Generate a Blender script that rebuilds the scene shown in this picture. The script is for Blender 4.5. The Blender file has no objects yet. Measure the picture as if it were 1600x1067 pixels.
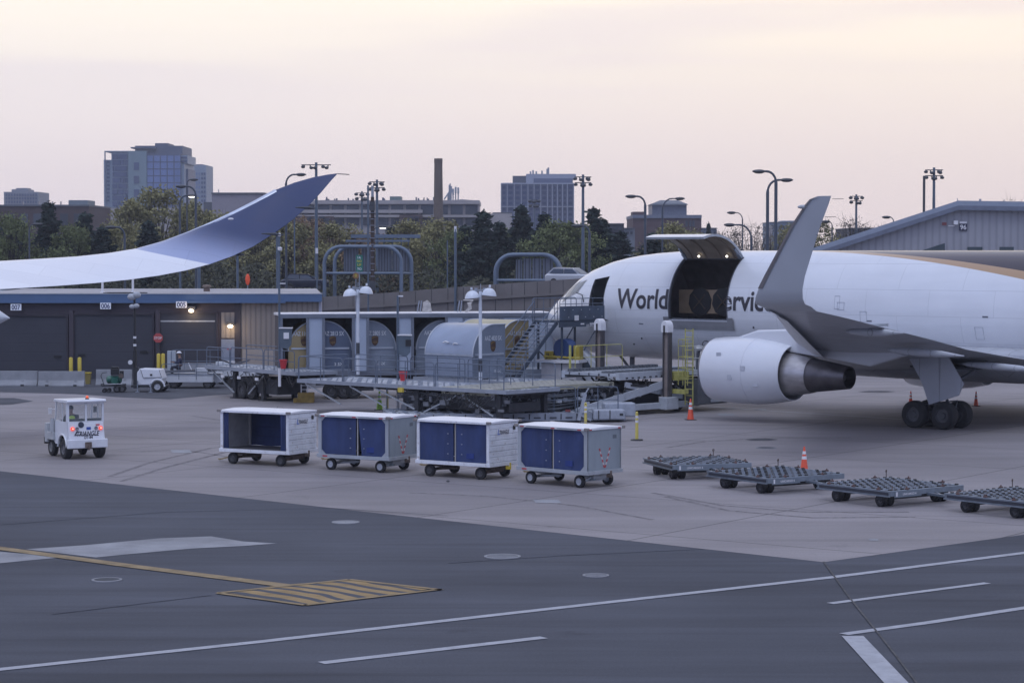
import bpy, bmesh, math, random
from mathutils import Vector as V, Matrix as M4
random.seed(7)
HAZE = 0.00024
scn = bpy.context.scene
COL = scn.collection
R = math.radians
# ---------------------------------------------------------------- camera
F, H, UH = 3600.0, 7.4, 395.0
PITCH = math.atan((533.5-UH)/F)
cam = bpy.data.cameras.new('camera'); cam.sensor_width = 36; cam.lens = F/1600*36
cam.clip_start = 0.5; cam.clip_end = 8000
camo = bpy.data.objects.new('camera', cam); COL.objects.link(camo)
camo.location = (0, 0, H); camo.rotation_euler = (math.pi/2-PITCH, 0, 0)
scn.camera = camo
# ---------------------------------------------------------------- world: dusk sky
SUN_EL, SUN_AZ = 30, 200
w = bpy.data.worlds.new('World'); scn.world = w; w.use_nodes = True
nt = w.node_tree; nt.nodes.clear()
def N(t, **k):
    n = nt.nodes.new(t)
    for a, b in k.items(): setattr(n, a, b)
    return n
L = nt.links.new
out = N('ShaderNodeOutputWorld'); bg = N('ShaderNodeBackground')
tc = N('ShaderNodeTexCoord'); sep = N('ShaderNodeSeparateXYZ'); L(tc.outputs['Generated'], sep.inputs[0])
# front (sunset afterglow) gradient by elevation
rf = N('ShaderNodeValToRGB'); rf.color_ramp.interpolation = 'B_SPLINE'
e = rf.color_ramp.elements
e[0].position = 0; e[0].color = (.85, .76, .82, 1)
e[1].position = 1; e[1].color = (.42, .56, 1.02, 1)
for p, c in ((.035, (.90, .80, .83, 1)), (.07, (1.09, .975, .92, 1)), (.10, (1.20, 1.09, .945, 1)), (.16, (1.20, 1.09, .94, 1)), (.4, (.52, .62, .90, 1))):
    x = e.new(p); x.color = c
for x in e: x.color = [q/1.4 for q in x.color[:3]]+[1]
L(sep.outputs['Z'], rf.inputs[0])
rfs = N('ShaderNodeVectorMath', operation='SCALE'); L(rf.outputs[0], rfs.inputs[0]); rfs.inputs['Scale'].default_value = 1.43
# back half: cool blue
rb = N('ShaderNodeValToRGB'); e = rb.color_ramp.elements
e[0].position = 0; e[0].color = (.29, .37, .65, 1); e[1].position = 1; e[1].color = (.54, .68, 1.0, 1)
x = e.new(.3); x.color = (.40, .54, 1.05, 1)
L(sep.outputs['Z'], rb.inputs[0])
mr = N('ShaderNodeMapRange', interpolation_type='SMOOTHSTEP'); mr.inputs[1].default_value = -.3; mr.inputs[2].default_value = .75
L(sep.outputs['Y'], mr.inputs[0])
mx = N('ShaderNodeMix', data_type='RGBA'); L(mr.outputs[0], mx.inputs[0]); L(rb.outputs[0], mx.inputs[6]); L(rfs.outputs[0], mx.inputs[7])
# thin stretched cloud veils
mp = N('ShaderNodeMapping'); mp.inputs['Scale'].default_value = (2.0, 2.0, 26); mp.inputs['Rotation'].default_value = (0, R(2.2), 0)
L(tc.outputs['Generated'], mp.inputs[0])
nz = N('ShaderNodeTexNoise'); nz.inputs['Scale'].default_value = 1.6; nz.inputs['Detail'].default_value = 6; nz.inputs['Roughness'].default_value = .5
L(mp.outputs[0], nz.inputs[0])
cr = N('ShaderNodeMapRange', interpolation_type='SMOOTHSTEP'); cr.inputs[1].default_value = .42; cr.inputs[2].default_value = .66; L(nz.outputs[0], cr.inputs[0])
em = N('ShaderNodeMapRange', interpolation_type='SMOOTHSTEP'); em.inputs[1].default_value = .03; em.inputs[2].default_value = .1; L(sep.outputs['Z'], em.inputs[0])
mu = N('ShaderNodeMath', operation='MULTIPLY'); L(cr.outputs[0], mu.inputs[0]); L(em.outputs[0], mu.inputs[1])
mu2 = N('ShaderNodeMath', operation='MULTIPLY'); L(mu.outputs[0], mu2.inputs[0]); mu2.inputs[1].default_value = .7
mc = N('ShaderNodeMix', data_type='RGBA'); L(mu2.outputs[0], mc.inputs[0]); L(mx.outputs[2], mc.inputs[6]); mc.inputs[7].default_value = (1.0, .90, .92, 1)
# warm glow towards the right
gx = N('ShaderNodeMapRange', interpolation_type='SMOOTHSTEP'); gx.inputs[1].default_value = -.25; gx.inputs[2].default_value = .3; L(sep.outputs['X'], gx.inputs[0])
gm = N('ShaderNodeMath', operation='MULTIPLY'); L(gx.outputs[0], gm.inputs[0]); L(mr.outputs[0], gm.inputs[1])
gc = N('ShaderNodeMix', data_type='RGBA', blend_type='MULTIPLY'); L(gm.outputs[0], gc.inputs[0]); L(mc.outputs[2], gc.inputs[6]); gc.inputs[7].default_value = (1.06, 1.01, .93, 1)
# physical sky underneath, weak
sk = N('ShaderNodeTexSky', sky_type='NISHITA'); sk.sun_disc = False; sk.sun_elevation = R(SUN_EL); sk.sun_rotation = R(SUN_AZ)
ad = N('ShaderNodeMix', data_type='RGBA', blend_type='ADD'); ad.inputs[0].default_value = .004
L(gc.outputs[2], ad.inputs[6]); L(sk.outputs[0], ad.inputs[7])
L(ad.outputs[2], bg.inputs[0]); bg.inputs[1].default_value = 1.0; L(bg.outputs[0], out.inputs[0])
# soft overcast key from behind-left of the camera, high
sl = bpy.data.lights.new('sun', 'SUN'); sl.energy = .70; sl.angle = R(30); sl.color = (.86, .91, 1)
so = bpy.data.objects.new('sun', sl); COL.objects.link(so)
az, el = R(SUN_AZ), R(62)
so.rotation_euler = V((math.sin(az)*math.cos(el), math.cos(az)*math.cos(el), math.sin(el))).to_track_quat('Z', 'Y').to_euler()
vs = scn.view_settings; vs.view_transform = 'Standard'; vs.look = 'None'; vs.gamma = 1; vs.exposure = 0; vs.use_curve_mapping = False
# ---------------------------------------------------------------- pixel helpers (1600 x 1067 photo grid)
def ray(u, v):
    a, b = (u-800)/F, -(v-533.5)/F
    return V((a, math.cos(PITCH)+b*math.sin(PITCH), -math.sin(PITCH)+b*math.cos(PITCH)))
def G(u, v, z=0):
    d = ray(u, v); t = (z-H)/d.z
    return V((d.x*t, d.y*t, z))
def at(u, v, D):
    d = ray(u, v); t = D/d.y
    return V((d.x*t, D, H+d.z*t))
# ---------------------------------------------------------------- materials
MC = {}
def mat(name, col, rough=.6, metal=0, var=.12, scale=2.0, bump=0, bscale=20, spec=.5, streak=0, coat=0, emit=0, dirt=0, dirtcol=(.12, .1, .08), fine=0):
    if name in MC: return MC[name]
    m = bpy.data.materials.new(name); m.use_nodes = True; MC[name] = m
    t = m.node_tree; b = t.nodes['Principled BSDF']
    b.inputs['Roughness'].default_value = rough; b.inputs['Metallic'].default_value = metal
    b.inputs['Specular IOR Level'].default_value = spec
    if coat: b.inputs['Coat Weight'].default_value = coat; b.inputs['Coat Roughness'].default_value = .12
    tcn = t.nodes.new('ShaderNodeTexCoord')
    src = tcn.outputs['Object']
    if streak:
        mpn = t.nodes.new('ShaderNodeMapping'); mpn.inputs['Scale'].default_value = (1, 1, 1/streak); t.links.new(src, mpn.inputs[0]); src2 = mpn.outputs[0]
    else: src2 = src
    n = t.nodes.new('ShaderNodeTexNoise'); n.inputs['Scale'].default_value = scale; n.inputs['Detail'].default_value = 5; t.links.new(src2, n.inputs[0])
    mpr = t.nodes.new('ShaderNodeMapRange'); mpr.inputs[1].default_value = .3; mpr.inputs[2].default_value = .7
    mpr.inputs[3].default_value = 1-var; mpr.inputs[4].default_value = 1+var; t.links.new(n.outputs[0], mpr.inputs[0])
    mul = t.nodes.new('ShaderNodeVectorMath'); mul.operation = 'SCALE'; mul.inputs[0].default_value = col[:3]; t.links.new(mpr.outputs[0], mul.inputs['Scale'])
    colout = mul.outputs[0]
    if fine:
        n2 = t.nodes.new('ShaderNodeTexNoise'); n2.inputs['Scale'].default_value = 60; n2.inputs['Detail'].default_value = 3; t.links.new(src, n2.inputs[0])
        m2 = t.nodes.new('ShaderNodeMapRange'); m2.inputs[1].default_value = .3; m2.inputs[2].default_value = .7; m2.inputs[3].default_value = 1-fine; m2.inputs[4].default_value = 1+fine
        t.links.new(n2.outputs[0], m2.inputs[0]); mm = t.nodes.new('ShaderNodeVectorMath'); mm.operation = 'SCALE'; t.links.new(colout, mm.inputs[0]); t.links.new(m2.outputs[0], mm.inputs['Scale']); colout = mm.outputs[0]
    if dirt:
        n3 = t.nodes.new('ShaderNodeTexNoise'); n3.inputs['Scale'].default_value = scale*2.3; n3.inputs['Detail'].default_value = 8; n3.inputs['Roughness'].default_value = .7; t.links.new(src, n3.inputs[0])
        m3 = t.nodes.new('ShaderNodeMapRange'); m3.inputs[1].default_value = .56; m3.inputs[2].default_value = .72; m3.inputs[4].default_value = dirt; t.links.new(n3.outputs[0], m3.inputs[0])
        mi = t.nodes.new('ShaderNodeMix'); mi.data_type = 'RGBA'; t.links.new(m3.outputs[0], mi.inputs[0]); t.links.new(colout, mi.inputs[6]); mi.inputs[7].default_value = (*dirtcol, 1); colout = mi.outputs[2]
    t.links.new(colout, b.inputs['Base Color'])
    if bump:
        nb = t.nodes.new('ShaderNodeTexNoise'); nb.inputs['Scale'].default_value = bscale; nb.inputs['Detail'].default_value = 4; t.links.new(src, nb.inputs[0])
        bp = t.nodes.new('ShaderNodeBump'); bp.inputs['Strength'].default_value = bump; bp.inputs['Distance'].default_value = .02
        t.links.new(nb.outputs[0], bp.inputs['Height']); t.links.new(bp.outputs[0], b.inputs['Normal'])
    if emit: b.inputs['Emission Color'].default_value = (*col[:3], 1); b.inputs['Emission Strength'].default_value = emit
    return m
def wave_bands(m, axis, period, dark, sharp=.25, bump=.6):
    """corrugation / ribs along one object axis added to a material made by mat()"""
    t = m.node_tree; b = t.nodes['Principled BSDF']
    tcn = t.nodes.new('ShaderNodeTexCoord'); s = t.nodes.new('ShaderNodeSeparateXYZ'); t.links.new(tcn.outputs['Object'], s.inputs[0])
    a = t.nodes.new('ShaderNodeMath'); a.operation = 'DIVIDE'; t.links.new(s.outputs[axis], a.inputs[0]); a.inputs[1].default_value = period
    f = t.nodes.new('ShaderNodeMath'); f.operation = 'FRACT'; t.links.new(a.outputs[0], f.inputs[0])
    p = t.nodes.new('ShaderNodeMath'); p.operation = 'PINGPONG'; t.links.new(f.outputs[0], p.inputs[0]); p.inputs[1].default_value = .5
    r = t.nodes.new('ShaderNodeMapRange'); r.interpolation_type = 'SMOOTHSTEP'; r.inputs[1].default_value = 0; r.inputs[2].default_value = sharp; t.links.new(p.outputs[0], r.inputs[0])
    old = b.inputs['Base Color'].links[0].from_socket
    mi = t.nodes.new('ShaderNodeMix'); mi.data_type = 'RGBA'; mi.blend_type = 'MULTIPLY'
    inv = t.nodes.new('ShaderNodeMath'); inv.operation = 'SUBTRACT'; inv.inputs[0].default_value = 1; t.links.new(r.outputs[0], inv.inputs[1])
    t.links.new(inv.outputs[0], mi.inputs[0]); t.links.new(old, mi.inputs[6]); mi.inputs[7].default_value = (dark, dark, dark, 1)
    t.links.new(mi.outputs[2], b.inputs['Base Color'])
    bp = t.nodes.new('ShaderNodeBump'); bp.inputs['Strength'].default_value = bump; bp.inputs['Distance'].default_value = .05
    t.links.new(r.outputs[0], bp.inputs['Height']); t.links.new(bp.outputs[0], b.inputs['Normal'])
    return m
white = mat('white_paint', (.74, .75, .78), .35, var=.05, scale=.7, coat=.3)
cartwhite = mat('worn_white_paint', (.70, .72, .76), .5, var=.12, scale=3, dirt=.8, dirtcol=(.24, .15, .10))
cartwhite_end = wave_bands(mat('ribbed_white_panel', (.70, .72, .76), .5, var=.08, scale=2, dirt=.35, dirtcol=(.3, .2, .15)), 2, .19, .45, .12)
alu = mat('dull_aluminium', (.40, .43, .46), .45, .35, var=.12, scale=3, streak=3)
alupanel = mat('grey_aluminium_panel', (.26, .30, .33), .5, .15, var=.10, scale=2, streak=4, dirt=.2, dirtcol=(.18,.19,.2))
steel = mat('galvanised_steel', (.30, .33, .38), .5, .5, var=.2, scale=4, dirt=.3)
rail = mat('grey_railing_paint', (.12, .15, .20), .5, .2, var=.2, scale=5)
dark = mat('dark_underframe', (.030, .032, .038), .7, var=.3, scale=4)
rubber = mat('tyre_rubber', (.018, .018, .020), .8, var=.2, scale=8)
rimw = mat('white_wheel_rim', (.42, .44, .48), .5, var=.15, scale=9)
rimd = mat('dark_wheel_rim', (.07, .07, .075), .6, var=.2)
bluecan = mat('blue_canvas', (.026, .044, .125), .8, dirt=.35, dirtcol=(.05, .075, .17), var=.35, scale=1.6, bump=.6, bscale=3, streak=2)
yellow = mat('yellow_paint', (.55, .42, .05), .5, var=.15, dirt=.3)
paleyel = mat('pale_yellow_paint', (.42, .40, .12), .5, var=.2, scale=5)
orange = mat('orange_cone_plastic', (.75, .10, .045), .5, var=.1)
reflw = mat('reflective_white_band', (.7, .7, .72), .4, var=.05)
black = mat('black_plastic', (.012, .012, .014), .5)
glass = mat('dark_window_glass', (.03, .045, .07), .08, 0, var=.1, spec=.8)
red = mat('red_paint', (.50, .03, .04), .5)
ink = mat('dark_lettering_ink', (.02, .022, .04), .5, var=.05)
concrete = mat('cast_concrete', (.27, .28, .30), .85, var=.2, scale=1.2, bump=.3, dirt=.3, dirtcol=(.13, .13, .14), fine=.08)
# ---------------------------------------------------------------- mesh builder
SPLIT = {'corner_post', 'leg', 'side_beam', 'door_post', 'corner_bumper', 'cab_post', 'stringer', 'hinge_arm', 'corner_gusset', 'door_pillar', 'stiffener', 'floor_frame', 'pallet_locks', 'roof_edge', 'red_reflector', 'white_reflector', 'strap_buckles', 'dark_band', 'edge_rail', 'axle_beams', 'brace', 'jack', 'fin', 'reflectors', 'fittings', 'pale_tags', 'bridge_side_beam', 'deck_side_beam', 'housing_panel', 'mast_bands', 'static_wick', 'door_ribs', 'mirror', 'side_box', 'prong', 'ladder_bracket', 'motor_box', 'seat_back', 'rear_window', 'side_rib', 'yellow_frame', 'control_console', 'climbing_steps', 'transformer_box', 'roof_antennas', 'antennas', 'frame', 'inner_bars', 'lifting_slots', 'side_panel', 'windscreen', 'cross_beam', 'static_port', 'flap', 'edge_trim', 'hose', 'cowl_placards', 'stencil_marks', 'box_seams', 'fuselage_lettering_'}
class MB:
    def __init__(s): s.v = []; s.f = []
    def add(s, vs, fs):
        o = len(s.v); s.v += [V(p) for p in vs]; s.f += [tuple(i+o for i in f) for f in fs]; return s
    def hexa(s, p): return s.add(p, [(0, 3, 2, 1), (4, 5, 6, 7), (0, 1, 5, 4), (1, 2, 6, 5), (2, 3, 7, 6), (3, 0, 4, 7)])
    def box(s, c, d, rz=0):
        x, y, z = d[0]/2, d[1]/2, d[2]/2; m = M4.Rotation(rz, 3, 'Z'); c = V(c)
        return s.hexa([c+m@V(q) for q in ((-x, -y, -z), (x, -y, -z), (x, y, -z), (-x, y, -z), (-x, -y, z), (x, -y, z), (x, y, z), (-x, y, z))])
    def bb(s, x0, x1, y0, y1, z0, z1): return s.box(((x0+x1)/2, (y0+y1)/2, (z0+z1)/2), (x1-x0, y1-y0, z1-z0))
    def bar(s, p, q, w, h=None, up=(0, 0, 1)):
        p, q = V(p), V(q); h = h or w; d = (q-p).normalized(); up = V(up)
        if abs(d.dot(up)) > .98: up = V((0, 1, 0))
        a = d.cross(up).normalized()*w/2; b = a.cross(d).normalized()*h/2
        return s.hexa([p-a-b, p+a-b, q+a-b, q-a-b, p-a+b, p+a+b, q+a+b, q-a+b])
    def tube(s, pts, r, n=8, cap=True):
        pts = [V(p) for p in pts]; k = len(pts); rr = r if isinstance(r, (list, tuple)) else [r]*k
        o = len(s.v); prev = None
        for i, p in enumerate(pts):
            d = (pts[min(i+1, k-1)]-pts[max(i-1, 0)]).normalized()
            if prev is None: a = d.orthogonal().normalized()
            else: a = (prev-d*prev.dot(d)).normalized()
            prev = a; b = d.cross(a)
            for j in range(n):
                t = 2*math.pi*j/n; s.v.append(p+(a*math.cos(t)+b*math.sin(t))*rr[i])
        for i in range(k-1):
            for j in range(n):
                j2 = (j+1) % n; s.f.append((o+i*n+j, o+i*n+j2, o+(i+1)*n+j2, o+(i+1)*n+j))
        if cap: s.f.append(tuple(o+j for j in reversed(range(n)))); s.f.append(tuple(o+(k-1)*n+j for j in range(n)))
        return s
    def lathe(s, prof, c=(0, 0, 0), ax=(0, 0, 1), n=24):
        """prof: (distance along ax, radius)"""
        c, ax = V(c), V(ax).normalized(); a = ax.orthogonal().normalized(); b = ax.cross(a); o = len(s.v)
        for (t, r) in prof:
            for j in range(n):
                q = 2*math.pi*j/n; s.v.append(c+ax*t+(a*math.cos(q)+b*math.sin(q))*max(r, 1e-4))
        for i in range(len(prof)-1):
            for j in range(n):
                j2 = (j+1) % n; s.f.append((o+i*n+j, o+i*n+j2, o+(i+1)*n+j2, o+(i+1)*n+j))
        return s
    def prism(s, poly, ext):
        n = len(poly); poly = [V(p) for p in poly]; ext = V(ext); o = len(s.v)
        s.v += poly+[p+ext for p in poly]
        s.f.append(tuple(o+i for i in reversed(range(n)))); s.f.append(tuple(o+n+i for i in range(n)))
        for i in range(n): j = (i+1) % n; s.f.append((o+i, o+j, o+n+j, o+n+i))
        return s
    def grid(s, rows, close=False):
        o = len(s.v); k = len(rows[0])
        for r in rows: s.v += [V(p) for p in r]
        for i in range(len(rows)-1):
            for j in range(k if close else k-1):
                j2 = (j+1) % k; s.f.append((o+i*k+j, o+i*k+j2, o+(i+1)*k+j2, o+(i+1)*k+j))
        return s
    def sphere(s, c, r, n=12, m=8, sc=(1, 1, 1), lo=-90):
        c = V(c); rows = []
        for i in range(m+1):
            a = R(lo+(90-lo)*i/m)
            rows.append([c+V((math.cos(a)*math.cos(2*math.pi*j/n)*r*sc[0], math.cos(a)*math.sin(2*math.pi*j/n)*r*sc[1], math.sin(a)*r*sc[2])) for j in range(n)])
        return s.grid(rows, True)
    def build(s, name, m, parent=None, smooth=False, bevel=0, fix=True):
        if name in SPLIT:
            par = list(range(len(s.v)))
            def find(i):
                while par[i] != i: par[i] = par[par[i]]; i = par[i]
                return i
            for f in s.f:
                for i in f[1:]: par[find(i)] = find(f[0])
            comp = {}
            for f in s.f: comp.setdefault(find(f[0]), []).append(f)
            if len(comp) > 1:
                for fs in comp.values():
                    ids = sorted({i for f in fs for i in f}); mp = {j: k for k, j in enumerate(ids)}; q = MB(); q.v = [s.v[i] for i in ids]; q.f = [tuple(mp[i] for i in f) for f in fs]; o = q._build(name, m, parent, smooth, bevel, fix)
                return o
        o = s._build(name, m, parent, smooth, bevel, fix)
        if name in ('casters', 'deck_rollers'): o['kind'] = 'stuff'
        return o
    def _build(s, name, m, parent=None, smooth=False, bevel=0, fix=True):
        me = bpy.data.meshes.new(name); me.from_pydata([tuple(p) for p in s.v], [], s.f); me.update()
        if fix:
            bm = bmesh.new(); bm.from_mesh(me); bmesh.ops.recalc_face_normals(bm, faces=bm.faces); bm.to_mesh(me); bm.free()
        me.materials.append(m); o = bpy.data.objects.new(name, me); COL.objects.link(o)
        if parent: o.parent = parent
        if smooth:
            me.polygons.foreach_set('use_smooth', [True]*len(me.polygons))
            if smooth != 'all':
                me.set_sharp_from_angle(angle=R(40))
        if bevel:
            b = o.modifiers.new('bevel', 'BEVEL'); b.width = bevel; b.segments = 2; b.limit_method = 'ANGLE'
        return o
def tag(o, label=None, cat=None, group=None, kind=None):
    for k, v in (('label', label), ('category', cat), ('group', group), ('kind', kind)):
        if v: o[k] = v
    return o
def empty(name, loc, rz=0, label=None, cat=None, group=None):
    o = bpy.data.objects.new(name, None); COL.objects.link(o); o.location = loc; o.rotation_euler = (0, 0, rz); o.empty_display_size = .3
    return tag(o, label, cat, group)
def copy_tree(o, parent=None):
    c = o.copy(); COL.objects.link(c); c.parent = parent
    for ch in [x for x in COL.objects if x.parent == o]: copy_tree(ch, c)
    return c
def text_mesh(txt, size, shear=0, bold=0):
    cu = bpy.data.curves.new('lettering', 'FONT'); cu.offset = bold; cu.body = txt; cu.size = size; cu.shear = shear; cu.resolution_u = 4
    ob = bpy.data.objects.new('lettering', cu); COL.objects.link(ob)
    me = bpy.data.meshes.new_from_object(ob); bpy.data.objects.remove(ob); bpy.data.curves.remove(cu)
    return me
def letter(name, txt, size, m, parent, loc, right=(1, 0, 0), up=(0, 0, 1), width=None, shear=0, center=True):
    me = text_mesh(txt, size, shear, size*.02); xs = [v.co.x for v in me.vertices]; x0, x1 = min(xs), max(xs); k = (width/(x1-x0)) if width else 1
    right, up, loc = V(right).normalized(), V(up).normalized(), V(loc)
    for v in me.vertices:
        x = (v.co.x-((x0+x1)/2 if center else x0))*k; v.co = loc+right*x+up*(v.co.y-(size*.35 if center else 0))
    me.materials.clear(); me.materials.append(m); o = bpy.data.objects.new(name, me); COL.objects.link(o); o.parent = parent
    return o
def railing(mb, p, q, h=1.05, n=4, r=.025, mids=(.5,), ends=True):
    p, q = V(p), V(q); z = V((0, 0, h)); d = (q-p); c = d.normalized()*min(.15, d.length/4)
    mb.tube([p, p+z-V((0, 0, .15)), p+z+c*.3-V((0, 0, .03)), p+z+c, q+z-c, q+z-c*.3-V((0, 0, .03)), q+z-V((0, 0, .15)), q], r, 6)
    for m in mids: mb.tube([p+z*m, q+z*m], r*.8, 6)
    for i in range(1, n): a = p+d*(i/n); mb.tube([a, a+z], r*.9, 6)
def wheel(parent, c, r, w, ax=(1, 0, 0), rim=None, name='wheel', n=20):
    ax = V(ax).normalized(); c = V(c); h = w/2
    t = MB().lathe([(-h, r*.55), (-h, r*.88), (-h*.75, r*.98), (-h*.3, r), (h*.3, r), (h*.75, r*.98), (h, r*.88), (h, r*.55)], c, ax, n).build(name, rubber, parent, True)
    rm = MB().lathe([(-h*.8, 0), (-h*.8, r*.2), (-h*.55, r*.25), (-h*.6, r*.5), (-h*.98, r*.56), (h*.98, r*.56), (h*.6, r*.5), (h*.55, r*.25), (h*.8, r*.2), (h*.8, 0)], c, ax, 16).build('rim', rim or rimw, t, True)
    return t
# ================================================================ GROUND
def ground_mat(name, col, streakdir, var, slabs=None, rough=.75, stain=.35, spec=.3):
    m = bpy.data.materials.new(name); m.use_nodes = True; t = m.node_tree; b = t.nodes['Principled BSDF']; K = t.links.new
    b.inputs['Roughness'].default_value = rough; b.inputs['Specular IOR Level'].default_value = spec
    c = t.nodes.new('ShaderNodeTexCoord').outputs['Object']
    def noise(scale, sc=(1, 1, 1), rot=0, det=5, ro=.55):
        mp = t.nodes.new('ShaderNodeMapping'); mp.inputs['Scale'].default_value = sc; mp.inputs['Rotation'].default_value = (0, 0, rot); K(c, mp.inputs[0])
        n = t.nodes.new('ShaderNodeTexNoise'); n.inputs['Scale'].default_value = scale; n.inputs['Detail'].default_value = det; n.inputs['Roughness'].default_value = ro; K(mp.outputs[0], n.inputs[0]); return n.outputs[0]
    def rng(s, a, b2, lo, hi):
        r = t.nodes.new('ShaderNodeMapRange'); r.inputs[1].default_value = a; r.inputs[2].default_value = b2; r.inputs[3].default_value = lo; r.inputs[4].default_value = hi; K(s, r.inputs[0]); return r.outputs[0]
    def mulf(x, y):
        q = t.nodes.new('ShaderNodeMath'); q.operation = 'MULTIPLY'; K(x, q.inputs[0]); K(y, q.inputs[1]); return q.outputs[0]
    f = rng(noise(.08, det=6), .3, .7, 1-var, 1+var)
    f = mulf(f, rng(noise(.5, (.12, 1, 1), streakdir, 6, .65), .3, .7, 1-var*.9, 1+var*.9))
    f = mulf(f, rng(noise(1.3, (.05, 1, 1), streakdir+.5, 4), .55, .75, 1, 1-stain*.5))
    f = mulf(f, rng(noise(14, det=3), .3, .7, .93, 1.07))
    f = mulf(f, rng(noise(34, det=4), .3, .7, .84, 1.16))
    f = mulf(f, rng(noise(.35, det=8, ro=.7), .62, .8, 1, 1-stain))
    if slabs:
        mp = t.nodes.new('ShaderNodeMapping'); mp.inputs['Rotation'].default_value = (0, 0, slabs[1]); mp.inputs['Location'].default_value = (slabs[2], slabs[3], 0); K(c, mp.inputs[0])
        br = t.nodes.new('ShaderNodeTexBrick'); br.offset = 0; br.inputs['Scale'].default_value = 1; br.inputs['Brick Width'].default_value = slabs[0]; br.inputs['Row Height'].default_value = slabs[0]
        br.inputs['Mortar Size'].default_value = .035; br.inputs['Mortar Smooth'].default_value = .4; br.inputs['Color1'].default_value = (.95, .95, .95, 1); br.inputs['Color2'].default_value = (1.05, 1.05, 1.05, 1); br.inputs['Mortar'].default_value = (.32, .32, .32, 1)
        K(mp.outputs[0], br.inputs[0]); bw = t.nodes.new('ShaderNodeRGBToBW'); K(br.outputs[0], bw.inputs[0]); f = mulf(f, bw.outputs[0])
    s = t.nodes.new('ShaderNodeVectorMath'); s.operation = 'SCALE'; s.inputs[0].default_value = col; K(f, s.inputs['Scale']); K(s.outputs[0], b.inputs['Base Color'])
    bp = t.nodes.new('ShaderNodeBump'); bp.inputs['Strength'].default_value = .25; bp.inputs['Distance'].default_value = .01; K(noise(45, det=3), bp.inputs['Height']); K(bp.outputs[0], b.inputs['Normal'])
    return m
def sheet(name, pts, z, m, kind='structure'):
    me = bpy.data.meshes.new(name); me.from_pydata([(p[0], p[1], z) for p in pts], [], [tuple(range(len(pts)))]); me.update()
    bm = bmesh.new(); bm.from_mesh(me); bmesh.ops.recalc_face_normals(bm, faces=bm.faces)
    for f in bm.faces:
        if f.normal.z < 0: f.normal_flip()
    bm.to_mesh(me); bm.free()
    me.materials.append(m); o = bpy.data.objects.new(name, me); COL.objects.link(o)
    if kind: o['kind'] = kind
    return o
def gp(*uv): return [G(u, v) for u, v in uv]
sheet('ground', [(-2500, -60), (2500, -60), (2500, 3500), (-2500, 3500)], 0, ground_mat('asphalt_taxi_lane', (.074, .080, .098), -.25, .24, stain=.5, rough=.75, spec=.08))
sheet('concrete_apron', gp((-900, 637), (0, 736), (640, 807), (1287, 878), (1600, 835), (2600, 698), (2600, 545), (-900, 545)), .004,
      ground_mat('apron_concrete', (.235, .217, .222), -.2, .17, slabs=(7.6, .62, 1.5, 2.0), stain=.45))
ol = mat('old_asphalt_strip', (.085, .088, .10), .9, spec=.1, var=.2, scale=.5, fine=.1)
sheet('asphalt_strip', gp((-900, 560), (-900, 640), (-30, 612), (120, 616), (190, 621), (265, 624), (340, 617), (430, 612), (520, 604), (520, 560)), .008, ol)
sheet('asphalt_strip', gp((-40, 622), (22, 622), (52, 627), (18, 632), (-40, 634)), .012, ol)
wp = mat('road_marking_white', (.36, .37, .40), .8, spec=.1, var=.12, scale=3, dirt=.55, dirtcol=(.16, .165, .18), fine=.15)
yp = mat('road_marking_yellow', (.26, .20, .12), .8, spec=.1, var=.25, scale=2, dirt=.95, dirtcol=(.12, .11, .11), fine=.15)
def stripe(name, pts, wd, m, z=.012):
    P = gp(*pts); lo, hi = [], []
    for i, p in enumerate(P):
        d = (P[min(i+1, len(P)-1)]-P[max(i-1, 0)]).normalized(); n = V((-d.y, d.x, 0))*wd/2
        lo.append(p-n); hi.append(p+n)
    return sheet(name, lo+hi[::-1], z, m)
stripe('road_marking', [(-200, 1068), (0, 1046), (400, 1003.5), (800, 958), (1300, 902), (1600, 864), (1900, 826)], .27, wp)
stripe('road_marking', [(502, 1036), (850, 996)], .27, wp)
stripe('road_marking', [(1297, 943), (1543, 911)], .22, wp)
stripe('road_marking', [(1318, 991), (1450, 973), (1600, 950), (1900, 904)], .25, wp)
stripe('road_marking', [(1332, 994), (1400, 1067), (1450, 1124)], .42, wp, .016)
stripe('road_marking', [(-60, 849), (0, 857), (200, 884), (452, 916)], .42, yp, .016)
stripe('road_marking', [(1108, 636), (1250, 645), (1420, 656)], .22, wp)
stripe('pavement_joint', [(1287, 878), (1305, 903), (1328, 935), (1361, 976), (1400, 1025), (1440, 1078)], .04, mat('joint_filler', (.10, .098, .10), .9, spec=.05, var=.3, scale=3), .020)
lp = mat('pale_concrete_patch', (.27, .275, .29), .9, spec=.1, var=.22, scale=.7, dirt=.4, dirtcol=(.16, .165, .18), fine=.15)
sheet('concrete_patch', gp((40, 858), (130, 852), (250, 841), (330, 838), (380, 846), (432, 849), (380, 853), (300, 857), (200, 866), (150, 871)), .008, lp)
sheet('concrete_patch', gp((-60, 862), (0, 862), (50, 866), (94, 871), (40, 876), (-60, 886)), .008, lp)
for u, v, a, b in ((283, 705.5, 17, 2.4), (855, 783.5, 22, 2.6), (1365, 843.5, 8, 1.5), (1188, 640, 10, 1), (1135, 648, 14, 1.6)):
    sheet('concrete_patch', gp((u-a, v-b), (u+a*.8, v-b), (u+a, v+b), (u-a*.8, v+b)), .012, lp)
for u, v, a, b in ((1190, 687, 26, 1.6), (1370, 612, 30, 1.2), (1250, 600, 30, 1), (700, 752, 3, 1.5)):
    sheet('oil_stain', gp((u-a, v), (u-a*.4, v-b), (u+a*.5, v-b), (u+a, v), (u+a*.4, v+b), (u-a*.6, v+b)), .012, mat('oil_stain', (.075, .075, .085), .8, spec=.1, var=.3, scale=2))
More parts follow.
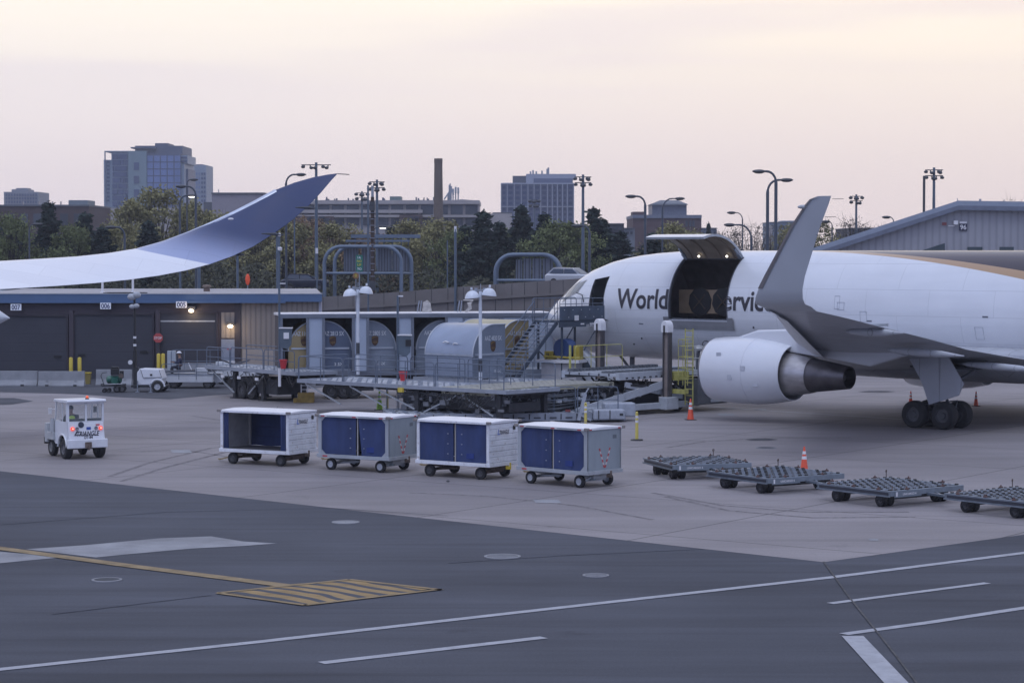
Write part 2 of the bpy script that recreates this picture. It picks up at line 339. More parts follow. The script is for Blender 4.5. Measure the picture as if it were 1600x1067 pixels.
tm_ = mat('tyre_mark_rubber', (.198, .184, .188), .9, spec=.05, var=.35, scale=5, fine=.3)
for pts, wd_ in (([(170, 745), (230, 724), (330, 700), (420, 692)], .2), ([(190, 752), (260, 730), (350, 707), (440, 700)], .2), ([(215, 706), (280, 702), (340, 711), (400, 722)], .14), ([(640, 770), (760, 775), (900, 790), (1020, 812)], .18), ([(1020, 770), (1130, 790), (1260, 800), (1420, 800)], .2), ([(1040, 776), (1140, 798), (1270, 809), (1430, 808)], .2), ([(1040, 700), (1100, 690), (1200, 684), (1330, 684)], .25), ([(300, 650), (420, 668), (560, 672), (640, 664)], .2)):
    stripe('tyre_mark', pts, wd_, tm_, .008)
tr2 = mat('tar_seam', (.05, .056, .075), .9, spec=.05, var=.3, scale=3)
for pts in ([(0, 820), (260, 800), (520, 794), (700, 806)], [(700, 880), (880, 868), (1100, 858)], [(80, 960), (330, 930)]): stripe('tar_seam', pts, .045, tr2, .008)
for pts in ():  stripe('tyre_mark', pts, .3, mat('asphalt_tyre_mark', (.060, .069, .094), .9, spec=.05, var=.2), .008)
# hatched yellow box with wavy worn paint
hm = mat('worn_yellow_hatch', (.30, .215, .11), .85, spec=.1, var=.2, scale=1.5, fine=.12)
t = hm.node_tree; bs = t.nodes['Principled BSDF']; tcn = t.nodes.new('ShaderNodeTexCoord'); mpn = t.nodes.new('ShaderNodeMapping'); _d = G(477, 945)-G(352, 926); mpn.inputs['Rotation'].default_value = (0, 0, math.pi/2-math.atan2(_d.y, _d.x))
t.links.new(tcn.outputs['Object'], mpn.inputs[0]); wv = t.nodes.new('ShaderNodeTexWave'); wv.inputs['Scale'].default_value = .62; wv.inputs['Distortion'].default_value = 11; wv.inputs['Detail'].default_value = 2; wv.inputs['Detail Scale'].default_value = .45
t.links.new(mpn.outputs[0], wv.inputs[0]); mrr = t.nodes.new('ShaderNodeMapRange'); mrr.inputs[1].default_value = .60; mrr.inputs[2].default_value = .70; t.links.new(wv.outputs['Fac'], mrr.inputs[0])
mi = t.nodes.new('ShaderNodeMix'); mi.data_type = 'RGBA'; t.links.new(mrr.outputs[0], mi.inputs[0]); t.links.new(bs.inputs['Base Color'].links[0].from_socket, mi.inputs[6]); mi.inputs[7].default_value = (.08, .085, .10, 1)
t.links.new(mi.outputs[2], bs.inputs['Base Color'])
sheet('hatched_marking', gp((352, 926), (440, 914), (545, 906.5), (668, 921), (580, 934), (477, 945.5)), .012, hm)
for a, b in (((340, 927), (477, 946)), ((477, 946), (690, 921)), ((545, 906), (690, 922)), ((340, 927), (545, 906))):
    stripe('road_marking', [a, b], .16, yp, .020)
# covers in the pavement
iron = mat('cast_iron_cover', (.075, .08, .09), .8, .0, spec=.1, var=.3, scale=6)
def cover(u, v, rx, label, ring=True, bright=False, grate=False):
    p = G(u, v); e = empty('manhole_cover', p, 0, label, 'manhole cover', 'covers set in the pavement')
    r = rx/(F/p.y)
    MB().lathe([(.0, r*1.0), (.021, r*1.0), (.021, r*.84), (.0, r*.84)], n=40).build('rim', lp, e)
    MB().lathe([(.0, r*.83), (.016, r*.83), (.019, r*.6), (.019, r*.05)], n=40).build('lid', lp if bright else iron, e)
    if grate:
        g = MB()
        for i in range(-4, 5): g.box((0, i*r*.16, .022), (math.sqrt(max(.05, 1-(i*.17)**2))*r*1.6, r*.06, .008))
        g.build('grate_bars', lp, e)
cover(540, 816, 22, 'pale round cover with a bright centre on the asphalt below the second baggage cart', bright=True)
cover(785, 869.5, 29, 'ribbed drain cover on the asphalt near the middle of the photo', grate=True)
cover(931, 899, 21, 'pale ringed manhole cover just above the long white line', grate=True)
cover(167, 906, 24, 'faint dark manhole cover below the yellow line at left')
cover(1197, 700, 16, 'thin ringed cover on the concrete behind the empty pallet dollies')
# ================================================================ BACKDROP: terrain, trees
grass = mat('grass_bank', (.035, .042, .02), .95, var=.3, scale=.3)
MB().prism([(-260, 236, 0), (260, 236, 0), (260, 330, 0), (-260, 330, 0)], (0, 0, .6)).build('grass_bank', grass)['kind'] = 'structure'
def leafmat(name, col):
    m = mat(name, col, .9, var=.3, scale=.3, spec=.05, fine=.1)
    return m
LM = {'conifer': leafmat('conifer_needles', (.036, .050, .045)), 'olive': leafmat('spring_leaves_olive', (.26, .245, .12)), 'red': leafmat('spring_buds_reddish', (.27, .195, .13)),
      'green': leafmat('fresh_green_leaves', (.16, .185, .085)), 'bare': leafmat('bare_twigs', (.17, .15, .13)), 'dark': leafmat('dark_leaves', (.085, .088, .062))}
bark = mat('tree_bark', (.045, .038, .034), .9, var=.3)
def leafcard(mb, p, s, rnd, flat=0):
    d = V((rnd.gauss(0, 1), rnd.gauss(0, 1), rnd.gauss(0, 1)*(1-flat))).normalized(); a = d.orthogonal().normalized(); b = d.cross(a)
    q = rnd.uniform(0, 6.28); a, b = a*math.cos(q)+b*math.sin(q), b*math.cos(q)-a*math.sin(q)
    o = len(mb.v); s1, s2 = s*rnd.uniform(.6, 1.2), s*rnd.uniform(.4, .8)
    mb.v += [p-a*s1, p+b*s2, p+a*s1, p-b*s2]; mb.f.append((o, o+1, o+2, o+3))
def conifer_mesh(seed, h=12, n=2600):
    rnd = random.Random(seed); mb = MB(); tk = MB()
    tk.tube([(0, 0, 0), (.05, 0, h*.5), (0, 0, h*.98)], [.22, .13, .03], 7)
    lay = int(h*2.4)
    for i in range(lay):
        z = h*(.08+.9*i/lay)+rnd.uniform(-.1, .1); rr = (h*.27*(1-(i/lay))**1.0+.06)
        for k in range(9 if i < lay*.8 else 5):
            a = rnd.uniform(0, 6.28); L_ = rr*rnd.uniform(.6, 1.12); droop = rnd.uniform(.1, .35)
            m = int(n/lay/9*2.2*(L_/2.2+.35))+3
            for j in range(m):
                f = (j+.5)/m; w_ = .38*(1-f)+.1
                p = V((math.cos(a)*L_*f, math.sin(a)*L_*f, z-droop*L_*f+.12*L_*f*f+(.25*f if z > h*.7 else 0)))
                p += V((rnd.uniform(-w_, w_), rnd.uniform(-w_, w_), rnd.uniform(-.2, .12)))
                leafcard(mb, p, rnd.uniform(.14, .3), rnd, .4)
            if k % 3 == 0: tk.tube([(0, 0, z), (math.cos(a)*L_*.8, math.sin(a)*L_*.8, z-droop*L_*.7)], [.05, .015], 4, False)
    for j in range(20): leafcard(mb, V((rnd.gauss(0, .06), rnd.gauss(0, .06), h*(.93+.07*j/20))), .12, rnd)
    return mb, tk
def broad_mesh(seed, h=10, wd=8, n=4200, leaf=.2, gaps=.55, base=.2):
    rnd = random.Random(seed); mb = MB(); tk = MB()
    tk.tube([(0, 0, 0), (.1, .05, h*.3), (0, 0, h*.55)], [.28, .2, .12], 8)
    cl = []
    for i in range(76):
        z = rnd.uniform(base, .97); rad = math.sin(min(1, (z-base)/(1-base)*.86+.14)*math.pi)**.6
        a = rnd.uniform(0, 6.28); q = math.sqrt(rnd.random())*rad*wd/2
        c = V((math.cos(a)*q, math.sin(a)*q, z*h)); cl.append((c, rnd.uniform(.08, .15)*wd))
        tk.tube([(0, 0, h*rnd.uniform(.2, .5)), c*.55+V((0, 0, h*.18)), c], [.08, .05, .015], 4, False)
    for c, r_ in cl:
        for j in range(int(n/76)):
            d = V((rnd.gauss(0, 1), rnd.gauss(0, 1), rnd.gauss(0, .8))).normalized()*(rnd.random()**gaps)*r_
            leafcard(mb, c+d, rnd.uniform(.6, 1.3)*leaf, rnd)
        for j in range(3):
            d = V((rnd.gauss(0, 1), rnd.gauss(0, 1), abs(rnd.gauss(0, 1)))).normalized()
            tk.tube([c, c+d*r_*1.25], [.02, .006], 3, False)
    return mb, tk
PROTO = {}
def proto(key, fn):
    if key not in PROTO:
        mb, tk = fn(); kind = key[0]
        a = mb.build('crown_foliage', LM[kind], None, fix=False); b = tk.build('trunk', bark, None, fix=False)
        PROTO[key] = (a.data, b.data); bpy.data.objects.remove(a); bpy.data.objects.remove(b)
    return PROTO[key]
def tree(name, u, vtop, D, kind, wscale, label, group, seed=0, z0=.5, mats=None):
    top = at(u, vtop, D); h = top.z-z0
    if kind == 'conifer': me = proto((kind, seed % 3), lambda: conifer_mesh(seed % 3+11)); h0, w0 = 12, 1
    elif kind == 'bare': me = proto((kind, seed % 2), lambda: broad_mesh(seed % 2+61, n=900, leaf=.10)); h0, w0 = 10, 8
    else: me = proto((kind, seed % 3), lambda: broad_mesh(seed % 3+31+len(kind), n=9000, leaf=.16)); h0, w0 = 10, 8
    e = empty(name, (top.x, D, z0), random.uniform(0, 6), label, 'tree', group)
    sx = wscale/w0 if kind != 'conifer' else wscale
    for d, nm in zip(me, ('crown', 'trunk')):
        o = bpy.data.objects.new(nm, d); COL.objects.link(o); o.parent = e; o.scale = (sx, sx, h/h0)
    return e
CG, BG = 'conifers behind the ramp', 'broadleaf trees behind the ramp'
pos = [(10, 347, 285), (32, 345, 275), (76, 313, 270), (134, 330, 268), (232, 343, 265), (755, 327, 262), (728, 350, 268), (815, 318, 270), (850, 331, 264), (926, 322, 262), (941, 340, 266), (612, 352, 290), (968, 360, 262), (780, 345, 272), (1107, 346, 300), (160, 352, 262), (1020, 362, 270), (890, 345, 275)]
where = ['at the far left edge of the trees', 'second from the far left edge', 'tallest at left, in front of the low brick building', 'left of the glass tower', 'below the glass tower', 'tall, right of the chimney', 'smaller, just right of the chimney', 'pointed, in front of the grey tower block', 'broad, right of the grey tower block base', 'tall, beside the floodlight mast behind the cargo plane nose', 'short, touching the tall one beside the floodlight mast', 'small, above the wide sign gantry', 'low, behind the open cargo plane nose', 'between the chimney and the grey tower block', 'lone thin spire above the open cargo door', 'low and dark under the left end of the glass tower', 'half hidden behind the open cargo door', 'low, left of the tall floodlight mast']
for i, ((u, v, D), wh) in enumerate(zip(pos, where)):
    tree('pine_tree', u, v, D, 'conifer', 1.7 if i not in (14,) else .55, 'dark conifer '+wh, CG, i)
bl = [(248, 296, 300, 'olive', 12, 'largest olive tree, rounded, in front of the glass tower'), (205, 318, 295, 'olive', 9, 'olive tree under the left edge of the glass tower'), (300, 318, 295, 'olive', 9, 'olive tree under the right edge of the glass tower'),
      (345, 335, 285, 'olive', 9, 'olive tree above the white wing'), (395, 352, 280, 'olive', 8, 'olive tree behind the rising blue wing tip'), (445, 345, 275, 'olive', 9, 'olive tree below the blue wing tip'),
      (482, 345, 280, 'red', 9, 'reddish budding tree left of the wide sign gantry'), (525, 352, 275, 'olive', 9, 'olive tree behind the left leg of the wide sign gantry'), (565, 365, 275, 'red', 9, 'reddish tree behind the middle of the wide sign gantry'),
      (600, 370, 290, 'green', 9, 'green tree behind the brown utility pole'), (645, 348, 285, 'olive', 10, 'olive tree left of the chimney'), (690, 345, 280, 'olive', 10, 'olive tree in front of the chimney foot'), (715, 362, 268, 'green', 8, 'green tree behind the two thin lamp poles'),
      (790, 362, 285, 'green', 8, 'green tree behind the arched small gantry'), (872, 347, 258, 'green', 9, 'bright green tree behind the curved lamp pole'), (900, 352, 260, 'green', 8, 'bright green tree left of the dark pine by the mast'),
      (16, 338, 262, 'green', 7, 'green tree at the left edge of the photo'), (112, 352, 262, 'green', 7, 'pale green tree between two dark conifers'), (180, 350, 270, 'olive', 8, 'olive tree right of the second dark conifer'),
      (1050, 352, 275, 'olive', 9, 'olive tree above the raised cargo door'), (1085, 362, 270, 'olive', 8, 'low olive tree right above the raised cargo door'),
      (1270, 345, 270, 'olive', 8, 'olive tree left of the grey winglet'), (1235, 355, 275, 'olive', 7, 'low olive tree between lamp poles and winglet')]
for i, (u, v, D, k, wd, lab) in enumerate(bl): tree('broadleaf_tree', u, v, D, k, wd, lab, BG, i)
for i, (u, v, lab) in enumerate([(1150, 356, 'bare shrub left of the twin curved lamps'), (1175, 350, 'bare tree between small lamps and twin curved lamps'), (1128, 362, 'bare low tree above the open cargo bay'), (1208, 352, 'bare tree behind the twin curved lamps'), (1332, 340, 'bare tree just right of the winglet'), (1360, 350, 'bare tree behind the small floodlight mast'), (1388, 356, 'bare low tree at the hangar roof edge'), (1580, 312, 'bare treetop showing over the hangar roof')]):
    tree('bare_tree', u, v, 262 if i < 7 else 300, 'bare', 8, lab, 'bare trees near the horizon', i)
ug = MB(); rnd = random.Random(5)
for i in range(26000):
    x = rnd.uniform(-75, -22) if i % 5 < 3 else rnd.uniform(-22, 42); z = .6+4.6*rnd.random()**.8*(1+.25*math.sin(x*.35)+.15*math.sin(x*1.3)); leafcard(ug, V((x, rnd.uniform(246, 256), z)), rnd.uniform(.15, .34), rnd)
tag(ug.build('undergrowth', LM['dark'], None, fix=False), 'dark tangled undergrowth in front of the trees behind the ramp', 'undergrowth', kind='stuff')
ug = MB()
for i in range(7000):
    x = rnd.uniform(22, 48); leafcard(ug, V((x, rnd.uniform(250, 258), .6+6.2*rnd.random()**.7)), rnd.uniform(.12, .26), rnd)
tag(ug.build('undergrowth', LM['bare'], None, fix=False), 'brown scrub above the cargo plane left of the winglet', 'undergrowth', kind='stuff')
# ================================================================ BACKDROP: buildings
def bldg(name, label, cat='building', loc=(0, 0, 0)): return empty(name, loc, 0, label, cat)
def pbox(e, part, m, u0, u1, v0, D, dep, zb=0, v1=None, u_off=0):
    a, b = at(u0, v0, D), at(u1, v0, D); z0 = zb if v1 is None else at(u0, v1, D).z
    return MB().bb(a.x, b.x, D, D+dep, z0, a.z).build(part, m, e)
tg = mat('tower_glass_blue', (.11, .17, .36), .5, var=.18, scale=.05, spec=.3); tgd = mat('tower_glass_dark', (.035, .06, .14), .5, var=.2, scale=.08, spec=.3)
tgf = mat('tower_frame_pale', (.17, .235, .32), .5, var=.06); tgk = mat('tower_plant_screen', (.055, .075, .13), .6, var=.1)
D = 1150
e = bldg('glass_tower', 'tall blue glass office tower, tallest building on the skyline at left')
pbox(e, 'side_wing', tgf, 163, 210, 236, D, 40, v1=237.5)
pbox(e, 'side_wing', tgf, 162, 176, 250, D+2, 36); pbox(e, 'side_wing', tgf, 174, 216, 238, D+1, 40)
pbox(e, 'core_wall', mat('tower_core_green', (.13, .20, .24), .5, var=.05), 200, 229, 236, D-1, 40); pbox(e, 'main_wall', tgk, 228, 282, 240, D, 40)
pbox(e, 'plant_screen', tgk, 211, 285, 228, D+3, 34, v1=241); pbox(e, 'plant_screen', tgk, 242, 263, 224, D+6, 20, v1=230)
pbox(e, 'roof_canopy', tgk, 204, 243, 230, D-1, 30, v1=232); pbox(e, 'corner_post', tgf, 163, 164, 237, D, 2)
pbox(e, 'balcony_block', tgf, 282, 293, 243, D+2, 30, v1=256); pbox(e, 'east_wall', tgf, 280, 288, 250, D+2, 36); pbox(e, 'east_wall', tgd, 287, 294, 264, D+8, 26)
for i in range(5):
    for j in range(7):
        u = 229+i*10.7; v = 243+j*10.8; pbox(e, 'window', tg, u+.9, u+10.0, v+.5, D-.4, 1, v1=v+9.7)
rnd = random.Random(3)
for j in range(10):
    v = 251+j*9.2-10.5; us = sorted(rnd.sample([178, 184, 189, 194, 199], 2)); us = [175]+us+[204]
    for a, b in zip(us, us[1:]): pbox(e, 'window', tgd, a+.5, b-.5, v+1, D+.5, 1, v1=v+8.6)
for j in range(4): pbox(e, 'window', tgd, 209, 217, 254+j*21, D-1.4, 1, v1=266+j*21)
for j in range(11): pbox(e, 'window', tgd, 167, 171, 252+j*6, D+1.5, 1, v1=255+j*6)
for j in range(2): pbox(e, 'window', tgd, 283, 292, 245+j*6, D+1.5, 1, v1=248+j*6)
D = 1300
e = bldg('apartment_tower', 'pale blue slab tower half hidden behind the right side of the glass tower')
pbox(e, 'wall', mat('pale_tower_wall', (.20, .25, .32), .6, var=.06), 288, 322, 258, D, 30); pbox(e, 'roof_screen', tgk, 292, 317, 257, D+3, 20, v1=259)
for i in range(8):
    for j in range(7):
        u = 291+i*3.9; v = 270+j*7; pbox(e, 'window', tgd if i > 5 else tg, u, u+(2.6 if i > 5 else 1.6), v, D-.5, 1, v1=v+3.6)
D = 1300
e = bldg('apartment_block', 'small grey apartment block alone on the skyline at the far left')
gw = mat('grey_block_wall', (.17, .19, .23), .7, var=.06)
pbox(e, 'wall', gw, 6, 60, 300, D, 30); pbox(e, 'roof_house', gw, 18, 44, 296, D+6, 16, v1=301); pbox(e, 'roof_house', gw, 25, 43, 294, D+8, 10, v1=297)
for i in range(12):
    for j in range(4): pbox(e, 'window', tgd, 9+i*4.2, 11.4+i*4.2, 303+j*5.5, D-.5, 1, v1=306.5+j*5.5)
D = 560
brick = mat('brown_brick_wall', (.060, .038, .038), .85, var=.15, scale=.6); conc = mat('pale_concrete_facade', (.36, .335, .33), .85, var=.12, scale=.2); cd = mat('dark_facade_glass', (.05, .06, .08), .5, var=.4, scale=.1, spec=.2)
e = bldg('brick_building', 'long low brown brick building at the far left behind the conifers')
pbox(e, 'wall', brick, -200, 139, 321, D, 30); pbox(e, 'coping', mat('slate_coping', (.10, .11, .13), .6), -200, 139.5, 320, D-.4, 31, v1=322.5)
for i in range(6): pbox(e, 'window', cd, 10+i*21, 22+i*21, 334, D-.3, 1, v1=352)
pbox(e, 'roof_box', mat('grey_roof_box', (.16, .2, .23), .6), 107, 137, 313, D+8, 10, v1=321)
for u in (35, 60, 81, 94): pbox(e, 'roof_vent', conc, u, u+1, 315, D+6, 1, v1=321)
e = bldg('low_block', 'pale low block just left of the rising blue wing tip')
pbox(e, 'wall', mat('lilac_concrete', (.26, .24, .27), .8, var=.08), 331, 412, 302, 620, 30); pbox(e, 'roof_edge', mat('slate_coping', (.1, .11, .13)), 330, 413, 301, 619.5, 31, v1=303)
pbox(e, 'mast', steel, 341, 342, 296, 630, .5, v1=302); pbox(e, 'podium', mat('slate_coping', (.1, .11, .13)), 318, 333, 316, 622, 20)
pbox(e, 'podium', conc, 138, 331, 325, 640, 20)
D = 600
e = bldg('concrete_campus_building', 'long pale concrete building with big glazed bays behind the chimney')
pbox(e, 'roof_slab', conc, 450, 749, 313, D-1, 32, v1=319); pbox(e, 'wall', conc, 452, 748, 317, D, 30); pbox(e, 'lower_slab', conc, 400, 660, 328, D-1.6, 6, v1=333); pbox(e, 'lower_slab', conc, 440, 748, 336, D-1.6, 6, v1=339.5)
pbox(e, 'side_wing', conc, 748, 800, 334, D+6, 20); pbox(e, 'lower_wall', brick, 400, 522, 338, D-2.5, 6); pbox(e, 'lower_wall', brick, 624, 660, 336, D-2.5, 6)
for i in range(12):
    u = 470+i*23.2
    if u < 735:
        pbox(e, 'window', cd, u+2, u+21, 320.5, D-.5, 1, v1=335)
        w2 = pbox(e, 'window', cd, u+2, u+21, 341, D-.5 if not (400 < u < 500 or 615 < u < 650) else D-3, 1, v1=352)
for i in range(5): pbox(e, 'window', cd, 482+i*9 if i < 3 else 640+i*8-24, 489+i*9 if i < 3 else 646+i*8-24, 338, D-3, 1, v1=347)
pbox(e, 'roof_house', mat('green_plant_room', (.13, .18, .18), .6), 609, 626, 307, D+6, 10, v1=314); 
e2 = MB().prism([at(700, 318, D+4), at(745, 318, D+4), at(738, 313, D+4), at(722, 311.5, D+4), at(706, 313, D+4)], (0, 14, 0)).build('roof_lantern', conc, e)
rnd = random.Random(9)
for i in range(30):
    u = rnd.choice([510, 515, 523, 545, 549, 555, 598, 602, 640, 646, 649, 655, 657, 664, 666, 669, 676, 540, 590, 571])+rnd.uniform(-3, 3); pbox(e, 'roof_vent', tgk, u, u+rnd.uniform(.8, 2.4), rnd.uniform(308, 313), D+4+i*.3, 1.5, v1=314)
m = empty('antenna_mast', at(708, 320, D+5), 0, 'cluster of roof antennas right of the chimney', 'antenna')
am = MB()
for du, v0 in ((-8, 303), (-6, 289), (-4.5, 287), (-3, 296), (0, 300), (4, 297), (8, 298)):
    p, q = at(708+du, 320, D+5), at(708+du, v0, D+5); am.tube([p-m.location, q-m.location], .18, 5)
    if du > -4: am.box(q-m.location, (.5, .5, 1.6))
am.tube([at(694, 312, D+5)-m.location, at(702, 300, D+5)-m.location], .2, 5); am.build('antennas', steel, m)
D = 520
p = at(685, 345, D); r0 = 7.2/(F/D)
top = at(685, 248, D)
ch = empty('chimney', (p.x, D, 0), 0, 'tall tapering brown chimney stack in front of the long concrete building', 'chimney')
MB().lathe([(0, r0*1.2), (top.z*.5, r0*1.05), (top.z-1, r0*.88), (top.z-1, r0*.92), (top.z, r0*.92), (top.z, r0*.6), (top.z-.5, .01)], n=28).build('stack', mat('chimney_brick', (.125, .098, .08), .9, var=.15, scale=.6, streak=3), ch, True)
D = 900
e = bldg('grey_tower_block', 'grey tower block with white vertical fins, right of the chimney')
fin = mat('white_fin', (.30, .33, .41), .6, var=.05); gb = mat('blue_grey_panel', (.085, .11, .19), .5, var=.1, scale=.1)
pbox(e, 'wall', gb, 783, 897, 287, D, 30); pbox(e, 'parapet', fin, 783, 897, 286, D-.6, 1, v1=288); pbox(e, 'penthouse', mat('plant_dark', (.07, .085, .12)), 801, 823, 275, D+4, 20, v1=288)
pbox(e, 'penthouse', fin, 822, 900, 272, D+2, 24, v1=279); pbox(e, 'penthouse', fin, 822, 834, 272, D+1.5, 24, v1=288); pbox(e, 'penthouse', gb, 834, 895, 279, D+1, 24, v1=287)
us = [783, 792.5, 803.5, 814.5, 825, 834.5, 845, 855.5, 863, 871, 879, 886.5, 896.5]
for k, u in enumerate(us): pbox(e, 'fin', fin, u-.6, u+.6, 287, D-1.2, 1.4)
pbox(e, 'floor_band', fin, 783, 897, 322.4, D-1, 1.2, v1=323.6)
for a, b in zip(us, us[1:]):
    for j in range(8):
        v = 291+j*8.2+(1 if j > 3 else 0); pbox(e, 'window', tgd, a+2.2, b-2.6, v, D-.4, 1, v1=v+4.4)
am = MB()
for u, v in ((829, 268), (833, 266), (838, 268), (847, 267), (855, 264), (857, 262)): am.tube([at(u, 273, D+10), at(u, v, D+10)], .35, 5)
am.build('roof_antennas', steel, e)
D = 560
e = bldg('brick_hall', 'brown brick hall with a dark pyramid-roofed upper storey behind the raised cargo door')
rb2 = mat('red_brown_brick', (.085, .052, .055), .85, var=.12, scale=.4)
pbox(e, 'wall', rb2, 989, 1096, 338, D, 30); pbox(e, 'cornice', mat('slate_band', (.15, .17, .22)), 988.5, 1096.5, 336, D-.4, 31, v1=341); pbox(e, 'stair_tower', rb2, 989, 1007, 331, D+2, 10, v1=337)
pbox(e, 'upper_wall', mat('slate_glass', (.12, .14, .19), .4), 1019, 1073, 318, D+4, 16, v1=337)
a, b, c, d = at(1016, 320, D+3), at(1076, 320, D+3), at(1060, 313, D+8), at(1032, 313, D+8)
MB().prism([a, b, c, d], (0, 14, 0)).build('roof', mat('slate_roof', (.10, .12, .15), .5), e)
for u in (1071, 1077, 1082): pbox(e, 'window', cd, u, u+3.5, 345, D-.3, 1, v1=354)
for nm, lab, u0, u1, v, D, col in (('low_block', 'dark low flat block behind the pine by the tall floodlight mast', 935, 975, 350, 420, (.05, .055, .07)), ('low_block', 'pale grey low block left of the brick hall', 905, 992, 357, 460, (.15, .17, .20)), ('low_block', 'small blue-grey block right of the brick hall', 1095, 1120, 357, 620, (.14, .17, .22)),
        ('office_block', 'pale blue glass block behind the twin curved street lamps', 1203, 1268, 348, 700, (.19, .24, .31)), ('low_block', 'dark flat roofed block behind the small floodlight mast', 1330, 1400, 357, 420, (.055, .06, .08)), ('low_block', 'grey roofs between chimney and grey tower block', 770, 800, 333, 700, (.09, .07, .08))):
    e = bldg(nm, lab); mm = mat('block_'+str(u0), col, .7, var=.1); pbox(e, 'wall', mm, u0, u1, v, D, 20); pbox(e, 'coping', mat('slate_coping', (.1, .11, .13)), u0-.5, u1+.5, v-1, D-.4, 20.8, v1=v+.6)
    for i in range(int((u1-u0)/6)): pbox(e, 'window', cd, u0+2+i*6, u0+5.5+i*6, v+5, D-.3, 1, v1=v+9)
    if nm == 'office_block': pbox(e, 'upper_storey', mm, 1222, 1262, 345, D+4, 10, v1=348); pbox(e, 'corner', conc, 1203, 1207, 352, D-.6, 4, v1=385)
# hangar at right
D = 178
e = bldg('hangar', 'grey corrugated hangar with a sloping roof and the number 96, right edge', 'hangar')
side = wave_bands(mat('grey_corrugated_siding', (.30, .305, .335), .6, var=.06, scale=.3), 0, .55, .84, .3)
P = [at(1283, 393, D), at(1495, 324, D), at(1950, 331, D)]
MB().prism([(P[0].x, D, -.0), P[0], P[1], P[2], (P[2].x, D, 0)], (6.5, 40, 0)).build('wall', side, e)
tr = mat('pale_blue_roof_trim', (.27, .31, .38), .5, var=.05)
for a, b in ((P[0]+V((-1.2, 0, -.4)), P[1]), (P[1], P[2])):
    d = (b-a); MB().prism([a+V((0, -.5, 0)), b+V((0, -.5, 0)), b+V((0, -.5, .5)), a+V((0, -.5, .5))], (6.6, 41, 0)).build('roof', tr, e)
    MB().prism([a+V((0, -.62, -.22)), b+V((0, -.62, -.22)), b+V((0, -.62, .12)), a+V((0, -.62, .12))], (0, .1, 0)).build('fascia', mat('roof_fascia_dark', (.14, .16, .21), .5), e)
gl = mat('hangar_pane', (.05, .07, .08), .15)
a, b, c = at(1436, 393, D), at(1476, 393, D), at(1476, 380, D); MB().prism([a+V((0, -.08, 0)), b+V((0, -.08, 0)), c+V((0, -.08, 0))], (0, .1, 0)).build('window', gl, e)
for u0, u1 in ((1512, 1535), (1562, 1584)): o = pbox(e, 'window', gl, u0, u1, 386, D-.08, .1, v1=400)
p = at(1505, 355, D-.1); sg = MB().box(p, (.62, .05, .55)).build('number_sign', mat('navy_sign', (.02, .025, .06)), e); letter('number_digits', '96', .5, reflw, sg, p+V((0, -.04, 0)))
p = at(1505, 348, D-.1); MB().box(p, (.55, .05, .16)).build('sign_strip', reflw, e)
p = at(1475.5, 350, D-.1); MB().box(p, (.34, .05, .22)).build('notice', mat('dull_red_notice', (.25, .08, .08)), e)
p = at(1493, 348, D-.3); MB().box(p, (.3, .4, .3)).box(p+V((-.3, 0, -.25)), (.5, .06, .05)).build('wall_lamp', reflw, e)
MB().tube([at(1531.5, 311, D+1), at(1531.5, 325, D+1)], .09, 6).build('roof_vent', steel, e)
for u, a in ((1496, 310), (1569, 312)): MB().tube([at(u, a, D+1), at(u, 325, D+1)], .03, 5).build('aerial', steel, e)
# ================================================================ RAMP WALL, ROAD, GANTRIES
ramp = mat('ramp_concrete', (.165, .150, .145), .85, var=.18, scale=.25, streak=.5, dirt=.4, dirtcol=(.08, .075, .075), fine=.06)
tops = [(380, 473, 222), (505, 464, 218), (600, 458, 212), (700, 450, 206), (800, 442.5, 200), (880, 437, 196), (1000, 430, 190)]
T = [at(*t_) for t_ in tops]
e = empty('ramp_wall', (0, 0, 0), 0, 'long brown-grey concrete retaining wall of the road ramp behind the white trailer', 'retaining wall')
up = MB(); lo = MB()
for a, b in zip(T, T[1:]):
    up.prism([a, b, b-V((0, 0, 1.15)), a-V((0, 0, 1.15))], (0, .35, 0)); lo.prism([a+V((0, .12, -1.15)), b+V((0, .12, -1.15)), V((b.x, b.y+.12, 0)), V((a.x, a.y+.12, 0))], (0, .3, 0))
up.build('parapet', ramp, e); lo.build('wall_panels', ramp, e)
j = MB(); ld = MB()
for a, b in zip(T, T[1:]):
    ld.prism([a+V((0, -.16, -1.12)), b+V((0, -.16, -1.12)), b+V((0, -.16, -1.28)), a+V((0, -.16, -1.28))], (0, .2, 0))
    for k in range(4):
        p = a.lerp(b, k/4); j.box((p.x, p.y-.005, p.z-.56), (.06, .02, 1.05)); 
        j.box((p.x, p.y+.112, (p.z-1.3)/2), (.08, .02, p.z-1.35))
ld.build('ledge', ramp, e); j.build('panel_joints', mat('joint_dark', (.03, .03, .03)), e)
m = MB(); 
rows = [[(t_.x, t_.y+.3, t_.z-1.1) for t_ in T], [(t_.x+2, t_.y+16, t_.z-1.0) for t_ in T]]
m.grid(rows); m.grid([[(x, y, z) for x, y, z in rows[1]], [(x+.1, y+.1, 0) for x, y, z in rows[1]]])
o = m.build('ramp_road', mat('ramp_asphalt', (.08, .08, .085), .85)); o['kind'] = 'structure'
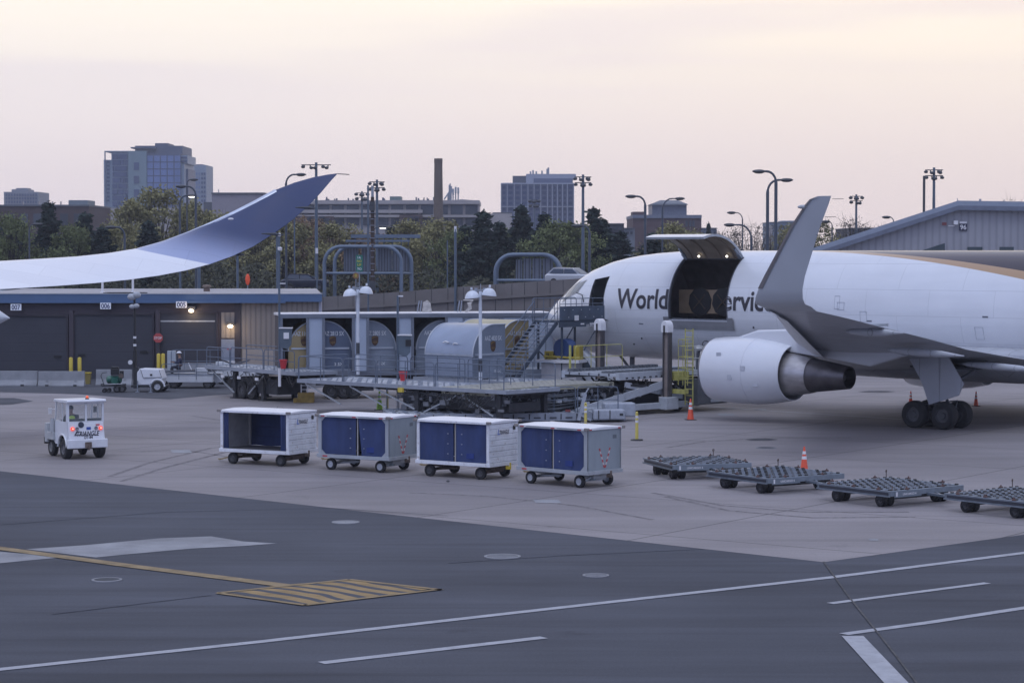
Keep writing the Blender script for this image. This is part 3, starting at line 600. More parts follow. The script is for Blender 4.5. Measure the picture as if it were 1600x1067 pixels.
# gantries
pipe = mat('blue_grey_pipe', (.13, .17, .23), .5, .2, var=.15, scale=.8); pipel = mat('sign_back_metal', (.19, .21, .26), .55, .3, var=.12, scale=.6)
def arch(mb, u0, u1, v0, vb, D, r, Rc=1.6):
    a, b = at(u0, vb, D), at(u1, vb, D); zt = at(u0, v0, D).z
    pts = [V((a.x, D, a.z-2))]
    for k in range(7): t_ = math.pi/2*k/6; pts.append(V((a.x+Rc-Rc*math.cos(t_), D, zt-Rc+Rc*math.sin(t_))))
    for k in range(7): t_ = math.pi/2*k/6; pts.append(V((b.x-Rc+Rc*math.sin(t_), D, zt-Rc+Rc*math.cos(t_))))
    pts.append(V((b.x, D, b.z-2))); mb.tube(pts, r, 12)
def gantry(label, u0, u1, vt, vm, vb, D, dD, du, panels):
    e = empty('sign_gantry', (0, 0, 0), 0, label, 'sign gantry', 'tubular sign gantries over the ramp')
    mb = MB(); arch(mb, u0, u1, vt, vb, D, .19); mb.build('front_arch', pipe, e, True)
    mb = MB(); arch(mb, u0+du, u1+du, vt, vb, D+dD, .19); mb.build('rear_arch', pipe, e, True)
    mb = MB(); mb.tube([at(u0, vm, D), at(u1, vm, D)], .13, 8); mb.tube([at(u0+du, vm, D+dD), at(u1+du, vm, D+dD)], .13, 8)
    for u in (u0, u0+(u1-u0)*.3, u0+(u1-u0)*.7, u1): mb.tube([at(u, vm, D), at(u+du, vm, D+dD)], .08, 6)
    mb.build('cross_beam', pipe, e, True)
    for (a, b, c, d, nrib) in panels:
        Dp = D+dD+.4; pa, pb = at(a, c, Dp), at(b, d, Dp)
        sp = MB().bb(pa.x, pb.x, Dp, Dp+.08, pb.z, pa.z).build('sign_back', pipel, e)
        rb_ = MB()
        for k in range(nrib): x = pa.x+(pb.x-pa.x)*(k+.5)/nrib; rb_.bb(x-.05, x+.05, Dp-.12, Dp-.002, pb.z-.2, pa.z+.1)
        rb_.build('stiffener', mat('stiffener_dark', (.06, .075, .10), .5), sp)
    return e
g1 = gantry('wide tubular sign gantry seen from behind, left of the chimney', 507, 627, 385.5, 427, 447, 225, 3, 16, [(537, 560, 388, 424, 5), (565, 583, 388, 424, 4), (590, 612, 388, 424, 5), (613, 640, 389, 424, 6)])
mb = MB()
for u in (555, 575, 590, 600, 613, 627, 638): mb.tube([at(u, 372, 232), at(u, 384, 232)], .07, 5)
a = at(548, 372, 231); b = at(656, 372, 231); mb.bb(a.x, b.x, 231, 233, a.z, a.z+.35); a = at(540, 378, 231); b = at(640, 378, 231); mb.bb(a.x, b.x, 231, 232, a.z, a.z+.2); mb.build('lamp_catwalk', pipe, g1)
g2 = gantry('small arched sign gantry holding slanted panels, right of the conifers centre', 774, 874, 398, 438, 442, 212, 2, 2, [(806, 816, 406, 437, 2), (818, 830, 404, 437, 2), (832, 846, 404, 437, 2), (848, 864, 404, 437, 2)])
# utility pole and poles, lamps
pole = mat('lamp_pole_blue_grey', (.10, .135, .18), .5, .3, var=.1); headm = mat('lamp_head_dark', (.05, .055, .065), .5); litm = mat('lamp_lens_lit', (1, .95, .85), .3, emit=5)
spole = mat('street_pole_dark', (.06, .075, .10), .5, .3, var=.1)
def street(u, vt, hu, hv, D, label, lit=False, zb=0, r=.11, both=None):
    a = at(u, vt, D); e = empty('street_lamp', (a.x, D, zb), 0, label, 'street lamp', 'curved-arm street lamps')
    h = at(hu, hv, D); s = 1 if h.x > a.x else -1; rad = min(abs(h.x-a.x)*.55, 2.2)
    pts = [V((0, 0, 0)), V((0, 0, a.z*.5-zb)), V((0, 0, h.z-rad*1.2-zb))]
    for k in range(1, 7): t_ = math.pi/2*k/6; pts.append(V((s*(rad-rad*math.cos(t_)), 0, h.z-rad*1.2+rad*1.2*math.sin(t_)-zb)))
    pts.append(V((h.x-a.x-s*.3, 0, h.z-zb)))
    n = len(pts); MB().tube(pts, [r*1.3]+[r]*2+[r*.7]*(n-4)+[r*.5], 8).build('pole', spole, e, True)
    hd = MB().sphere((h.x-a.x, 0, h.z-zb), .5, 12, 6, (1, .4, .28)).build('lamp_head', headm, e, True)
    MB().sphere((h.x-a.x, 0, h.z-zb-.1), .34, 10, 4, (1, .5, .2)).build('lens', litm if lit else rimd, hd, True)
S = street
S(306, 330, 283, 291.5, 200, 'tall curved street lamp in front of the glass tower, head to the left')
S(281, 340, 300, 306, 215, 'lit street lamp below the tall one in front of the glass tower', lit=True)
S(292, 300, 303, 281, 260, 'small street lamp head in front of the pale slab tower', r=.08)
S(447, 330, 470, 273, 205, 'curved street lamp peeking above the blue wing tip')
S(195, 400, 173, 355, 200, 'curved street lamp in front of the second dark conifer')
S(46, 400, 59, 350.5, 220, 'small street lamp at far left before the dark trees', r=.08)
S(583, 400, 598, 355, 235, 'lit street lamp just right of the brown utility pole', lit=True, r=.07)
S(921, 413, 902, 353, 180, 'curved street lamp behind the cargo plane nose')
S(1008, 380, 986, 307, 190, 'curved street lamp left of the brick hall')
S(1035, 380, 1062, 310.5, 215, 'curved street lamp in front of the brick hall roof', r=.09)
S(1160, 390, 1143, 332.5, 240, 'small thin street lamp left of the twin lamps', r=.07)
S(1174, 390, 1140, 351.5, 190, 'low curved street lamp above the open cargo door')
S(1199, 390, 1229, 281.5, 170, 'twin street lamp whose head points right', r=.12)
S(1212, 390, 1186, 268, 165, 'tallest of the twin street lamps, head to the left', r=.12)
S(1300, 390, 1290, 346.5, 240, 'small curved street lamp just right of the winglet', r=.07)
S(1396, 390, 1385, 339.5, 240, 'small thin street lamp over the hangar roof slope', r=.07)
def mast(u, vt, D, cols, rows, label, wpx=None, hpx=13, thick=.16):
    a = at(u, vt, D); e = empty('floodlight_mast', (a.x, D, 0), 0, label, 'floodlight mast', 'stadium floodlight masts on the skyline')
    MB().tube([(0, 0, 0), (0, 0, a.z)], [thick*1.4, thick*.8], 8).build('pole', pole, e, True)
    s = F/D; wd = (wpx or 26)/s
    for rr in range(rows):
        z = a.z-.25-rr*hpx/s; n = cols if rr == 0 else cols-1
        MB().bar((-wd/2, 0, z), (wd/2, 0, z), .09).build('crossarm', headm, e)
        for k in range(n):
            x = -wd/2+wd*(k+.5)/n
            MB().sphere((x+(.12 if k % 2 else -.12), -.15, z-.2-(.1 if k % 3 else 0)), 3.3/s, 10, 6, (1, .9, .72)).tube([(x, 0, z), (x, -.1, z-.3)], .07, 5).build('floodlight', headm, e, True)
mast(494, 254, 230, 5, 1, 'floodlight mast with one wide row of five lamps above the blue wing tip', 46)
mast(589, 281, 255, 5, 2, 'floodlight mast with two rows of lamps beside the brown utility pole', 24, 9)
mast(565.5, 299, 330, 4, 2, 'smaller two-row floodlight mast left of the brown utility pole', 20, 7)
mast(911, 273, 240, 5, 2, 'tall two-row floodlight mast right of the grey tower block', 26, 9)
mast(835, 311, 450, 4, 2, 'faint far floodlight mast in front of the grey tower block', 16, 7, .12)
mast(1338, 304, 300, 4, 2, 'two-row floodlight mast between winglet and hangar', 20, 7)
mast(1459.5, 262, 235, 5, 2, 'two-row floodlight mast standing behind the hangar roof', 28, 9)
def thinpole(u, vt, D, label, m=pole, r=.1, zb=0, head=None, vb=None, name='pole', group='plain poles'):
    a = at(u, vt, D); zb = at(u, vb, D).z if vb else zb
    e = empty(name, (a.x, D, zb), 0, label, 'pole', group); MB().tube([(0, 0, 0), (0, 0, a.z-zb)], r, 8).build('shaft', m, e, True)
    if head == 'flat': MB().bar((-.55, 0, a.z-zb), (.55, 0, a.z-zb), .4, .1).build('lamp_head', headm, e)
    if head == 'white': MB().box((0, 0, a.z-zb), (.22, .2, .5)).build('cap', reflw, e)
    return e
thinpole(1444, 275, 233, 'plain dark pole left of the floodlight mast behind the hangar', headm, .13)
thinpole(281.5, 422, 190, 'blue-grey pole under the white part of the wing, left of three', head='flat')
thinpole(311, 414, 186, 'blue-grey pole where the wing turns blue', head='flat', r=.14)
thinpole(371, 398, 186, 'blue-grey pole under the blue wing, left of the orange sign', head='flat')
thinpole(433, 367, 190, 'tall blue-grey pole right of the orange sign', head='flat')
thinpole(460, 325, 230, 'slim pole right under the blue wing tip', head='flat', r=.08)
thinpole(495, 392, 205, 'short pole with a white cap left of the wide sign gantry', head='white', r=.07)
thinpole(711.5, 358, 205, 'thicker of two plain poles left of the dark pine', head='white', r=.12)
thinpole(699, 376, 215, 'thinner of two plain poles left of the dark pine', r=.06)
thinpole(575, 290, 210, 'thin grey pole left of the brown utility pole', r=.09)
a = at(582, 308, 225); e = empty('utility_pole', (a.x, 225, 0), 0, 'dark brown wooden utility pole with crossarm right of the green road sign', 'utility pole')
wood = mat('brown_timber', (.06, .04, .033), .9, var=.3)
MB().tube([(0, 0, 0), (0, 0, a.z)], [.24, .17], 8).build('pole', wood, e, True)
cg = MB()
for k in range(16): cg.box((0, -.24, 2+k*.62), (.42 if k % 2 else .3, .05, .06))
cg.build('climbing_steps', steel, e); MB().box((0, -.3, a.z-.9), (.5, .45, .9)).box((0, -.3, 4.2), (.6, .4, .9)).build('transformer_box', headm, e); MB().tube([(0, 0, a.z-.1), (0, 0, a.z+1.1)], .14, 6).build('top_insulator', steel, e)
# car, van
carm = mat('dark_blue_car_paint', (.022, .026, .045), .25, coat=.5, var=.05); carw = mat('white_car_paint', (.5, .52, .56), .3, coat=.5, var=.03)
def suv(e, m):
    sec = [(-2.3, .45, .95, .80), (-2.25, .35, 1.0, .86), (-1.6, .3, 1.08, .9), (-1.0, .3, 1.1, .9), (1.2, .3, 1.1, .9), (2.1, .32, 1.12, .88), (2.3, .45, 1.0, .82)]
    rows = []
    for x, z0, z1, w_ in sec: rows.append([(x, -w_*.9, z0), (x, -w_, z0+.2), (x, -w_, z1-.12), (x, -w_*.85, z1), (x, w_*.85, z1), (x, w_, z1-.12), (x, w_, z0+.2), (x, w_*.9, z0)])
    mb = MB().grid(rows, True); k = len(rows)-1; mb.f.append(tuple(range(7, -1, -1))); mb.f.append(tuple(k*8+i for i in range(8)))
    mb.build('body', m, e, True)
    cb = MB().prism([(-1.1, -.74, 1.08), (-.35, -.66, 1.6), (1.5, -.66, 1.66), (2.15, -.74, 1.12)], (0, 1.4, 0)); cb.build('roof', m, e)
    MB().prism([(-.85, -.755, 1.12), (-.3, -.70, 1.52), (.45, -.70, 1.54), (.45, -.755, 1.12)], (0, -.02, 0)).build('window', glass, e)
    MB().prism([(-.85, .755, 1.12), (-.3, .70, 1.52), (.45, .70, 1.54), (.45, .755, 1.12)], (0, .02, 0)).build('window', glass, e)
    MB().prism([(.53, .755, 1.12), (.53, .70, 1.54), (1.45, .70, 1.56), (1.9, .755, 1.16)], (0, .02, 0)).build('window', glass, e)
    MB().prism([(.53, -.755, 1.12), (.53, -.70, 1.54), (1.45, -.70, 1.56), (1.9, -.755, 1.16)], (0, -.02, 0)).build('window', glass, e)
    MB().prism([(-1.13, -.68, 1.12), (-.40, -.6, 1.56), (-.40, .6, 1.56), (-1.13, .68, 1.12)], (-.02, 0, .01)).build('windscreen', glass, e)
    for x in (-1.4, 1.4):
        for y in (-.82, .82): wheel(e, (x, y, .36), .36, .24, (0, 1, 0), rimd)
a = at(477, 456, 226)
e = empty('parked_car', (a.x, a.y, at(477, 461, 226).z+.45), math.pi, 'dark hatchback car driving on the ramp behind the parapet', 'car'); suv(e, carm)
e.name = 'passenger_car'
a = at(884, 446, 200); e = empty('passenger_car', (a.x+.6, 200, a.z-.1), math.pi-.5, 'white car on the ramp just left of the cargo plane nose', 'car'); suv(e, carw)
# road signs
def sign(u, v, D, label, w_, h_, m, txt=None, round_=False, vb=None, tm=None, rows=()):
    a = at(u, v, D); e = empty('road_sign', (a.x, D, 0), 0, label, 'road sign')
    MB().tube([(0, .08, 0), (0, .08, a.z)], .05, 6).build('post', steel, e)
    p = MB().lathe([(0, w_/2), (.04, w_/2), (.04, .001)], (0, .03, a.z), (0, -1, 0), 20).build('sign_plate', m, e) if round_ else MB().box((0, 0, a.z), (w_, .05, h_)).build('sign_plate', m, e)
    for k, (t_, dz, sz, mm) in enumerate(rows): letter('lettering', t_, sz, mm, p, (0, -.04, a.z+dz))
grn = mat('green_sign', (.02, .16, .12), .5); yl = mat('sign_yellow', (.55, .5, .05), .5)
a = sign(561.5, 411.5, 208, 'green and white road sign above the white lamp post', .62, 1.5, grn, rows=(('1A', .52, .3, reflw), ('NO', .2, .28, yl), ('UP', -.14, .3, yl), ('TO', -.5, .28, reflw)))
sign(556, 431, 206, 'small round amber sign beside the green road sign', .56, .56, mat('amber_sign', (.25, .13, .05), .5), round_=True, rows=(('0', .02, .36, yl),))
a = at(387, 437, 178); e = empty('orange_marker', (a.x, 178, 0), 0, 'orange oval marker on a thin stem behind the building roof', 'marker sign')
MB().tube([(0, 0, 0), (0, 0, a.z)], .04, 6).build('stem', steel, e); MB().sphere((0, 0, a.z), .36, 12, 8, (.5, .3, 1.25)).build('oval_face', mat('bright_orange', (.85, .10, .03), .5), e, True)
# ================================================================ CARGO BUILDING (left)
D = 135.0
x0, x1 = at(-260, 500, D).x, at(499, 500, D).x; zr = at(200, 459.5, D).z
br = mat('brown_facade', (.060, .050, .062), .7, var=.1, scale=.4); dr = wave_bands(mat('dark_roll_door', (.040, .042, .055), .55, var=.1, scale=.5), 2, .52, .9, .05, .15)
beige = wave_bands(mat('beige_corrugated_siding', (.235, .205, .18), .6, var=.07, scale=.3), 0, .30, .72, .3, .4)
fas = mat('blue_fascia', (.075, .135, .25), .45, var=.06); roofm = mat('pale_membrane_roof', (.34, .33, .34), .8, var=.2, scale=.5, dirt=.7, dirtcol=(.08, .07, .07))
e = empty('cargo_building', (0, 0, 0), 0, 'low brown and beige cargo building with three dark doors and a blue roof edge', 'building')
xb = at(376, 500, D).x
MB().bb(x0, xb, D, D+19, 0, zr-.42).build('brown_wall', br, e); MB().prism([(xb+.001, D+.002, 0), (x1, D+.002, 0), (x1, D+.002, zr-.42), (xb+.001, D+.002, zr-.42)], (-1.9, 19, 0)).build('corrugated_wall', beige, e)
MB().prism([(x0, D-.22, zr-.08), (x1+.15, D-.22, zr-.08), (x1+.15, D-.22, zr+.02), (x0, D-.22, zr+.02)], (-1.95, 19.5, 0)).build('roof', roofm, e)
f = MB(); f.bb(x0, x1+.18, D-.30, D-.22, zr-.45, zr+.02); f.bb(x0, at(445, 0, D).x, D-.36, D-.301, zr-.52, zr-.40); f.build('fascia', fas, e)
MB().bb(x0, x1+.18, D-.33, D-.302, zr+.0, zr+.05).build('roof_edge_strip', mat('pale_edge_metal', (.40, .43, .46), .5), e)
MB().bb(x1-.02, x1+.12, D-.12, D+.5, 0, zr-.45).build('corner_trim', mat('lilac_trim', (.3, .31, .38), .6), e)
for u in (496,):
    pass
doors = [(-30, 104, 494), (117, 238, 492), (250, 338, 490)]
for k, (a, b, v) in enumerate(doors):
    p, q = at(a, v, D), at(b, v, D)
    dd = MB().bb(p.x, q.x, D-.05, D+.02, .02, p.z).build('roller_door', dr, e)
    MB().bb(p.x-.12, p.x-.001, D-.14, D, .02, p.z+.12).bb(q.x+.001, q.x+.12, D-.14, D, .02, p.z+.12).bb(p.x, q.x, D-.14, D, p.z+.001, p.z+.12).build('door_frame', mat('door_frame_dark', (.035, .03, .04), .6), dd)
p, q = at(251, 501.5, D), at(336, 501.5, D); MB().bb(p.x, q.x, D-.07, D-.051, p.z-.05, p.z+.03).build('door_rail', mat('pale_edge_metal', (.4, .43, .46)), dd)
for u0, u1, v in ((84, 96, 557), (121, 135, 555), (218, 232, 550)):
    p = at((u0+u1)/2, v, D-.08); MB().box((p.x, D-.09, p.z), (.42, .05, .14)).build('door_bumper', black, e)
for u, v, tx in ((25, 480, '007'), (165, 478, '006'), (283.5, 476, '005')):
    p = at(u, v, D-.45); sg = MB().box(p, (.62, .06, .37)).build('number_sign', mat('sign_bright_white', (.85, .88, .92), .5, var=.02), e); letter('number_digits', tx, .40, mat('navy_digits', (.01, .02, .10)), sg, p+V((0, -.035, .0)), width=.50)
for u in (112, 247): p = at(u, 485, D); MB().bb(p.x-.12, p.x+.12, D-.2, D-.001, 0, p.z).build('door_pillar', br, e)
warm = mat('wall_lamp_lit', (1, .78, .52), .3, emit=14)
for u, v in ((299, 484), (360, 508)):
    p = at(u, v, D-.35); wl = MB().box(p+V((0, .12, .1)), (.45, .38, .2)).build('wall_lamp', headm, e); MB().sphere(p+V((0, -.06, -.06)), .15, 12, 6, (1, .6, .6)).build('lens', warm, wl, True)
    li = bpy.data.lights.new('wall_lamp_light', 'POINT'); li.energy = 22; li.color = (1, .72, .45); li.shadow_soft_size = .15; lo_ = bpy.data.objects.new('wall_lamp_light', li); COL.objects.link(lo_); lo_.location = p+V((0, -.45, -.25)); lo_.parent = wl
p, q = at(346, 488, D), at(372, 528, D); MB().bb(p.x, q.x, D-.08, D-.001, q.z, p.z).build('panel_above_door', beige, e)
p, q = at(346, 530, D), at(371, 590, D); dd = MB().bb(p.x, q.x, D-.07, D-.001, .02, p.z).build('entry_door', mat('pale_blue_door', (.22, .26, .34), .5), e)
r_ = at(358, 545, D-.08); letter('door_notice', '98 0', .16, red, dd, r_)
p = at(376, 546, D); MB().bb(xb+.1, x1-.01, D-.06, D-.001, .0, p.z).build('lower_band', mat('beige_base_panel', (.33, .29, .255), .7, var=.08), e)
MB().bb(xb-.35, xb, D-.1, D-.001, 0, zr-.5).build('dark_pillar', mat('door_frame_dark', (.035, .03, .04)), e)
# rubble along the roof edge
gr = MB(); rnd = random.Random(4)
for i in range(240):
    x = rnd.uniform(x0+16, at(210, 0, D).x); z = zr+.02
    if rnd.random() < .8: gr.box((x, D+rnd.uniform(.6, 2.4), z+.02), (rnd.uniform(.1, .9), rnd.uniform(.1, .4), .05), rnd.random()*3)
gr.build('roof_debris', mat('wet_roof_debris', (.05, .045, .045), .9), e)
for u, vt, lab in ((160, 436, 'short white vent post on the flat roof, left of two'), (207.5, 436, 'short white vent post on the flat roof above the mast lamps')):
    a = at(u, vt, D+4); q = empty('vent_post', (a.x, D+4, zr), 0, lab, 'vent post', 'white vent posts on the flat roof'); MB().tube([(0, 0, 0), (0, 0, a.z-zr)], .07, 8).lathe([(0, .14), (.06, .14), (.08, .08)], (0, 0, 0)).build('pipe', reflw, q, True)
a = at(323, 453, D+8); q = empty('roof_vent', (a.x, D+8, zr), 0, 'small brown roof vent behind the lamp on the flat roof', 'roof vent'); MB().lathe([(0, .2), (.3, .2), (.3, .3), (.42, .22), (.45, .01)], (0, 0, 0)).build('cowl', mat('rusty_cowl', (.14, .1, .08)), q, True)
# barriers
def barrier(u0, u1, v, label, hh=1.15):
    a, b = G(u0, v), G(u1, v); b.y = a.y; L_ = (b-a).length; e = empty('jersey_barrier', (a+b)/2, 0, label, 'concrete barrier', 'concrete barriers in front of the cargo building')
    h = L_/2-.02; k = hh/.82
    pr = [(-h, -.3, 0), (-h, -.3, .07*k), (-h, -.12, .33*k), (-h, -.08, .81*k), (-h, .08, .81*k), (-h, .12, .33*k), (-h, .3, .07*k), (-h, .3, 0)]
    MB().prism(pr, (2*h, 0, 0)).build('body', concrete, e, bevel=.015)
    mb = MB()
    for x in (-h*.6, h*.62): mb.lathe([(0, .05), (.03, .05)], (x, -.165, .3*k), (0, -1, 0), 10); mb.box((x, -.29, .06), (.18, .1, .1))
    mb.build('lifting_slots', mat('dark_recess', (.05, .05, .055)), e)
barrier(-60, 59.5, 603, 'concrete barrier at the left edge, below door 007', .85)
barrier(60, 133, 603.5, 'second concrete barrier from the left, below the yellow posts', .85)
barrier(150, 207, 602, 'concrete barrier behind the green compressor', .9)
barrier(208, 262, 600, 'concrete barrier behind the white light tower trailer', .9)
barrier(263, 352, 597, 'long concrete barrier behind the white belt vehicle', 1.1)
for u, v0, vb, lab in ((111, 558, 597, 'yellow bollard between doors 007 and 006, left of two'), (124.5, 558, 597, 'yellow bollard between doors 007 and 006, right of two'), (248, 552, 596, 'yellow bollard under the stop sign, left of two'), (255, 552, 596, 'yellow bollard under the stop sign, right of two'), (349, 556, 592, 'yellow bollard left of the pale entry door'), (391, 551, 585, 'yellow bollard before the beige wall')):
    g = G(u, vb); b = empty('bollard', g, 0, lab, 'bollard', 'yellow bollards at the cargo building'); z = at(u, v0, g.y).z
    MB().lathe([(0, .11), (z-.06, .11), (z-.02, .08), (z, .001)], (0, 0, 0), n=14).build('post', yellow, b, True)
g = G(135, 600); b = empty('yellow_bin', g, 0, 'small yellow bin at the right end of the left barriers', 'bin'); MB().prism([(-.2, -.2, 0), (.2, -.2, 0), (.25, -.2, .6), (-.25, -.2, .6)], (0, .4, 0)).build('tub', mat('dull_yellow_bin', (.25, .2, .06), .6), b); MB().box((0, 0, .63), (.52, .46, .06)).build('lid', yellow, b)
# stop sign
a = at(247, 528, D-.5); e = empty('stop_sign', (a.x, D-.5, 0), 0, 'red octagonal stop sign on a dark post in front of the cargo building', 'stop sign')
MB().tube([(0, .06, 0), (0, .06, a.z)], .05, 8).build('post', headm, e)
oc = [(math.cos(R(22.5+45*k))*.29, 0, a.z+math.sin(R(22.5+45*k))*.29) for k in range(8)]; pl = MB().prism(oc, (0, .03, 0)).build('sign_plate', mat('stop_red', (.42, .07, .07), .5), e)
letter('lettering', 'STOP', .19, reflw, pl, (0, -.005, a.z), width=.44)
# white board leaning, white cabinet
for u0, u1, v0, vb, nm, lab in ((262, 275, 548, 597, 'leaning_panel', 'tall pale panel leaning behind the worker in the white helmet'), (330, 342, 546, 592, 'control_cabinet', 'white upright cabinet left of the pale entry door')):
    g = G((u0+u1)/2, vb); z = at(u0, v0, g.y).z; s = F/g.y; q = empty(nm, g, 0, lab, 'panel' if nm[0] == 'l' else 'cabinet')
    MB().box((0, 0, z/2), ((u1-u0)/s, .3, z)).build('case', mat('pale_cabinet', (.38, .42, .46), .5), q, bevel=.02)
    if nm[0] == 'c': MB().box((-.1, -.17, z*.75), (.1, .03, .1)).build('handle', headm, q); MB().box((0, -.155, z*.5), (.02, .015, z*.95)).build('door_seam', headm, q)
    else: MB().box((0, -.16, z*.5), (.03, .02, z*.9)).build('rib', steel, q)
# ================================================================ FOREIGN WING at left
def loft(mb, secs, n=12):
    """secs: (LE, TE, thickness, normal) -> closed airfoil loft"""
    rows = []
    for le, te, th, nm in secs:
        le, te, nm = V(le), V(te), V(nm).normalized(); c = te-le; r_ = []
        for k in range(n+1):
            x = .5-.5*math.cos(math.pi*k/n); y = 5*th*(.2969*math.sqrt(x)-.126*x-.3516*x*x+.2843*x**3-.1015*x**4); r_.append(le+c*x+nm*c.length*y)
        for k in range(n-1, 0, -1):
            x = .5-.5*math.cos(math.pi*k/n); y = 5*th*(.2969*math.sqrt(x)-.126*x-.3516*x*x+.2843*x**3-.1015*x**4); r_.append(le+c*x-nm*c.length*y*.7)
        rows.append(r_)
    mb.grid(rows, True); k = len(rows[0]); o = len(mb.v)-k*len(rows)
    mb.f.append(tuple(o+i for i in reversed(range(k)))); mb.f.append(tuple(o+(len(rows)-1)*k+i for i in range(k)))
    return mb
# (u_LE, v_LE, u_TE, v_TE) silhouettes and depths
ws = [(-520, 432, -420, 478, 88, 83.5), (-250, 421, -180, 462, 90, 86), (0, 409.5, 33, 450.5, 92.5, 89.2), (60, 406, 90, 447, 93.2, 90), (120, 402, 150, 442.5, 94, 91), (170, 396.5, 200, 437.5, 94.6, 91.8), (215, 389, 248, 431, 95.2, 92.6), (255, 378, 290, 423, 95.8, 93.4),
      (295, 363, 328, 413, 96.3, 94.2), (330, 348, 362, 401, 96.8, 95), (365, 331.5, 395, 386, 97.3, 95.8), (400, 313.5, 427, 366, 97.8, 96.5), (430, 297, 456, 345, 98.2, 97.2), (460, 285.5, 480, 324, 98.6, 97.8), (488, 277.5, 500, 303, 99, 98.4), (512, 273, 517, 283, 99.2, 98.9), (526, 271.2, 527, 272.2, 99.3, 99.2)]
e = empty('airliner_wing', at(-250, 440, 88), 0, 'long white wing with a blue upswept tip reaching in from the left edge', 'aircraft wing'); org = V(e.location)
sec = []
P3 = [(at(a, b, d1)-org, at(c, d, d2)-org) for a, b, c, d, d1, d2 in ws]
for i, (le, te) in enumerate(P3):
    nx = P3[min(i+1, len(P3)-1)][0]-P3[max(i-1, 0)][0]; n_ = nx.cross(te-le); n_ = n_ if n_.z > 0 else -n_
    if n_.x > 0 and n_.z < 0: n_ = -n_
    sec.append((le, te, .075 if i > 8 else .09, n_))
wg = mat('wing_gloss_white', (.78, .79, .81), .4, var=.02, scale=.3, coat=.4)
# livery boundary: white inboard, blue outboard with fading edge and bare metal leading edge
t = wg.node_tree; bs = t.nodes['Principled BSDF']; tcn = t.nodes.new('ShaderNodeTexCoord'); sp = t.nodes.new('ShaderNodeSeparateXYZ'); t.links.new(tcn.outputs['Object'], sp.inputs[0])
bx = P3[8][1].x-.6
# boundary slants: x + k*z
mm = t.nodes.new('ShaderNodeMath'); mm.operation = 'MULTIPLY_ADD'; t.links.new(sp.outputs[2], mm.inputs[0]); mm.inputs[1].default_value = 5.0; t.links.new(sp.outputs[0], mm.inputs[2])
za = P3[8][1].x+5.0*P3[8][1].z
r1 = t.nodes.new('ShaderNodeMapRange'); r1.interpolation_type = 'SMOOTHSTEP'; r1.inputs[1].default_value = za-.05; r1.inputs[2].default_value = za+.05; t.links.new(mm.outputs[0], r1.inputs[0])
r2 = t.nodes.new('ShaderNodeMapRange'); r2.interpolation_type = 'SMOOTHSTEP'; r2.inputs[1].default_value = za-.2; r2.inputs[2].default_value = za+8; t.links.new(mm.outputs[0], r2.inputs[0])
bm_ = t.nodes.new('ShaderNodeMix'); bm_.data_type = 'RGBA'; t.links.new(r2.outputs[0], bm_.inputs[0]); bm_.inputs[6].default_value = (.32, .37, .55, 1); bm_.inputs[7].default_value = (.010, .026, .105, 1)
fm = t.nodes.new('ShaderNodeMix'); fm.data_type = 'RGBA'; t.links.new(r1.outputs[0], fm.inputs[0]); t.links.new(bs.inputs['Base Color'].links[0].from_socket, fm.inputs[6]); t.links.new(bm_.outputs[2], fm.inputs[7]); t.links.new(fm.outputs[2], bs.inputs['Base Color'])
loft(MB(), sec, 14).build('wing_surface', wg, e, 'all')
lem = mat('bare_leading_edge', (.62, .66, .74), .3, .5)
le_ = MB(); le_.grid([[P3[i][0].lerp(P3[i][1], f)+V((0, -.02, .075-.5*abs(f-.1)))*1 for f in (-.01, .07, .17)] for i in range(6, 13)]); le_.build('leading_edge_strip', lem, e, fix=False)
wk = MB()
for u, v in ((257, 425.5), (312, 414.5), (369, 397), (427, 366), (480, 325)):
    p = at(u, v, 93.5 if u < 300 else 95.5)-org; wk.tube([p+V((-.5, .1, .02)), p+V((.1, 0, 0)), p+V((.35, -.25, -.02))], [.02, .07, .02], 6)
p = at(527, 271.8, 99.2)-org; wk.tube([p, at(546, 273, 99.2)-org], .02, 5); wk.build('static_wick', headm, e)
MB().sphere(at(362, 342.5, 96)-org+V((0, -.3, 0)), .07, 10, 6, (1.8, .8, .7)).build('position_lamp', reflw, e, True)
fl = MB(); loft(fl, [(at(-200, 452, 87)-org, at(-190, 470, 85.5)-org, .3, (0, .3, 1)), (at(-60, 446, 89)-org, at(-60, 462, 87)-org, .2, (0, .3, 1)), (at(31, 450, 89.6)-org, at(32, 451.5, 89.4)-org, .1, (0, .3, 1))], 8); fl.build('flap', alu, e, True)
a, b = at(-220, 482, 86)-org, at(15, 497, 84)-org
MB().tube([a, a.lerp(b, .4), a.lerp(b, .8), a.lerp(b, .93), b], [.35, .55, .5, .25, .02], 14).build('flap_track_fairing', mat('fairing_pale', (.5, .52, .56), .4), e, True)
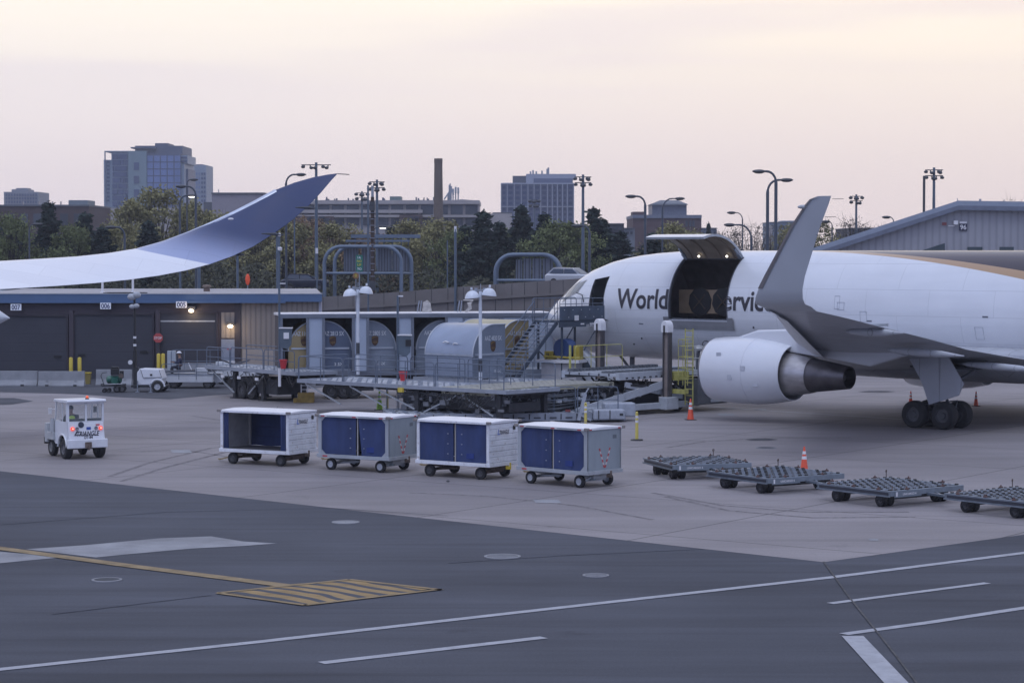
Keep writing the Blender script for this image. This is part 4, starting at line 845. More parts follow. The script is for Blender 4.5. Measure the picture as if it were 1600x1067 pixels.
# ================================================================ CARGO AIRCRAFT
TH = R(43); AX, AY = 1.9, 120.0
def aw(x, y, z=0):   # aircraft-local (x aft, y starboard) -> world
    return V((AX+x*math.cos(TH)+y*math.sin(TH), AY-x*math.sin(TH)+y*math.cos(TH), z))
plane = empty('cargo_aircraft', (AX, AY, 0), -TH, 'large white twin-engine cargo airliner with its side cargo door raised', 'aircraft')
ST = [(0, 3.9, 3.6, .02), (.08, 4.12, 3.35, .30), (.25, 4.32, 3.15, .55), (.6, 4.62, 2.92, .88), (1.1, 4.98, 2.72, 1.18), (1.7, 5.38, 2.55, 1.46), (2.3, 5.83, 2.43, 1.68), (2.9, 6.25, 2.34, 1.87), (3.6, 6.6, 2.26, 2.03), (4.75, 6.97, 2.18, 2.23), (5.75, 7.17, 2.14, 2.345), (6.45, 7.27, 2.12, 2.41), (7.5, 7.38, 2.1, 2.47), (8.8, 7.46, 2.09, 2.505),
      (10.1, 7.5, 2.09, 2.515), (13.6, 7.5, 2.09, 2.515), (16, 7.5, 2.09, 2.515), (20, 7.5, 2.09, 2.515), (26, 7.5, 2.09, 2.515), (32, 7.5, 2.09, 2.515), (36.5, 7.5, 2.12, 2.51), (40, 7.5, 2.5, 2.42), (44, 7.48, 3.25, 2.1), (48, 7.42, 4.2, 1.6), (52, 7.3, 5.3, .95), (54.6, 7.1, 6.2, .4), (54.94, 6.9, 6.5, .1)]
def fus(x):
    for a, b in zip(ST, ST[1:]):
        if x <= b[0]:
            f = (x-a[0])/(b[0]-a[0]); t_, lo_, hw = (a[i]+(b[i]-a[i])*f for i in (1, 2, 3)); return (t_+lo_)/2, (t_-lo_)/2, hw
    return 6.7, .2, .1
def surf(x, ph, k=1.0, off=0):
    zc, hh, hw = fus(x); a = R(ph); return V((x, -(hw*k+off)*math.cos(a), zc+(hh*k+off)*math.sin(a)))
CD = (10.1, 13.6, -12.7, 62.0); LD = (4.75, 5.75, -11.0, 38.5)
phs = sorted(set([-90, -80, -70, -60, -50, -40, -30, -22, -12.7, -11, -4, 4, 12, 20, 29, 38.5, 46, 54, 62, 68, 74, 80, 85, 90]))
phs += [180-p for p in reversed(phs) if 90 > p > -90]
def skin(k, x0, x1, inner=False):
    xs = [s[0] for s in ST if x0 <= s[0] <= x1]
    ex = []
    for a, b in zip(xs, xs[1:]):
        n = max(1, int((b-a)/1.2)); ex += [a+(b-a)*i/n for i in range(n)]
    ex.append(xs[-1]); mb = MB(); n = len(phs)
    for x in ex: mb.v += [surf(x, p, k) for p in phs]
    for i in range(len(ex)-1):
        xm = (ex[i]+ex[i+1])/2
        for j in range(n):
            j2 = (j+1) % n
            pm = (phs[j]+(phs[j2] if j2 else 270))/2
            if CD[0] < xm < CD[1] and CD[2] < pm < CD[3]: continue
            if LD[0] < xm < LD[1] and LD[2] < pm < LD[3]: continue
            mb.f.append((i*n+j, i*n+j2, (i+1)*n+j2, (i+1)*n+j))
    if inner: mb.f.append(tuple(range(n))); mb.f.append(tuple((len(ex)-1)*n+i for i in range(n)))
    return mb
pw = mat('aircraft_gloss_white', (.68, .70, .735), .28, var=.035, scale=.6, coat=.5)
t = pw.node_tree; bs = t.nodes['Principled BSDF']; tcn = t.nodes.new('ShaderNodeTexCoord'); sp = t.nodes.new('ShaderNodeSeparateXYZ'); t.links.new(tcn.outputs['Object'], sp.inputs[0])
def mth(op, a, b=None, c=None):
    n = t.nodes.new('ShaderNodeMath'); n.operation = op
    for i, x in enumerate((a, b, c)):
        if x is None: continue
        if isinstance(x, (int, float)): n.inputs[i].default_value = x
        else: t.links.new(x, n.inputs[i])
    return n.outputs[0]
def livery(x0, k):   # 1 above the curve z = 7.5 - k (x-x0)^2
    dx = mth('MAXIMUM', mth('SUBTRACT', sp.outputs[0], x0), 0); cz = mth('SUBTRACT', 7.5, mth('MULTIPLY', mth('MULTIPLY', dx, dx), k))
    return mth('MULTIPLY', mth('GREATER_THAN', sp.outputs[2], cz), mth('GREATER_THAN', sp.outputs[0], x0+.3))
old = bs.inputs['Base Color'].links[0].from_socket
# panel seams
cmb = t.nodes.new('ShaderNodeCombineXYZ'); t.links.new(sp.outputs[0], cmb.inputs[0]); t.links.new(sp.outputs[2], cmb.inputs[1])
brk = t.nodes.new('ShaderNodeTexBrick'); t.links.new(cmb.outputs[0], brk.inputs[0]); brk.inputs['Scale'].default_value = 1; brk.inputs['Brick Width'].default_value = 3.3; brk.inputs['Row Height'].default_value = 1.15; brk.inputs['Mortar Size'].default_value = .014; brk.inputs['Mortar Smooth'].default_value = .3
brk.inputs['Color1'].default_value = (1, 1, 1, 1); brk.inputs['Color2'].default_value = (.985, .985, .985, 1); brk.inputs['Mortar'].default_value = (.80, .80, .80, 1)
m0 = t.nodes.new('ShaderNodeMix'); m0.data_type = 'RGBA'; m0.blend_type = 'MULTIPLY'; m0.inputs[0].default_value = 1; t.links.new(old, m0.inputs[6]); t.links.new(brk.outputs[0], m0.inputs[7])
# grime towards the belly (long streaks)
gm_ = t.nodes.new('ShaderNodeMapping'); gm_.inputs['Scale'].default_value = (.15, 1, 1.6); t.links.new(tcn.outputs['Object'], gm_.inputs[0]); gn = t.nodes.new('ShaderNodeTexNoise'); gn.inputs['Scale'].default_value = 1.5; gn.inputs['Detail'].default_value = 6; t.links.new(gm_.outputs[0], gn.inputs[0])
gr_ = t.nodes.new('ShaderNodeMapRange'); gr_.inputs[1].default_value = .45; gr_.inputs[2].default_value = .75; gr_.inputs[4].default_value = .22; t.links.new(gn.outputs[0], gr_.inputs[0])
m00 = t.nodes.new('ShaderNodeMix'); m00.data_type = 'RGBA'; t.links.new(gr_.outputs[0], m00.inputs[0]); t.links.new(m0.outputs[2], m00.inputs[6]); m00.inputs[7].default_value = (.50, .52, .55, 1)
m1 = t.nodes.new('ShaderNodeMix'); m1.data_type = 'RGBA'; t.links.new(livery(15.0, .0061), m1.inputs[0]); t.links.new(m00.outputs[2], m1.inputs[6]); m1.inputs[7].default_value = (.42, .27, .15, 1)
m2 = t.nodes.new('ShaderNodeMix'); m2.data_type = 'RGBA'; t.links.new(livery(16.2, .0053), m2.inputs[0]); t.links.new(m1.outputs[2], m2.inputs[6]); m2.inputs[7].default_value = (.045, .030, .032, 1)
t.links.new(m2.outputs[2], bs.inputs['Base Color'])
fz = skin(1, 0, 54.94).build('fuselage', pw, plane, True)
gw_ = mat('aircraft_grey_paint', (.44, .46, .50), .4, var=.06, scale=.8, coat=.2, dirt=.15, dirtcol=(.2, .2, .22)); nw = mat('nacelle_white', (.66, .68, .72), .28, var=.03, scale=.8, coat=.5)
def seams(m, w_, h_, rot, dk=.72, mortar=.016, comps=(0, 1)):
    t = m.node_tree; b = t.nodes['Principled BSDF']; c = t.nodes.new('ShaderNodeTexCoord'); s_ = t.nodes.new('ShaderNodeSeparateXYZ'); t.links.new(c.outputs['Object'], s_.inputs[0]); q = t.nodes.new('ShaderNodeCombineXYZ')
    t.links.new(s_.outputs[comps[0]], q.inputs[0]); t.links.new(s_.outputs[comps[1]], q.inputs[1]); mp = t.nodes.new('ShaderNodeMapping'); mp.inputs['Rotation'].default_value = (0, 0, rot); t.links.new(q.outputs[0], mp.inputs[0])
    k = t.nodes.new('ShaderNodeTexBrick'); t.links.new(mp.outputs[0], k.inputs[0]); k.inputs['Scale'].default_value = 1; k.inputs['Brick Width'].default_value = w_; k.inputs['Row Height'].default_value = h_; k.inputs['Mortar Size'].default_value = mortar
    k.inputs['Color1'].default_value = (1, 1, 1, 1); k.inputs['Color2'].default_value = (.93, .93, .94, 1); k.inputs['Mortar'].default_value = (dk, dk, dk, 1)
    x = t.nodes.new('ShaderNodeMix'); x.data_type = 'RGBA'; x.blend_type = 'MULTIPLY'; x.inputs[0].default_value = 1; t.links.new(b.inputs['Base Color'].links[0].from_socket, x.inputs[6]); t.links.new(k.outputs[0], x.inputs[7]); t.links.new(x.outputs[2], b.inputs['Base Color'])
seams(gw_, 2.6, .85, R(-56), .6); seams(wg, 3.4, 1.1, R(4), .84, .014)
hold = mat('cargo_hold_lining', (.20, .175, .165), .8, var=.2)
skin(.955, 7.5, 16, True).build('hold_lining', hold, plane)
# frames round the openings
def ring(x0, x1, p0, p1, m, name, w_=.12):
    mb = MB(); N_ = 14
    for xx in (x0, x1):
        rows = [[surf(xx, p0+(p1-p0)*i/N_, k) for k in (1.004, .95)] for i in range(N_+1)]; mb.grid(rows)
        sx = -w_ if xx == x0 else w_; mb.grid([[surf(xx, p0+(p1-p0)*i/N_, 1, .008), surf(xx+sx, p0+(p1-p0)*i/N_, 1, .008)] for i in range(N_+1)])
    for pp in (p0, p1): mb.grid([[surf(x0, pp, 1.004), surf(x1, pp, 1.004)], [surf(x0, pp, .95), surf(x1, pp, .95)]])
    return mb.build(name, m, plane, True, fix=False)
ring(*CD, mat('door_frame_metal', (.12, .125, .14), .5, .3), 'cargo_door_frame', .06); ring(*LD, mat('door_frame_metal', (.12, .125, .14)), 'crew_door_frame', .03)
mb = MB(); z_ = 4.16; mb.bb(5.0, 16, -2.3, 2.3, z_-.12, z_); mb.build('hold_floor', mat('hold_floor', (.08, .08, .09), .5, .3), plane)
MB().bb(5.0, 7.45, .2, .3, 4.2, 6.8).bb(6.9, 7.0, -1.7, .2, 4.2, 6.2).build('crew_bulkhead', hold, plane)
# sill rollers and sill protector
mb = MB()
for k in range(22): x = 10.25+k*.152; mb.lathe([(0, .045), (.09, .045)], (x, -2.3, z_+.04), (1, 0, 0), 8); mb.box((x, -2.34, z_+.02), (.03, .12, .13))
mb.build('sill_rollers', steel, plane)
MB().grid([[surf(9.75, -14, 1, .05), surf(13.98, -14, 1, .05)], [surf(9.75, -19, 1, .07), surf(13.98, -19, 1, .07)], [surf(9.80, -22.5, 1, .08), surf(14.02, -22.5, 1, .08)]]).grid([[surf(9.75, -10, 1, .06), surf(9.75, -14, 1, .05)], [surf(10.08, -10, 1, .06), surf(10.08, -14, 1, .05)]]).grid([[surf(13.62, -10, 1, .06), surf(13.62, -14, 1, .05)], [surf(13.98, -10, 1, .06), surf(13.98, -14, 1, .05)]]).build('sill_guard', mat('grey_sill_guard', (.20, .205, .22), .6), plane)
# net barrier inside with two round lattice panels
tan = mat('tan_lining', (.42, .31, .20), .7, var=.12, scale=3); p0 = 1.0
MB().bb(9.2, 13.9, -.62, -.57, 4.45, 5.6).build('barrier_panel', tan, plane)
for cx_ in (10.55, 12.0, 13.3):
    o = MB().lathe([(0, .70), (.05, .70), (.05, .001)], (cx_, -.63, 5.02), (0, -1, 0), 10).build('round_net', mat('dark_net', (.035, .035, .035), .8), plane)
    mb = MB()
    for a_ in (45, 135): mb.bar((cx_-.5*math.cos(R(a_)), -.71, 5.02-.5*math.sin(R(a_))), (cx_+.5*math.cos(R(a_)), -.71, 5.02+.5*math.sin(R(a_))), .045)
    mb.build('net_strap', mat('tan_strap', (.12, .09, .065), .8), o)
# raised door: same arc, turned about its hinge
hz = surf(11, 62); hy, hz_ = hz.y, hz.z
ANG = R(-84)
def dpt(x, ph, k):
    p = surf(x, ph, k); dy, dz = p.y-hy, p.z-hz_; c, s = math.cos(ANG), math.sin(ANG)
    return V((x, hy+dy*c-dz*s, hz_+dy*s+dz*c))
N_ = 18; ps = [62+(-12.7-62)*i/N_ for i in range(N_+1)]
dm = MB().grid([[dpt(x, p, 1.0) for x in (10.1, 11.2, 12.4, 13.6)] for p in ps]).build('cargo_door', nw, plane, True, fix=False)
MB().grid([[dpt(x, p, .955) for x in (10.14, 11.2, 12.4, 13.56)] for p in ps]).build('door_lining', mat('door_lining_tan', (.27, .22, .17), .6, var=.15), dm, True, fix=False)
mb = MB()
for x in (10.1, 13.6): mb.grid([[dpt(x, p, 1.0), dpt(x, p, .955)] for p in ps])
mb.grid([[dpt(10.1, -12.7, 1), dpt(13.6, -12.7, 1)], [dpt(10.1, -12.7, .955), dpt(13.6, -12.7, .955)]]); mb.build('door_edge', alu, dm, fix=False)
mb = MB()
for x in (10.6, 11.5, 12.4, 13.2): mb.tube([dpt(x, p, .945) for p in ps], .035, 5)
mb.build('door_ribs', mat('rib_tan', (.2, .15, .11), .6), dm)
mb = MB()
for x in (10.15, 13.5):
    mb.tube([surf(x, 60, .98), dpt(x, 46, .95)], .07, 8).bar(surf(x, 60, 1.0), dpt(x, 55, .95), .2, .12)
mb.build('hinge_arm', steel, dm)
for x in (11.2, 12.9):
    c = dpt(x, 55, .93); lm = MB().lathe([(0, .1), (.05, .1)], c+V((0, 0, -.05)), (0, -.6, -.4), 12).build('door_lamp', headm, dm); MB().sphere(c+V((0, -.06, -.08)), .055, 8, 5).build('lens', mat('door_lamp_lit', (1, .93, .8), emit=4), lm)
# windscreen panes
wsg = mat('cockpit_glass', (.22, .23, .23), .15, spec=.8); wsf = mat('cockpit_surround', (.42, .42, .43), .5)
for (x0, x1, pa, pb) in ((2.35, 3.05, 27, 47), (3.12, 3.6, 28, 42), (1.85, 2.3, 46, 82)):
    for sgn in (0, 1):
        def S_(x, p, off): return surf(x, 180-p if sgn else p, 1, off)
        dxx = .35 if x0 > 2 else 0
        fr = MB().grid([[S_(x0-.06+dxx*j/4+(x1-x0+.12)*i/3, pa-2+(pb-pa+4)*j/4, .012) for i in range(4)] for j in range(5)]).build('window_surround', wsf, plane, True, fix=False)
        MB().grid([[S_(x0+dxx*j/4+(x1-x0)*i/3, pa+(pb-pa)*j/4, .022) for i in range(4)] for j in range(5)]).build('windscreen_pane', wsg, fr, True, fix=False)
# lettering on the curved side
me = text_mesh('Worldwide Services', 1.34, 0, .028); xs = [v.co.x for v in me.vertices]; a_, b_ = min(xs), max(xs)
bm = bmesh.new(); bm.from_mesh(me)
for k in range(-4, 16): bmesh.ops.bisect_plane(bm, geom=bm.verts[:]+bm.edges[:]+bm.faces[:], plane_co=(0, k*.1, 0), plane_no=(0, 1, 0))
kill = []
for v in bm.verts:
    x = 6.68+(v.co.x-a_)/(b_-a_)*(16.82-6.68); z = 4.70+v.co.y
    zc, hh, hw = fus(x); v.co = V((x, -hw*math.sqrt(max(0, 1-((z-zc)/hh)**2))-.014, z))
for f in list(bm.faces):
    c = f.calc_center_median()
    if CD[0]-.06 < c.x < CD[1]+.04: kill.append(f)
bmesh.ops.delete(bm, geom=kill, context='FACES'); bm.to_mesh(me); bm.free(); me.materials.append(mat('fuselage_lettering', (.030, .028, .038), .4, var=.03))
o = bpy.data.objects.new('fuselage_lettering', me); COL.objects.link(o); o.parent = plane
mb = MB()
for x, z in ((15.1, 3.9), (8.0, 3.2), (7.3, 2.9)): 
    zc, hh, hw = fus(x); mb.lathe([(0, .05), (.02, .05), (.02, .001)], (x, -hw*math.sqrt(1-((z-zc)/hh)**2), z), (0, -1, 0), 10)
mb.build('static_port', headm, plane)
MB().tube([surf(4.3, 10, 1, .0), surf(4.2, 19, 1, .12), surf(3.7, 24, 1, .15)], .025, 6).build('probe', headm, plane)
mb = MB(); rn = random.Random(77)
for k in range(9):
    x = rn.uniform(7.5, 32); z = rn.uniform(2.9, 5.2)
    if 9.3 < x < 14.4 or 14 < x < 17.5 and z > 4.4: continue
    w_, h_ = rn.uniform(.25, .9), rn.uniform(.2, .6); zc, hh, hw = fus(x); yy = lambda zz: -hw*math.sqrt(max(.01, 1-((zz-zc)/hh)**2))-.006
    for (xa, za_, xb_, zb_) in ((x, z, x+w_, z), (x, z+h_, x+w_, z+h_), (x, z, x, z+h_), (x+w_, z, x+w_, z+h_)): mb.tube([(xa, yy(za_), za_), (xb_, yy(zb_), zb_)], .010, 4)
mb.build('hatch_outlines', mat('hatch_line_grey', (.36, .38, .42), .5), plane)
mb = MB()
for x, z in ((18.6, 3.35), (19.1, 3.35), (21.5, 4.3), (24.2, 3.6), (8.1, 3.9), (27.5, 4.6)):
    zc, hh, hw = fus(x); mb.bb(x, x+.28, -hw*math.sqrt(1-((z-zc)/hh)**2)-.012, -hw*math.sqrt(1-((z-zc)/hh)**2)-.004, z, z+.07)
mb.build('stencil_marks', mat('stencil_dark', (.12, .13, .16), .5), plane)
# wings, winglets
for sg_ in (-1, 1):
    W = [(1.5, 17.2, 30.7, 2.65, .13, 0), (2.6, 18.0, 30.5, 2.85, .13, 6), (5.5, 20.0, 30.3, 3.22, .12, 6), (8, 21.7, 30.2, 3.55, .115, 6), (12, 24.2, 30.9, 4.12, .105, 6), (16, 26.8, 31.6, 4.65, .1, 6), (20, 29.4, 32.5, 5.15, .1, 6), (22.8, 30.95, 33.25, 5.45, .095, 7)]
    wl = [(23.5, 31.3, 33.5, 5.53, .09, 12), (24.0, 31.48, 33.62, 5.62, .085, 30), (24.25, 31.66, 33.7, 5.82, .08, 55), (24.38, 31.9, 33.78, 6.15, .075, 72), (24.48, 32.25, 33.95, 6.6, .07, 80), (25.0, 33.75, 34.95, 8.3, .07, 80), (25.25, 34.5, 35.45, 9.0, .07, 80), (25.3, 34.75, 35.56, 9.2, .07, 80), (25.33, 35.1, 35.62, 9.3, .05, 80)]
    def secs(L_): return [((le, sg_*y, z), (te, sg_*y, z-(.10 if a_ < 10 else 0)), th, (0, -sg_*math.sin(R(a_)), math.cos(R(a_)))) for y, le, te, z, th, a_ in L_]
    loft(MB(), secs(W), 14).build('wing', gw_, plane, True); wlo = loft(MB(), secs([W[-1]]+wl), 14).build('winglet', mat('winglet_grey', (.42, .45, .49), .4, var=.05, scale=.6, coat=.2), plane, True)
    MB().grid([[V((le-.02+(te-le)*f, sg_*(y+.02+.05*(f > .01)), z)) for f in (0, .12)] for y, le, te, z, th, a_ in wl[3:]]).build('leading_edge_strip', mat('winglet_edge_brown', (.13, .12, .13), .5), wlo, fix=False)
    MB().sphere((34.4, sg_*25.2, 8.95), .12, 10, 6, (2.2, .8, .6)).build('position_lamp', alu, wlo, True)
    mb = MB()
    for z, x in ((9.2, 35.6), (8.6, 35.3), (8.0, 34.95)): mb.tube([(x-.1, sg_*25.1, z), (x+.35, sg_*25.1, z)], .012, 4)
    mb.build('static_wick', headm, wlo)
    # bright slat underside
    sl_ = MB(); sl_.grid([[V((le-.04, sg_*y, z-.03)), V((le+.10*(te-le), sg_*y, z-.055*(te-le)-.03)), V((le+.17*(te-le), sg_*y, z-.075*(te-le)-.03))] for y, le, te, z, th, a_ in W[3:]]); sl_.build('slat', mat('slat_pale_metal', (.75, .77, .80), .5, 0, dirt=.6, dirtcol=(.2, .2, .22), scale=4), plane, True, fix=False)
    for y, x, z, L_ in ((11, 28.3, 3.5, 3.6), (16.2, 29.9, 4.4, 2.6), (5.6, 28.4, 2.75, 3.9)):
        MB().lathe([(0, .02), (.3, .1), (L_*.35, .17), (L_*.7, .14), (L_, .02)], (x, sg_*y, z), (1, 0, -.04 if y < 15 else 0), 12).build('flap_track_fairing', gw_, plane, True)
    MB().bar((31.5, sg_*16.8, 4.68), (32.2, sg_*16.8, 4.72), .1).build('flap_tip_plate', alu, plane)
    # landing gear well and doors
    gx, gy = 27.3, sg_*5.7
    g_ = MB(); g_.tube([(gx, gy, 3.1), (gx, gy, 1.6)], .21, 12).tube([(gx, gy, 1.7), (gx, gy, .6)], .14, 12).tube([(gx-.75, gy, .56), (gx+.75, gy, .56)], .15, 8).tube([(gx+1.7, gy-sg_*1.2, 2.8), (gx+.1, gy, 1.5)], .08, 8).tube([(gx+.1, gy, 1.5), (gx+.5, gy, 1.2), (gx+.1, gy, .8)], .07, 6).tube([(gx-.2, gy, 1.0), (gx-.9, gy, .95), (gx-.8, gy+.1, .6)], .03, 6).tube([(gx+.2, gy, 1.1), (gx+1.0, gy, 1.2), (gx+.9, gy, .9)], .03, 6)
    gr2 = g_.build('landing_gear', mat('gear_grey', (.14, .15, .17), .5, .3, dirt=.3), plane, True)
    for dx in (-.72, .72):
        for dy in (-.57, .57): wheel(gr2, (gx+dx, gy+dy, .585), .585, .44, (0, 1, 0), rimd)
    MB().prism([(gx-1.2, gy+sg_*.32, 2.95), (gx+.75, gy+sg_*.32, 3.05), (gx+1.5, gy+sg_*.32, 1.95), (gx+1.3, gy+sg_*.36, 1.45), (gx-.15, gy+sg_*.36, 1.0), (gx-.55, gy+sg_*.34, 2.0)], (0, sg_*.06, 0)).build('gear_door', gw_, plane)
    MB().bb(gx-1.4, gx+1.8, min(gy, sg_*2.6)+.05, max(gy, sg_*2.6)-.05, 2.52, 2.6).build('wheel_well', dark, plane)
    # engine
    ey, ez, ex = sg_*7.9, 2.25, 17.15; C_ = (ex, ey, ez)
    na = MB().lathe([(.55, 1.10), (.2, 1.14), (.06, 1.2), (0, 1.27), (.05, 1.34), (.18, 1.39)], C_, (1, 0, -.012), 40).build('inlet_lip', mat('inlet_lip_metal', (.22, .23, .26), .35, .5), plane, True); na.name = 'engine'
    MB().lathe([(.18, 1.392), (.7, 1.45), (1.5, 1.475), (2.5, 1.46), (2.505, 1.445), (2.53, 1.445), (2.535, 1.455), (3.4, 1.37), (4.3, 1.20), (4.3, 1.16), (3.4, 1.27), (2.4, 1.3)], C_, (1, 0, -.012), 48).build('fan_cowl', nw, na, True)
    MB().lathe([(.5, 1.12), (1.1, 1.14), (1.1, .3), (.7, .2), (.5, .001)], C_, (1, 0, -.012), 32).build('fan', dark, na, True)
    MB().lathe([(2.4, 1.29), (2.9, 1.26), (3.3, 1.0)], C_, (1, 0, -.012), 40).build('fan_duct', mat('duct_dark', (.03, .03, .035), .6), na, True)
    mt = mat('hot_section_metal', (.46, .44, .44), .38, .75, var=.2, scale=1.5, streak=.3); mt2 = mat('nozzle_metal_dark', (.13, .12, .125), .35, .8, var=.25, scale=2)
    MB().lathe([(3.0, .98), (3.9, .98), (3.92, .94), (4.3, .93), (5.1, .82), (5.35, .76)], C_, (1, 0, -.02), 36).build('core_cowl', mt, na, True)
    MB().lathe([(5.32, .74), (5.34, .735), (6.3, .61), (7.2, .485), (7.2, .455), (6.5, .50)], C_, (1, 0, -.02), 36).build('exhaust_nozzle', mt2, na, True)
    MB().lathe([(6.2, .50), (6.6, .30), (7.0, .12), (7.05, .001)], C_, (1, 0, -.02), 20).build('exhaust_plug', mt2, na, True)
    MB().sphere((ex+1.1, ey-sg_*0+sg_*1.44, ez+.1), .1, 8, 5, (1, .15, .6)).build('latch', alu, na, True)
    mb = MB()
    for (xx, aa) in ((1.9, 100), (2.6, 84), (1.2, 62), (3.2, 112)):
        rr_ = 1.478 if xx < 2.4 else (1.46 if xx < 3 else 1.40); a_ = R(aa); cx3, cy3, cz3 = ex+xx, ey+sg_*rr_*math.sin(a_), ez+rr_*math.cos(a_); mb.box((cx3, cy3, cz3), (.24, .015, .2)) 
    mb.build('cowl_placards', mat('placard_grey', (.45, .47, .52), .5), na)
    py = MB().prism([(18.4, ey-.22, 3.66), (19.6, ey-.22, 4.02), (21.8, ey-.22, 4.12), (24.5, ey-.22, 3.95), (26.8, ey-.22, 3.35), (27.2, ey-.22, 3.12), (25.5, ey-.22, 2.62), (23.3, ey-.22, 2.9), (21.4, ey-.22, 3.1), (20.4, ey-.22, 3.5)], (0, .44, 0)); py.build('pylon', nw, plane, bevel=.08)
    # tailplane
    loft(MB(), [((45.6, sg_*1.2, 6.0), (51.2, sg_*1.2, 6.0), .1, (0, 0, 1)), ((51.4, sg_*9.3, 6.9), (53.4, sg_*9.3, 6.9), .09, (0, 0, 1))], 10).build('tailplane', gw_, plane, True)
loft(MB(), [((44.2, 0, 7.3), (53.6, 0, 7.3), .1, (0, 1, 0)), ((51.8, 0, 15.8), (54.9, 0, 15.8), .09, (0, 1, 0))], 10).build('tail_fin', mat('brown_tail_paint', (.045, .03, .032), .35, coat=.4), plane, True)
# belly fairing
rows = []
for x, hw, lo_ in ((15.2, .3, 2.05), (16.5, 1.7, 1.9), (18.5, 2.5, 1.72), (22, 2.85, 1.66), (28, 2.85, 1.66), (31, 2.5, 1.75), (33.5, 1.6, 1.95), (35, .3, 2.05)):
    rows.append([(x, -hw*math.cos(a), 3.0+(3.0-lo_)*math.sin(a) if math.sin(a) < 0 else 3.0+.5*math.sin(a)) for a in [2*math.pi*k/24 for k in range(24)]])
MB().grid(rows, True).build('belly_fairing', gw_, plane, 'all')
# nose gear
ng = MB().tube([(5.7, 0, 2.6), (5.7, 0, .55)], .13, 10).tube([(5.7, 0, 1.4), (4.6, 0, 2.5)], .07, 8).build('landing_gear', mat('gear_grey', (.14, .15, .17)), plane, True)
for dy in (-.3, .3): wheel(ng, (5.7, dy, .47), .47, .3, (0, 1, 0), rimd)
# ================================================================ CARGO TRAILER WITH SIDE OPENINGS
TA = R(12); T0 = V((-11.63, 116, 0))
tr_ = empty('cargo_trailer', T0, TA, 'long pale trailer with open side bays holding rounded cargo containers', 'trailer')
def ts(u): return ((u-800)*116/3600+11.63)/(math.cos(TA)-(u-800)/3600*math.sin(TA))
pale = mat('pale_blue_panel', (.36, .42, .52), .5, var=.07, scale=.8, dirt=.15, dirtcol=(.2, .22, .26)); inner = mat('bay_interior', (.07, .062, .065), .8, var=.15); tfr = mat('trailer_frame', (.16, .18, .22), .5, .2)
TL = ts(864); ZF, ZT = 1.42, 4.33
MB().bb(-.05, TL+.05, -.12, 3.0, ZT-.12, ZT+.0).build('roof', mat('trailer_roof_white', (.62, .62, .64), .5, var=.05), tr_)
MB().bb(-.05, TL+.05, -.16, -.121, ZT-.22, ZT-.03).build('roof_rail', tfr, tr_); MB().bb(0, TL, 0, 2.9, ZF-.25, ZF).build('floor', tfr, tr_)
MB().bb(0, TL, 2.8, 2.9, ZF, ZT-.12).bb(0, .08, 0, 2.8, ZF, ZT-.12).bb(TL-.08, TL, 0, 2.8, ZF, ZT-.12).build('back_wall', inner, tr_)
a = ts(700); MB().bb(a, TL, -.05, -.001, ZF, ZT-.22).build('closed_side', pale, tr_)
mb = MB()
for k in range(9): x = a+.2+k*(TL-a)/9; mb.bb(x, x+.03, -.075, -.051, ZF, ZT-.3)
mb.build('side_rib', tfr, tr_)
for u0, u1 in ((482.5, 503), (553, 572), (623, 642)): MB().bb(ts(u0), ts(u1), -.09, -.02, ZF, ZT-.22).build('door_panel', pale, tr_)
for u in (439, 480, 505, 551.5, 574, 621, 644, 697): MB().bb(ts(u)-.07, ts(u)+.07, -.14, -.0, ZF, ZT-.22).build('door_post', tfr, tr_)
MB().bb(ts(695), ts(722), -.12, -.06, ZT-.62, ZT-.2).build('hatch_panel', pale, tr_); MB().bb(ts(786), ts(814), -.12, -.06, ZT-.6, ZT-.28).build('hatch_panel', pale, tr_)
for x in (ts(532)-.5, ts(532)+.15, ts(548)+.1): wheel(tr_, (x, -.0, .42), .42, .5, (0, 1, 0), rimd)
for x in (11, 12): wheel(tr_, (x, .3, .5), .5, .5, (0, 1, 0), rimd)
MB().bb(.3, TL-.3, .8, 1.1, .8, ZF-.26).bb(.3, TL-.3, 1.9, 2.2, .8, ZF-.26).bb(3.2, 4.7, .0, 2.8, .4, .85).bb(6.8, 7.6, .2, 2.6, .0, 1.1).build('chassis', dark, tr_)
for u, lab in ((661, 'left'), (724, 'right')):
    a = at(u, 487, 119.5); q = empty('roof_bracket', (a.x, 119.5, ZT), 0, 'wrapped bracket standing on the trailer roof, %s of two' % lab, 'bracket', 'wrapped brackets on the trailer roof')
    if lab == 'left': MB().prism([(-.05, 0, 0), (.45, 0, 0), (.38, 0, .45), (.2, 0, .62), (0, 0, .5)], (0, .3, 0)).build('hood', mat('bleached_canvas', (.42, .40, .38), .8, var=.3, scale=6), q)
    else: MB().tube([(.1, .1, 0), (.35, .1, .2), (.3, .1, .45), (.5, .1, .58), (.0, .1, .62)], [.06, .1, .12, .06, .03], 7).build('hood', mat('bleached_canvas', (.42, .40, .38)), q)
    MB().bar((-.3, .1, 0), (-.2, .1, .58), .06).bar((-.15, .1, 0), (-.08, .1, .58), .06).build('prong', steel, q)
